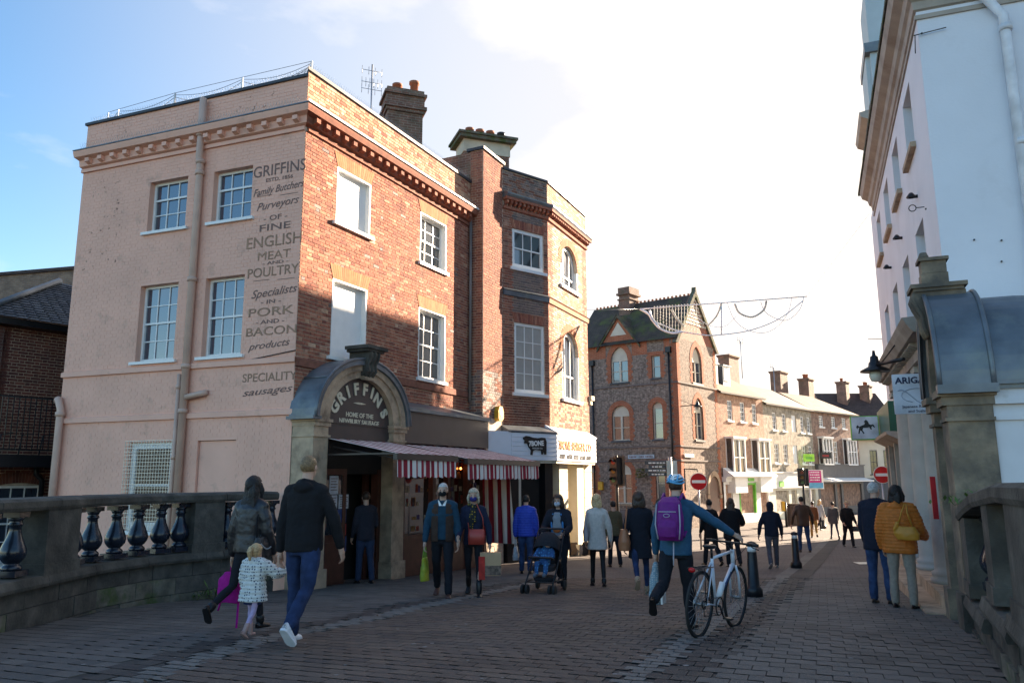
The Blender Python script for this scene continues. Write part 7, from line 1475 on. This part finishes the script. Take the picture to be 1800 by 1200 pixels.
# 10 woman in white coat
wc = fab('off_white_wool', (.52, .46, .42))
P = person(G(1052, 1030), 1.67, 5, 'woman with blond bob in short off-white coat, black skirt and black tights', wc, fab('black_tights', (.008, .008, .01), rough=.5), bks, legs=((8, 3), (-10, 14)), arms=((2, 10, 20), (-2, 16, 15)), hair='bob', hairm=hbl, coat=.10, flare=1.15, slim=True, skirt=(blk, .38), wr=.015, collar='high', b=.95)
o = held(P, P['T'](-.21, -.02, P['bz'](.62)), 'shoulder_bag', 'pale grey shoulder bag on the left side of the white-coated woman', 'bag'); mb = MB(); rings(mb, [((0, 0, -.22), .05, .15), ((0, 0, -.05), .055, .14), ((0, 0, .08), .03, .11)]); rem('bag_body', mb, mat('pale_mauve_leather', (.36, .31, .32), rough=.5), o, .012, .02); mb = MB(); mb.tube([(0, -.1, .06), (.03, -.05, .3), (.03, .05, .3), (0, .1, .06)], .012, 5); obj('bag_strap', mb, MATS['pale_mauve_leather'], o)
# 11..
person(G(1081, 996), 1.63, -5, 'person with dark hair in khaki jacket half hidden behind the white-coated woman', fab('khaki_jacket', (.10, .075, .04)), dkt, bks, legs=((8, 4), (-8, 12)), hair='short', hairm=hb, vox=.018)
P = person(G(1128, 1046), 1.67, 3, 'woman with short dark hair in long navy coat and blue jeans, tan bag on shoulder', fab('dark_navy_coat', (.009, .011, .018)), jean, mat('tan_boot', (.30, .2, .13), rough=.7), legs=((-22, 40), (12, 4)), arms=((-4, 14, 15), (6, 10, 50)), hair='curly', hairm=hbr, coat=.14, flare=1.08, slim=True, wr=.018, collar='high', b=1.02, vox=.013)
tanl = mat('tan_leather', (.36, .13, .06), rough=.5, var=.12); o = held(P, P['T'](-.26, -.06, P['bz'](.58)), 'tan_shoulder_bag', 'large tan leather shoulder bag of the navy-coated woman', 'bag'); mb = MB(); rings(mb, [((0, 0, -.24), .09, .17), ((0, 0, -.1), .10, .18), ((0, 0, .10), .05, .13)]); rem('bag_body', mb, tanl, o, .012, .02); mb = MB(); mb.tube([(0, -.12, .06), (.05, -.05, .42), (.06, .03, .46), (0, .12, .06)], .013, 5); obj('bag_strap', mb, tanl, o)
P = person(G(1163, 997), 1.66, 0, 'woman with dark hair in dusty pink long coat carrying a thin crossbody strap', fab('dusty_pink_wool', (.30, .17, .17)), dkt, bks, legs=((6, 3), (-8, 10)), hair='bob', hairm=hb, coat=.15, flare=1.25, slim=True, wr=.012, vox=.018); mb = MB(); T, bz = P['T'], P['bz']; mb.tube([T(-.1, -.15, bz(.60)), T(0, -.145, bz(.72)), T(.12, -.10, bz(.815))], .008, 5); obj('crossbody_strap', mb, blk, P['o'])
# 14 cyclist
tealj = fab('petrol_blue_jacket', (.008, .075, .135), rough=.6)
bh = 37; bl_ = Vector((1.95, 8.50, 0)); bl_.z = hg(8.5) ; fwd = Vector((math.sin(R(bh)), math.cos(R(bh)), 0)); rt = Vector((math.cos(R(bh)), -math.sin(R(bh)), 0)); bpitch = math.atan((hg(9.4) - hg(8.5)) / .98)
cpos = bl_ + fwd * .42 - rt * .42; cpos.z = hg(cpos.y)
hbar = bl_ + fwd * .84 + rt * (-.02) + Vector((0, 0, .93))
Mi = (Matrix.Translation(cpos) @ Matrix.Rotation(-R(26), 4, 'Z')).inverted(); tgt = Mi @ (hbar + rt * .22 + Vector((0, 0, .03))); tgl_ = Mi @ (hbar - rt * .26 + Vector((0, 0, .03)))
P = person(tuple(cpos), 1.72, 26, 'cyclist in petrol blue jacket and blue and white helmet pushing a white bicycle', tealj, dkt, bks, legs=((-26, 46), (10, 4)), arms=((-2, 14, 12), tgt), lean=9, hair='short', hairm=hbr, wr=.018, b=1.08, coat=.02, vox=.011, collar='high')
hel, hp, q_ = P['hel'], P['hp'], P['s']
mb = MB(); hel(mb, (0, -.012, .055), (.088, .112, .075), n=18, m=10); mb.f = [f for f in mb.f if sum((mb.v[i] for i in f), Vector()).z / len(f) > hp(0, 0, .045).z]; mb.m = [0] * len(mb.f); mb.sm = [True] * len(mb.f); mb.uv = [(0, 0)] * sum(len(f) for f in mb.f); hl = obj('helmet', mb, mat('dark_helmet_liner', (.05, .08, .10), rough=.3), P['o'])
hblue = mat('sky_blue_helmet', (.06, .36, .60), rough=.25); hwhite = mat('white_helmet', (.70, .75, .78), rough=.25)
for i, (z, rr, m_) in enumerate(((.050, 1.0, hblue), (.078, .97, hblue), (.104, .84, hwhite), (.124, .62, hwhite))):
    mb = MB(); mb.tube([hp(.096 * rr * math.cos(a), -.012 + .122 * rr * math.sin(a), z + .012 * math.sin(a * 2 + i)) for a in [k * .2618 for k in range(24)]], .0125 * q_, 6, closed=True); obj('helmet_rib', mb, m_, hl)
for x in (-.05, 0, .05): mb = MB(); mb.tube([hp(x, -.012 + .118 * math.cos(a), .055 + .085 * math.sin(a)) for a in [k * math.pi / 10 for k in range(11)]], .012 * q_, 6); obj('helmet_rib', mb, hwhite if x == 0 else hblue, hl)
mb = MB(); mb.tube([hp(.078, .0, .04), hp(.07, .03, -.05), hp(0, .05, -.105), hp(-.07, .03, -.05), hp(-.078, 0, .04)], .006, 5); obj('helmet_strap', mb, blk, hl)
T, bz = P['T'], P['bz']; o = held(P, T(0, -.21, bz(.55)), 'purple_backpack', 'purple rucksack with pale straps on the back of the cyclist', 'bag')
pur = fab('purple_nylon', (.16, .012, .16), rough=.5); mb = MB(); rings(mb, [((0, .0, .02), .14, .09), ((0, -.02, .10), .16, .12), ((0, -.02, .28), .155, .12), ((0, .0, .44), .13, .095), ((0, .04, .50), .08, .05)]); rem('bag_body', mb, pur, o, .012, .012)
mb = MB(); rings(mb, [((0, -.115, .06), .10, .04), ((0, -.125, .18), .11, .045), ((0, -.10, .27), .09, .03)]); rem('front_pocket', mb, pur, o, .011, .008)
mb = MB(); mb.tube([(-.13, -.08, .42), (-.14, -.11, .2), (-.12, -.09, .04)], .008, 5); mb.tube([(.13, -.08, .42), (.14, -.11, .2), (.12, -.09, .04)], .008, 5); mb.tube([(-.1, -.12, .34), (.1, -.12, .34)], .006, 5); mb.tube([(.03, .0, -.0), (.02, .0, -.25)], .008, 5); obj('pale_straps', mb, mat('pale_webbing', (.42, .40, .46)), o); mb = MB(); mb.tube([(.035 * math.cos(a), -.15 + .0, .30 + .018 * math.sin(a)) for a in [k * .5236 for k in range(12)]], .004, 4, closed=True); obj('badge', mb, MATS['pale_webbing'], o)
for sd in (-1, 1): mb = MB(); mb.tube([(sd * .1, .05, .46), (sd * .11, .18, .53), (sd * .12, .31, .42), (sd * .14, .24, .15), (sd * .13, .06, .06)], .018, 6); obj('shoulder_strap', mb, pur, o)
o = held(P, P['A'][-1][2] + Vector((0, -.02, -.08)), 'patterned_bag', 'pale blue patterned cloth bag hanging from the cyclist left hand', 'bag'); mb = MB(); rings(mb, [((0, 0, -.50), .05, .07), ((0, 0, -.40), .085, .12), ((0, 0, -.2), .07, .10), ((0, 0, -.02), .02, .03)]); rem('bag_body', mb, fab('blue_flowered_cotton', (.16, .27, .32), dots=((.42, .45, .45), 42, .4)), o, .012, .02); mb = MB(); mb.box(.07, .09, -.09, .07, -.48, -.16); obj('paper', mb, white, o)
# bicycle
bk_ = lthing('bicycle', tuple(bl_), 'white hybrid bicycle with black tyres and rear rack pushed beside the cyclist', 'bicycle', None, -R(bh)); bk_.rotation_euler = (bpitch, R(4), -R(bh)); bk_.rotation_mode = 'XYZ'
fw_ = mat('white_frame_paint', (.66, .70, .76), rough=.3, var=.05); rub = mat('tyre_rubber', (.018, .018, .018)); rw = .34; FA = (0, 1.02, rw); RA = (0, 0, rw)
mb = MB(); BBp = (0, .43, .29); ST = (0, .28, .80); HT = (0, .87, .86); HB = (0, .90, .72)
mb.tube([ST, HT], .017, 8); mb.tube([BBp, HB], .023, 8); mb.tube([BBp, ST], .017, 8); mb.tube([(0, .865, .88), (0, .905, .70)], .024, 8)
for sd in (-1, 1): mb.tube([(sd * .02, .42, .29), (sd * .06, .1, .34), (sd * .065, 0, rw)], .010, 6); mb.tube([(sd * .012, .285, .76), (sd * .055, .08, .45), (sd * .065, 0, rw)], .010, 6); mb.tube([(sd * .03, .905, .70), (sd * .052, .95, .58), (sd * .055, 1.02, rw)], .013, 6)
obj('frame', mb, fw_, bk_)
mb = MB(); mb.tube([(.02, .50, .38), (.02, .80, .63)], .012, 6); obj('frame_decal', mb, mat('navy_decal', (.02, .04, .10), var=.5, sc_=30), bk_)
for cx_ in (0, 1.02):
    w = MB(); w.tube([(0, cx_ + rw * .975 * math.cos(a), rw + rw * .975 * math.sin(a)) for a in [k * 2 * math.pi / 48 for k in range(48)]], .017, 8, closed=True); tw = obj('wheel', w, rub, bk_)
    w = MB(); w.tube([(0, cx_ + rw * .915 * math.cos(a), rw + rw * .915 * math.sin(a)) for a in [k * 2 * math.pi / 48 for k in range(48)]], .009, 6, closed=True); obj('rim', w, mat('dark_rim', (.03, .035, .04), rough=.3, metal=.5), tw)
    w = MB(); 
    for k in range(28): a = k * 2 * math.pi / 28; w.tube([((-1) ** k * .025, cx_ + .02 * math.cos(a + 1.2), rw + .02 * math.sin(a + 1.2)), (0, cx_ + rw * .9 * math.cos(a), rw + rw * .9 * math.sin(a))], .0018, 3)
    w.tube([(-.05, cx_, rw), (.05, cx_, rw)], .018, 8); obj('spokes', w, steel, tw)
    w = MB(); w.tube([(-.04, cx_ + .075 * math.cos(a), rw + .075 * math.sin(a)) for a in [k * .3927 for k in range(16)]], .006, 4, closed=True); 
    for k in range(6): a = k * 1.047; w.tube([(-.04, cx_, rw), (-.04, cx_ + .075 * math.cos(a), rw + .075 * math.sin(a))], .004, 4)
    obj('brake_disc', w, steel, tw)
mb = MB(); mb.tube([ST, (0, .255, .90)], .014, 6); rings(mb, [((0, .22, .90), .03, .10), ((0, .20, .93), .06, .13), ((0, .20, .945), .045, .12)]); obj('saddle', mb, blackm, bk_)
mb = MB(); mb.tube([(0, .865, .88), (0, .85, .93), (0, .88, .95)], .014, 6); mb.tube([(-.31, .84, .955), (-.1, .88, .955), (.1, .88, .955), (.31, .84, .955)], .012, 8); mb.tube([(-.31, .84, .955), (-.2, .86, .955)], .019, 8); mb.tube([(.31, .84, .955), (.2, .86, .955)], .019, 8)
for sd in (-1, 1): mb.tube([(sd * .2, .87, .95), (sd * .22, .92, .92), (sd * .29, .93, .9)], .006, 5); mb.tube([(sd * .18, .87, .95), (sd * .1, 1.0, .9), (0, .98, .75), (sd * .03, .94, .6)], .004, 4)
obj('handlebar', mb, blackm, bk_)
mb = MB(); mb.tube([(.045, .43 + .095 * math.cos(a), .29 + .095 * math.sin(a)) for a in [k * .3142 for k in range(20)]], .008, 5, closed=True); obj('chainring', mb, dmt := mat('dark_metal', (.04, .04, .042), metal=.7, rough=.35), bk_); mb = MB(); mb.tube([(.05, .43, .29), (.06, .53, .16)], .011, 6); mb.tube([(-.05, .43, .29), (-.06, .33, .42)], .011, 6); mb.tube([(-.05, .43, .29), (.05, .43, .29)], .015, 6); obj('crank', mb, dmt, bk_); mb = MB(); mb.box(.06, .15, .49, .57, .15, .17); obj('pedal', mb, dmt, bk_); mb = MB(); mb.box(-.15, -.06, .29, .37, .41, .43); obj('pedal', mb, dmt, bk_); mb = MB(); mb.tube([(.045, 0 + .04 * math.cos(a), rw + .04 * math.sin(a)) for a in [k * .5236 for k in range(12)]], .01, 5, closed=True); mb.tube([(.045, .04, rw + .04), (.045, .43, .385)], .004, 4); mb.tube([(.045, .0, rw - .04), (.05, .02, .22), (.045, .43, .195)], .004, 4); obj('chain', mb, dmt, bk_)
mb = MB()
for sd in (-1, 1): mb.tube([(sd * .06, .22, .72), (sd * .06, -.22, .71)], .006, 5); mb.tube([(sd * .07, 0, rw), (sd * .065, -.06, .71)], .006, 5); mb.tube([(sd * .07, 0, rw), (sd * .065, .1, .71)], .006, 5)
for k in range(4): mb.tube([(-.06, -.2 + k * .12, .715), (.06, -.2 + k * .12, .715)], .005, 5)
obj('rear_rack', mb, blackm, bk_)
mb = MB(); ell(mb, (0, -.24, .70), (.04, .02, .025)); obj('rear_light', mb, mat('red_lens', (.5, .01, .01), rough=.2), bk_)
mb = MB(); mb.tube([(0, .50, .36), (0, .60, .52)], .034, 10); obj('bottle', mb, white, bk_)
# 15..22 walkers further down the street
person(G(1252, 994), 1.66, -15, 'person in black coat with crimson scarf half hidden behind the cyclist', fab('black_wool', (.010, .009, .011)), dkt, bks, legs=((14, 5), (-12, 20)), arms=((4, 10, 20), (20, 25, 60)), hair='short', hairm=hb, coat=.08, vox=.018)
P = person(G(1290, 996), 1.68, 5, 'woman with very long brown hair in black coat seen from behind', fab('black_wool', (.010, .009, .011)), dkt, bks, legs=((4, 3), (-10, 18)), arms=((6, 22, 70), (6, 22, 70)), hair='long', hairm=hbr, coat=.10, puff=.02, b=1.1, vox=.018)
person(G(1360, 998), 1.60, 10, 'person in navy hooded jacket and grey trousers walking away', fab('navy_softshell', (.012, .016, .03)), fab('grey_trousers', (.085, .08, .095)), mat('grey_trainer', (.25, .25, .25)), legs=((-14, 22), (14, 5)), arms=((0, 22, 20), (8, 16, 10)), hood='up', coat=.02, b=1.05, vox=.018)
person(G(1415, 970), 1.76, 0, 'man in dark brown leather jacket and blue jeans walking away with hands in pockets', mat('brown_leather', (.065, .03, .018), rough=.45, var=.2), jean2, bks, legs=((6, 4), (-4, 8)), arms=((0, 22, 15), (0, 22, 15)), hair='short', hairm=hb, b=1.18, coat=.03, vox=.022)
person(G(1432, 945), 1.56, 20, 'person in rust jacket and mustard trousers beyond the brown-jacketed man', fab('rust_jacket', (.20, .07, .03)), fab('mustard_trousers', (.36, .19, .05)), bks, hair='short', hairm=hbr, vox=.028)
person(G(1443, 932), 1.53, 60, 'woman with fair hair in long pale grey coat in the sunlit street', fab('pale_grey_wool', (.45, .43, .42)), dkt, bks, hair='long', hairm=hbl, coat=.16, flare=1.1, vox=.028)
P = person(G(1468, 948), 1.54, 5, 'person in grey parka with pale fur hood trim and navy leggings', fab('grey_parka', (.09, .08, .08)), fab('navy_leggings', (.02, .03, .06)), bks, legs=((12, 4), (-12, 14)), hair='short', hairm=hb, coat=.09, puff=.02, slim=True, vox=.024); mb = MB(); T, bz, hp = P['T'], P['bz'], P['hp']; capsule(mb, [T(-.13, -.04, bz(.83)), T(0, -.13, bz(.82)), T(.13, -.04, bz(.83))], [.04, .045, .04]); rem('fur_trim', mb, mat('pale_fur', (.5, .4, .3), bump=.8, bsc=60), P['o'], .02, .03)
P = person(G(1493, 961), 1.62, 178, 'woman in black coat and sunglasses walking towards us in the middle of the street', fab('black_wool', (.010, .009, .011)), dkt, bks, legs=((10, 4), (-8, 12)), arms=((2, 14, 30), (4, 14, 45)), hair='short', hairm=hbl, coat=.08, b=1.05, vox=.02); mb = MB(); P['hel'](mb, (-.03, .078, .014), (.026, .010, .017), n=8, m=6); P['hel'](mb, (.03, .078, .014), (.026, .010, .017), n=8, m=6); obj('sunglasses', mb, bks, P['o'])
o = held(P, P['A'][-1][2] + Vector((0, .04, -.08)), 'black_handbag', 'black handbag with grey print held by the woman in sunglasses', 'bag'); mb = MB(); mb.box(-.14, .14, -.04, .04, -.18, 0); obj('bag_body', mb, mat('black_grey_print', (.03, .03, .03), dots=((.3, .3, .3), 25, .25)), o)
# couple by the portico
o_p = Vector(G(1552, 1061)); P = person(tuple(o_p), 1.74, 42, 'grey-haired man in navy jacket and blue jeans standing beside the woman in orange', fab('navy_jacket', (.010, .014, .028)), jean2, mat('brown_walking_shoe', (.06, .04, .03), rough=.7), legs=((1, 1), (1, 1)), arms=((6, 6, 20), (6, 6, 20)), hair='short', hairm=hgr, coat=.06, puff=.015, b=1.05, yaw=20, collar='high', face=True, vox=.013)
P = person(G(1592, 1069), 1.66, 38, 'woman with short dark hair in orange padded jacket and beige trousers', fab('orange_nylon', (.50, .13, .02), rough=.55), fab('beige_cotton', (.27, .225, .185)), bks, legs=((1, 1, 3), (-1, 1, 3)), arms=((0, 10, 20), (8, 14, 60)), hair='bob', hairm=hb, coat=.05, puff=.035, b=1.12, hood='down', vox=.012, wr=.022, quilt=.012, yaw=12)
och = mat('ochre_leather', (.48, .19, .02), rough=.5, var=.15); T, bz = P['T'], P['bz']; o = held(P, T(.14, -.22, bz(.63)), 'ochre_shoulder_bag', 'ochre slouchy shoulder bag of the woman in the orange jacket', 'bag'); mb = MB(); rings(mb, [((.02, 0, -.12), .14, .05), ((0, 0, -.03), .17, .06), ((0, 0, .06), .12, .035)]); capsule(mb, [(-.14, -.02, .02), (-.1, -.02, .1)], [.03, .03]); rem('bag_body', mb, och, o, .012, .02); mb = MB(); mb.tube([(-.1, 0, .06), (-.04, .0, .25), (.0, .05, .36)], .012, 5); mb.tube([(.08, 0, .06), (.03, .0, .25), (.02, .05, .36)], .012, 5); obj('bag_strap', mb, och, o)
# bundle of bags on the pavement by the cream pilasters
p = Vector(G(1018, 976)); o = lthing('luggage_pile', tuple(p), 'pile of dark bags heaped against the cream stone pilasters', 'bags'); random.seed(6)
for i in range(5): mb = MB(); a = .12 + random.random() * .08; x = -.35 + i * .17; rings(mb, [((x, 0, .02), a, .13), ((x + .03, .02, .16), a * 1.1, .15), ((x + .05, .0, .30 + .1 * (i % 2)), a * .6, .08)]); rem('bag', mb, (dkt, fab('dull_brown_canvas', (.10, .07, .05)), fab('grey_canvas', (.14, .13, .13)))[i % 3], o, .02, .04)
# ---- evaluate all the modelled garments and bodies in one pass ----
dg = bpy.context.evaluated_depsgraph_get()
for o, m, quilt, extra in JOBS:
    me = bpy.data.meshes.new_from_object(o.evaluated_get(dg)); me.name = o.name
    if quilt:
        vn = [v.normal.copy() for v in me.vertices]
        for v, n in zip(me.vertices, vn): v.co += n * (.010 * abs(math.sin(v.co.z * math.pi / max(.045, quilt * 1.1))) - .004)
    if callable(extra): extra(me)
    elif extra is not None:
        import bmesh; bm = bmesh.new(); bm.from_mesh(me); m2 = extra.mesh('h', [m], (0, 0, 0)); bm.from_mesh(m2); bm.to_mesh(me); bm.free()
    for p_ in me.polygons: p_.use_smooth = True
    me.materials.clear(); me.materials.append(m if not isinstance(m, list) else m[0])
    o.modifiers.clear(); o.data = me
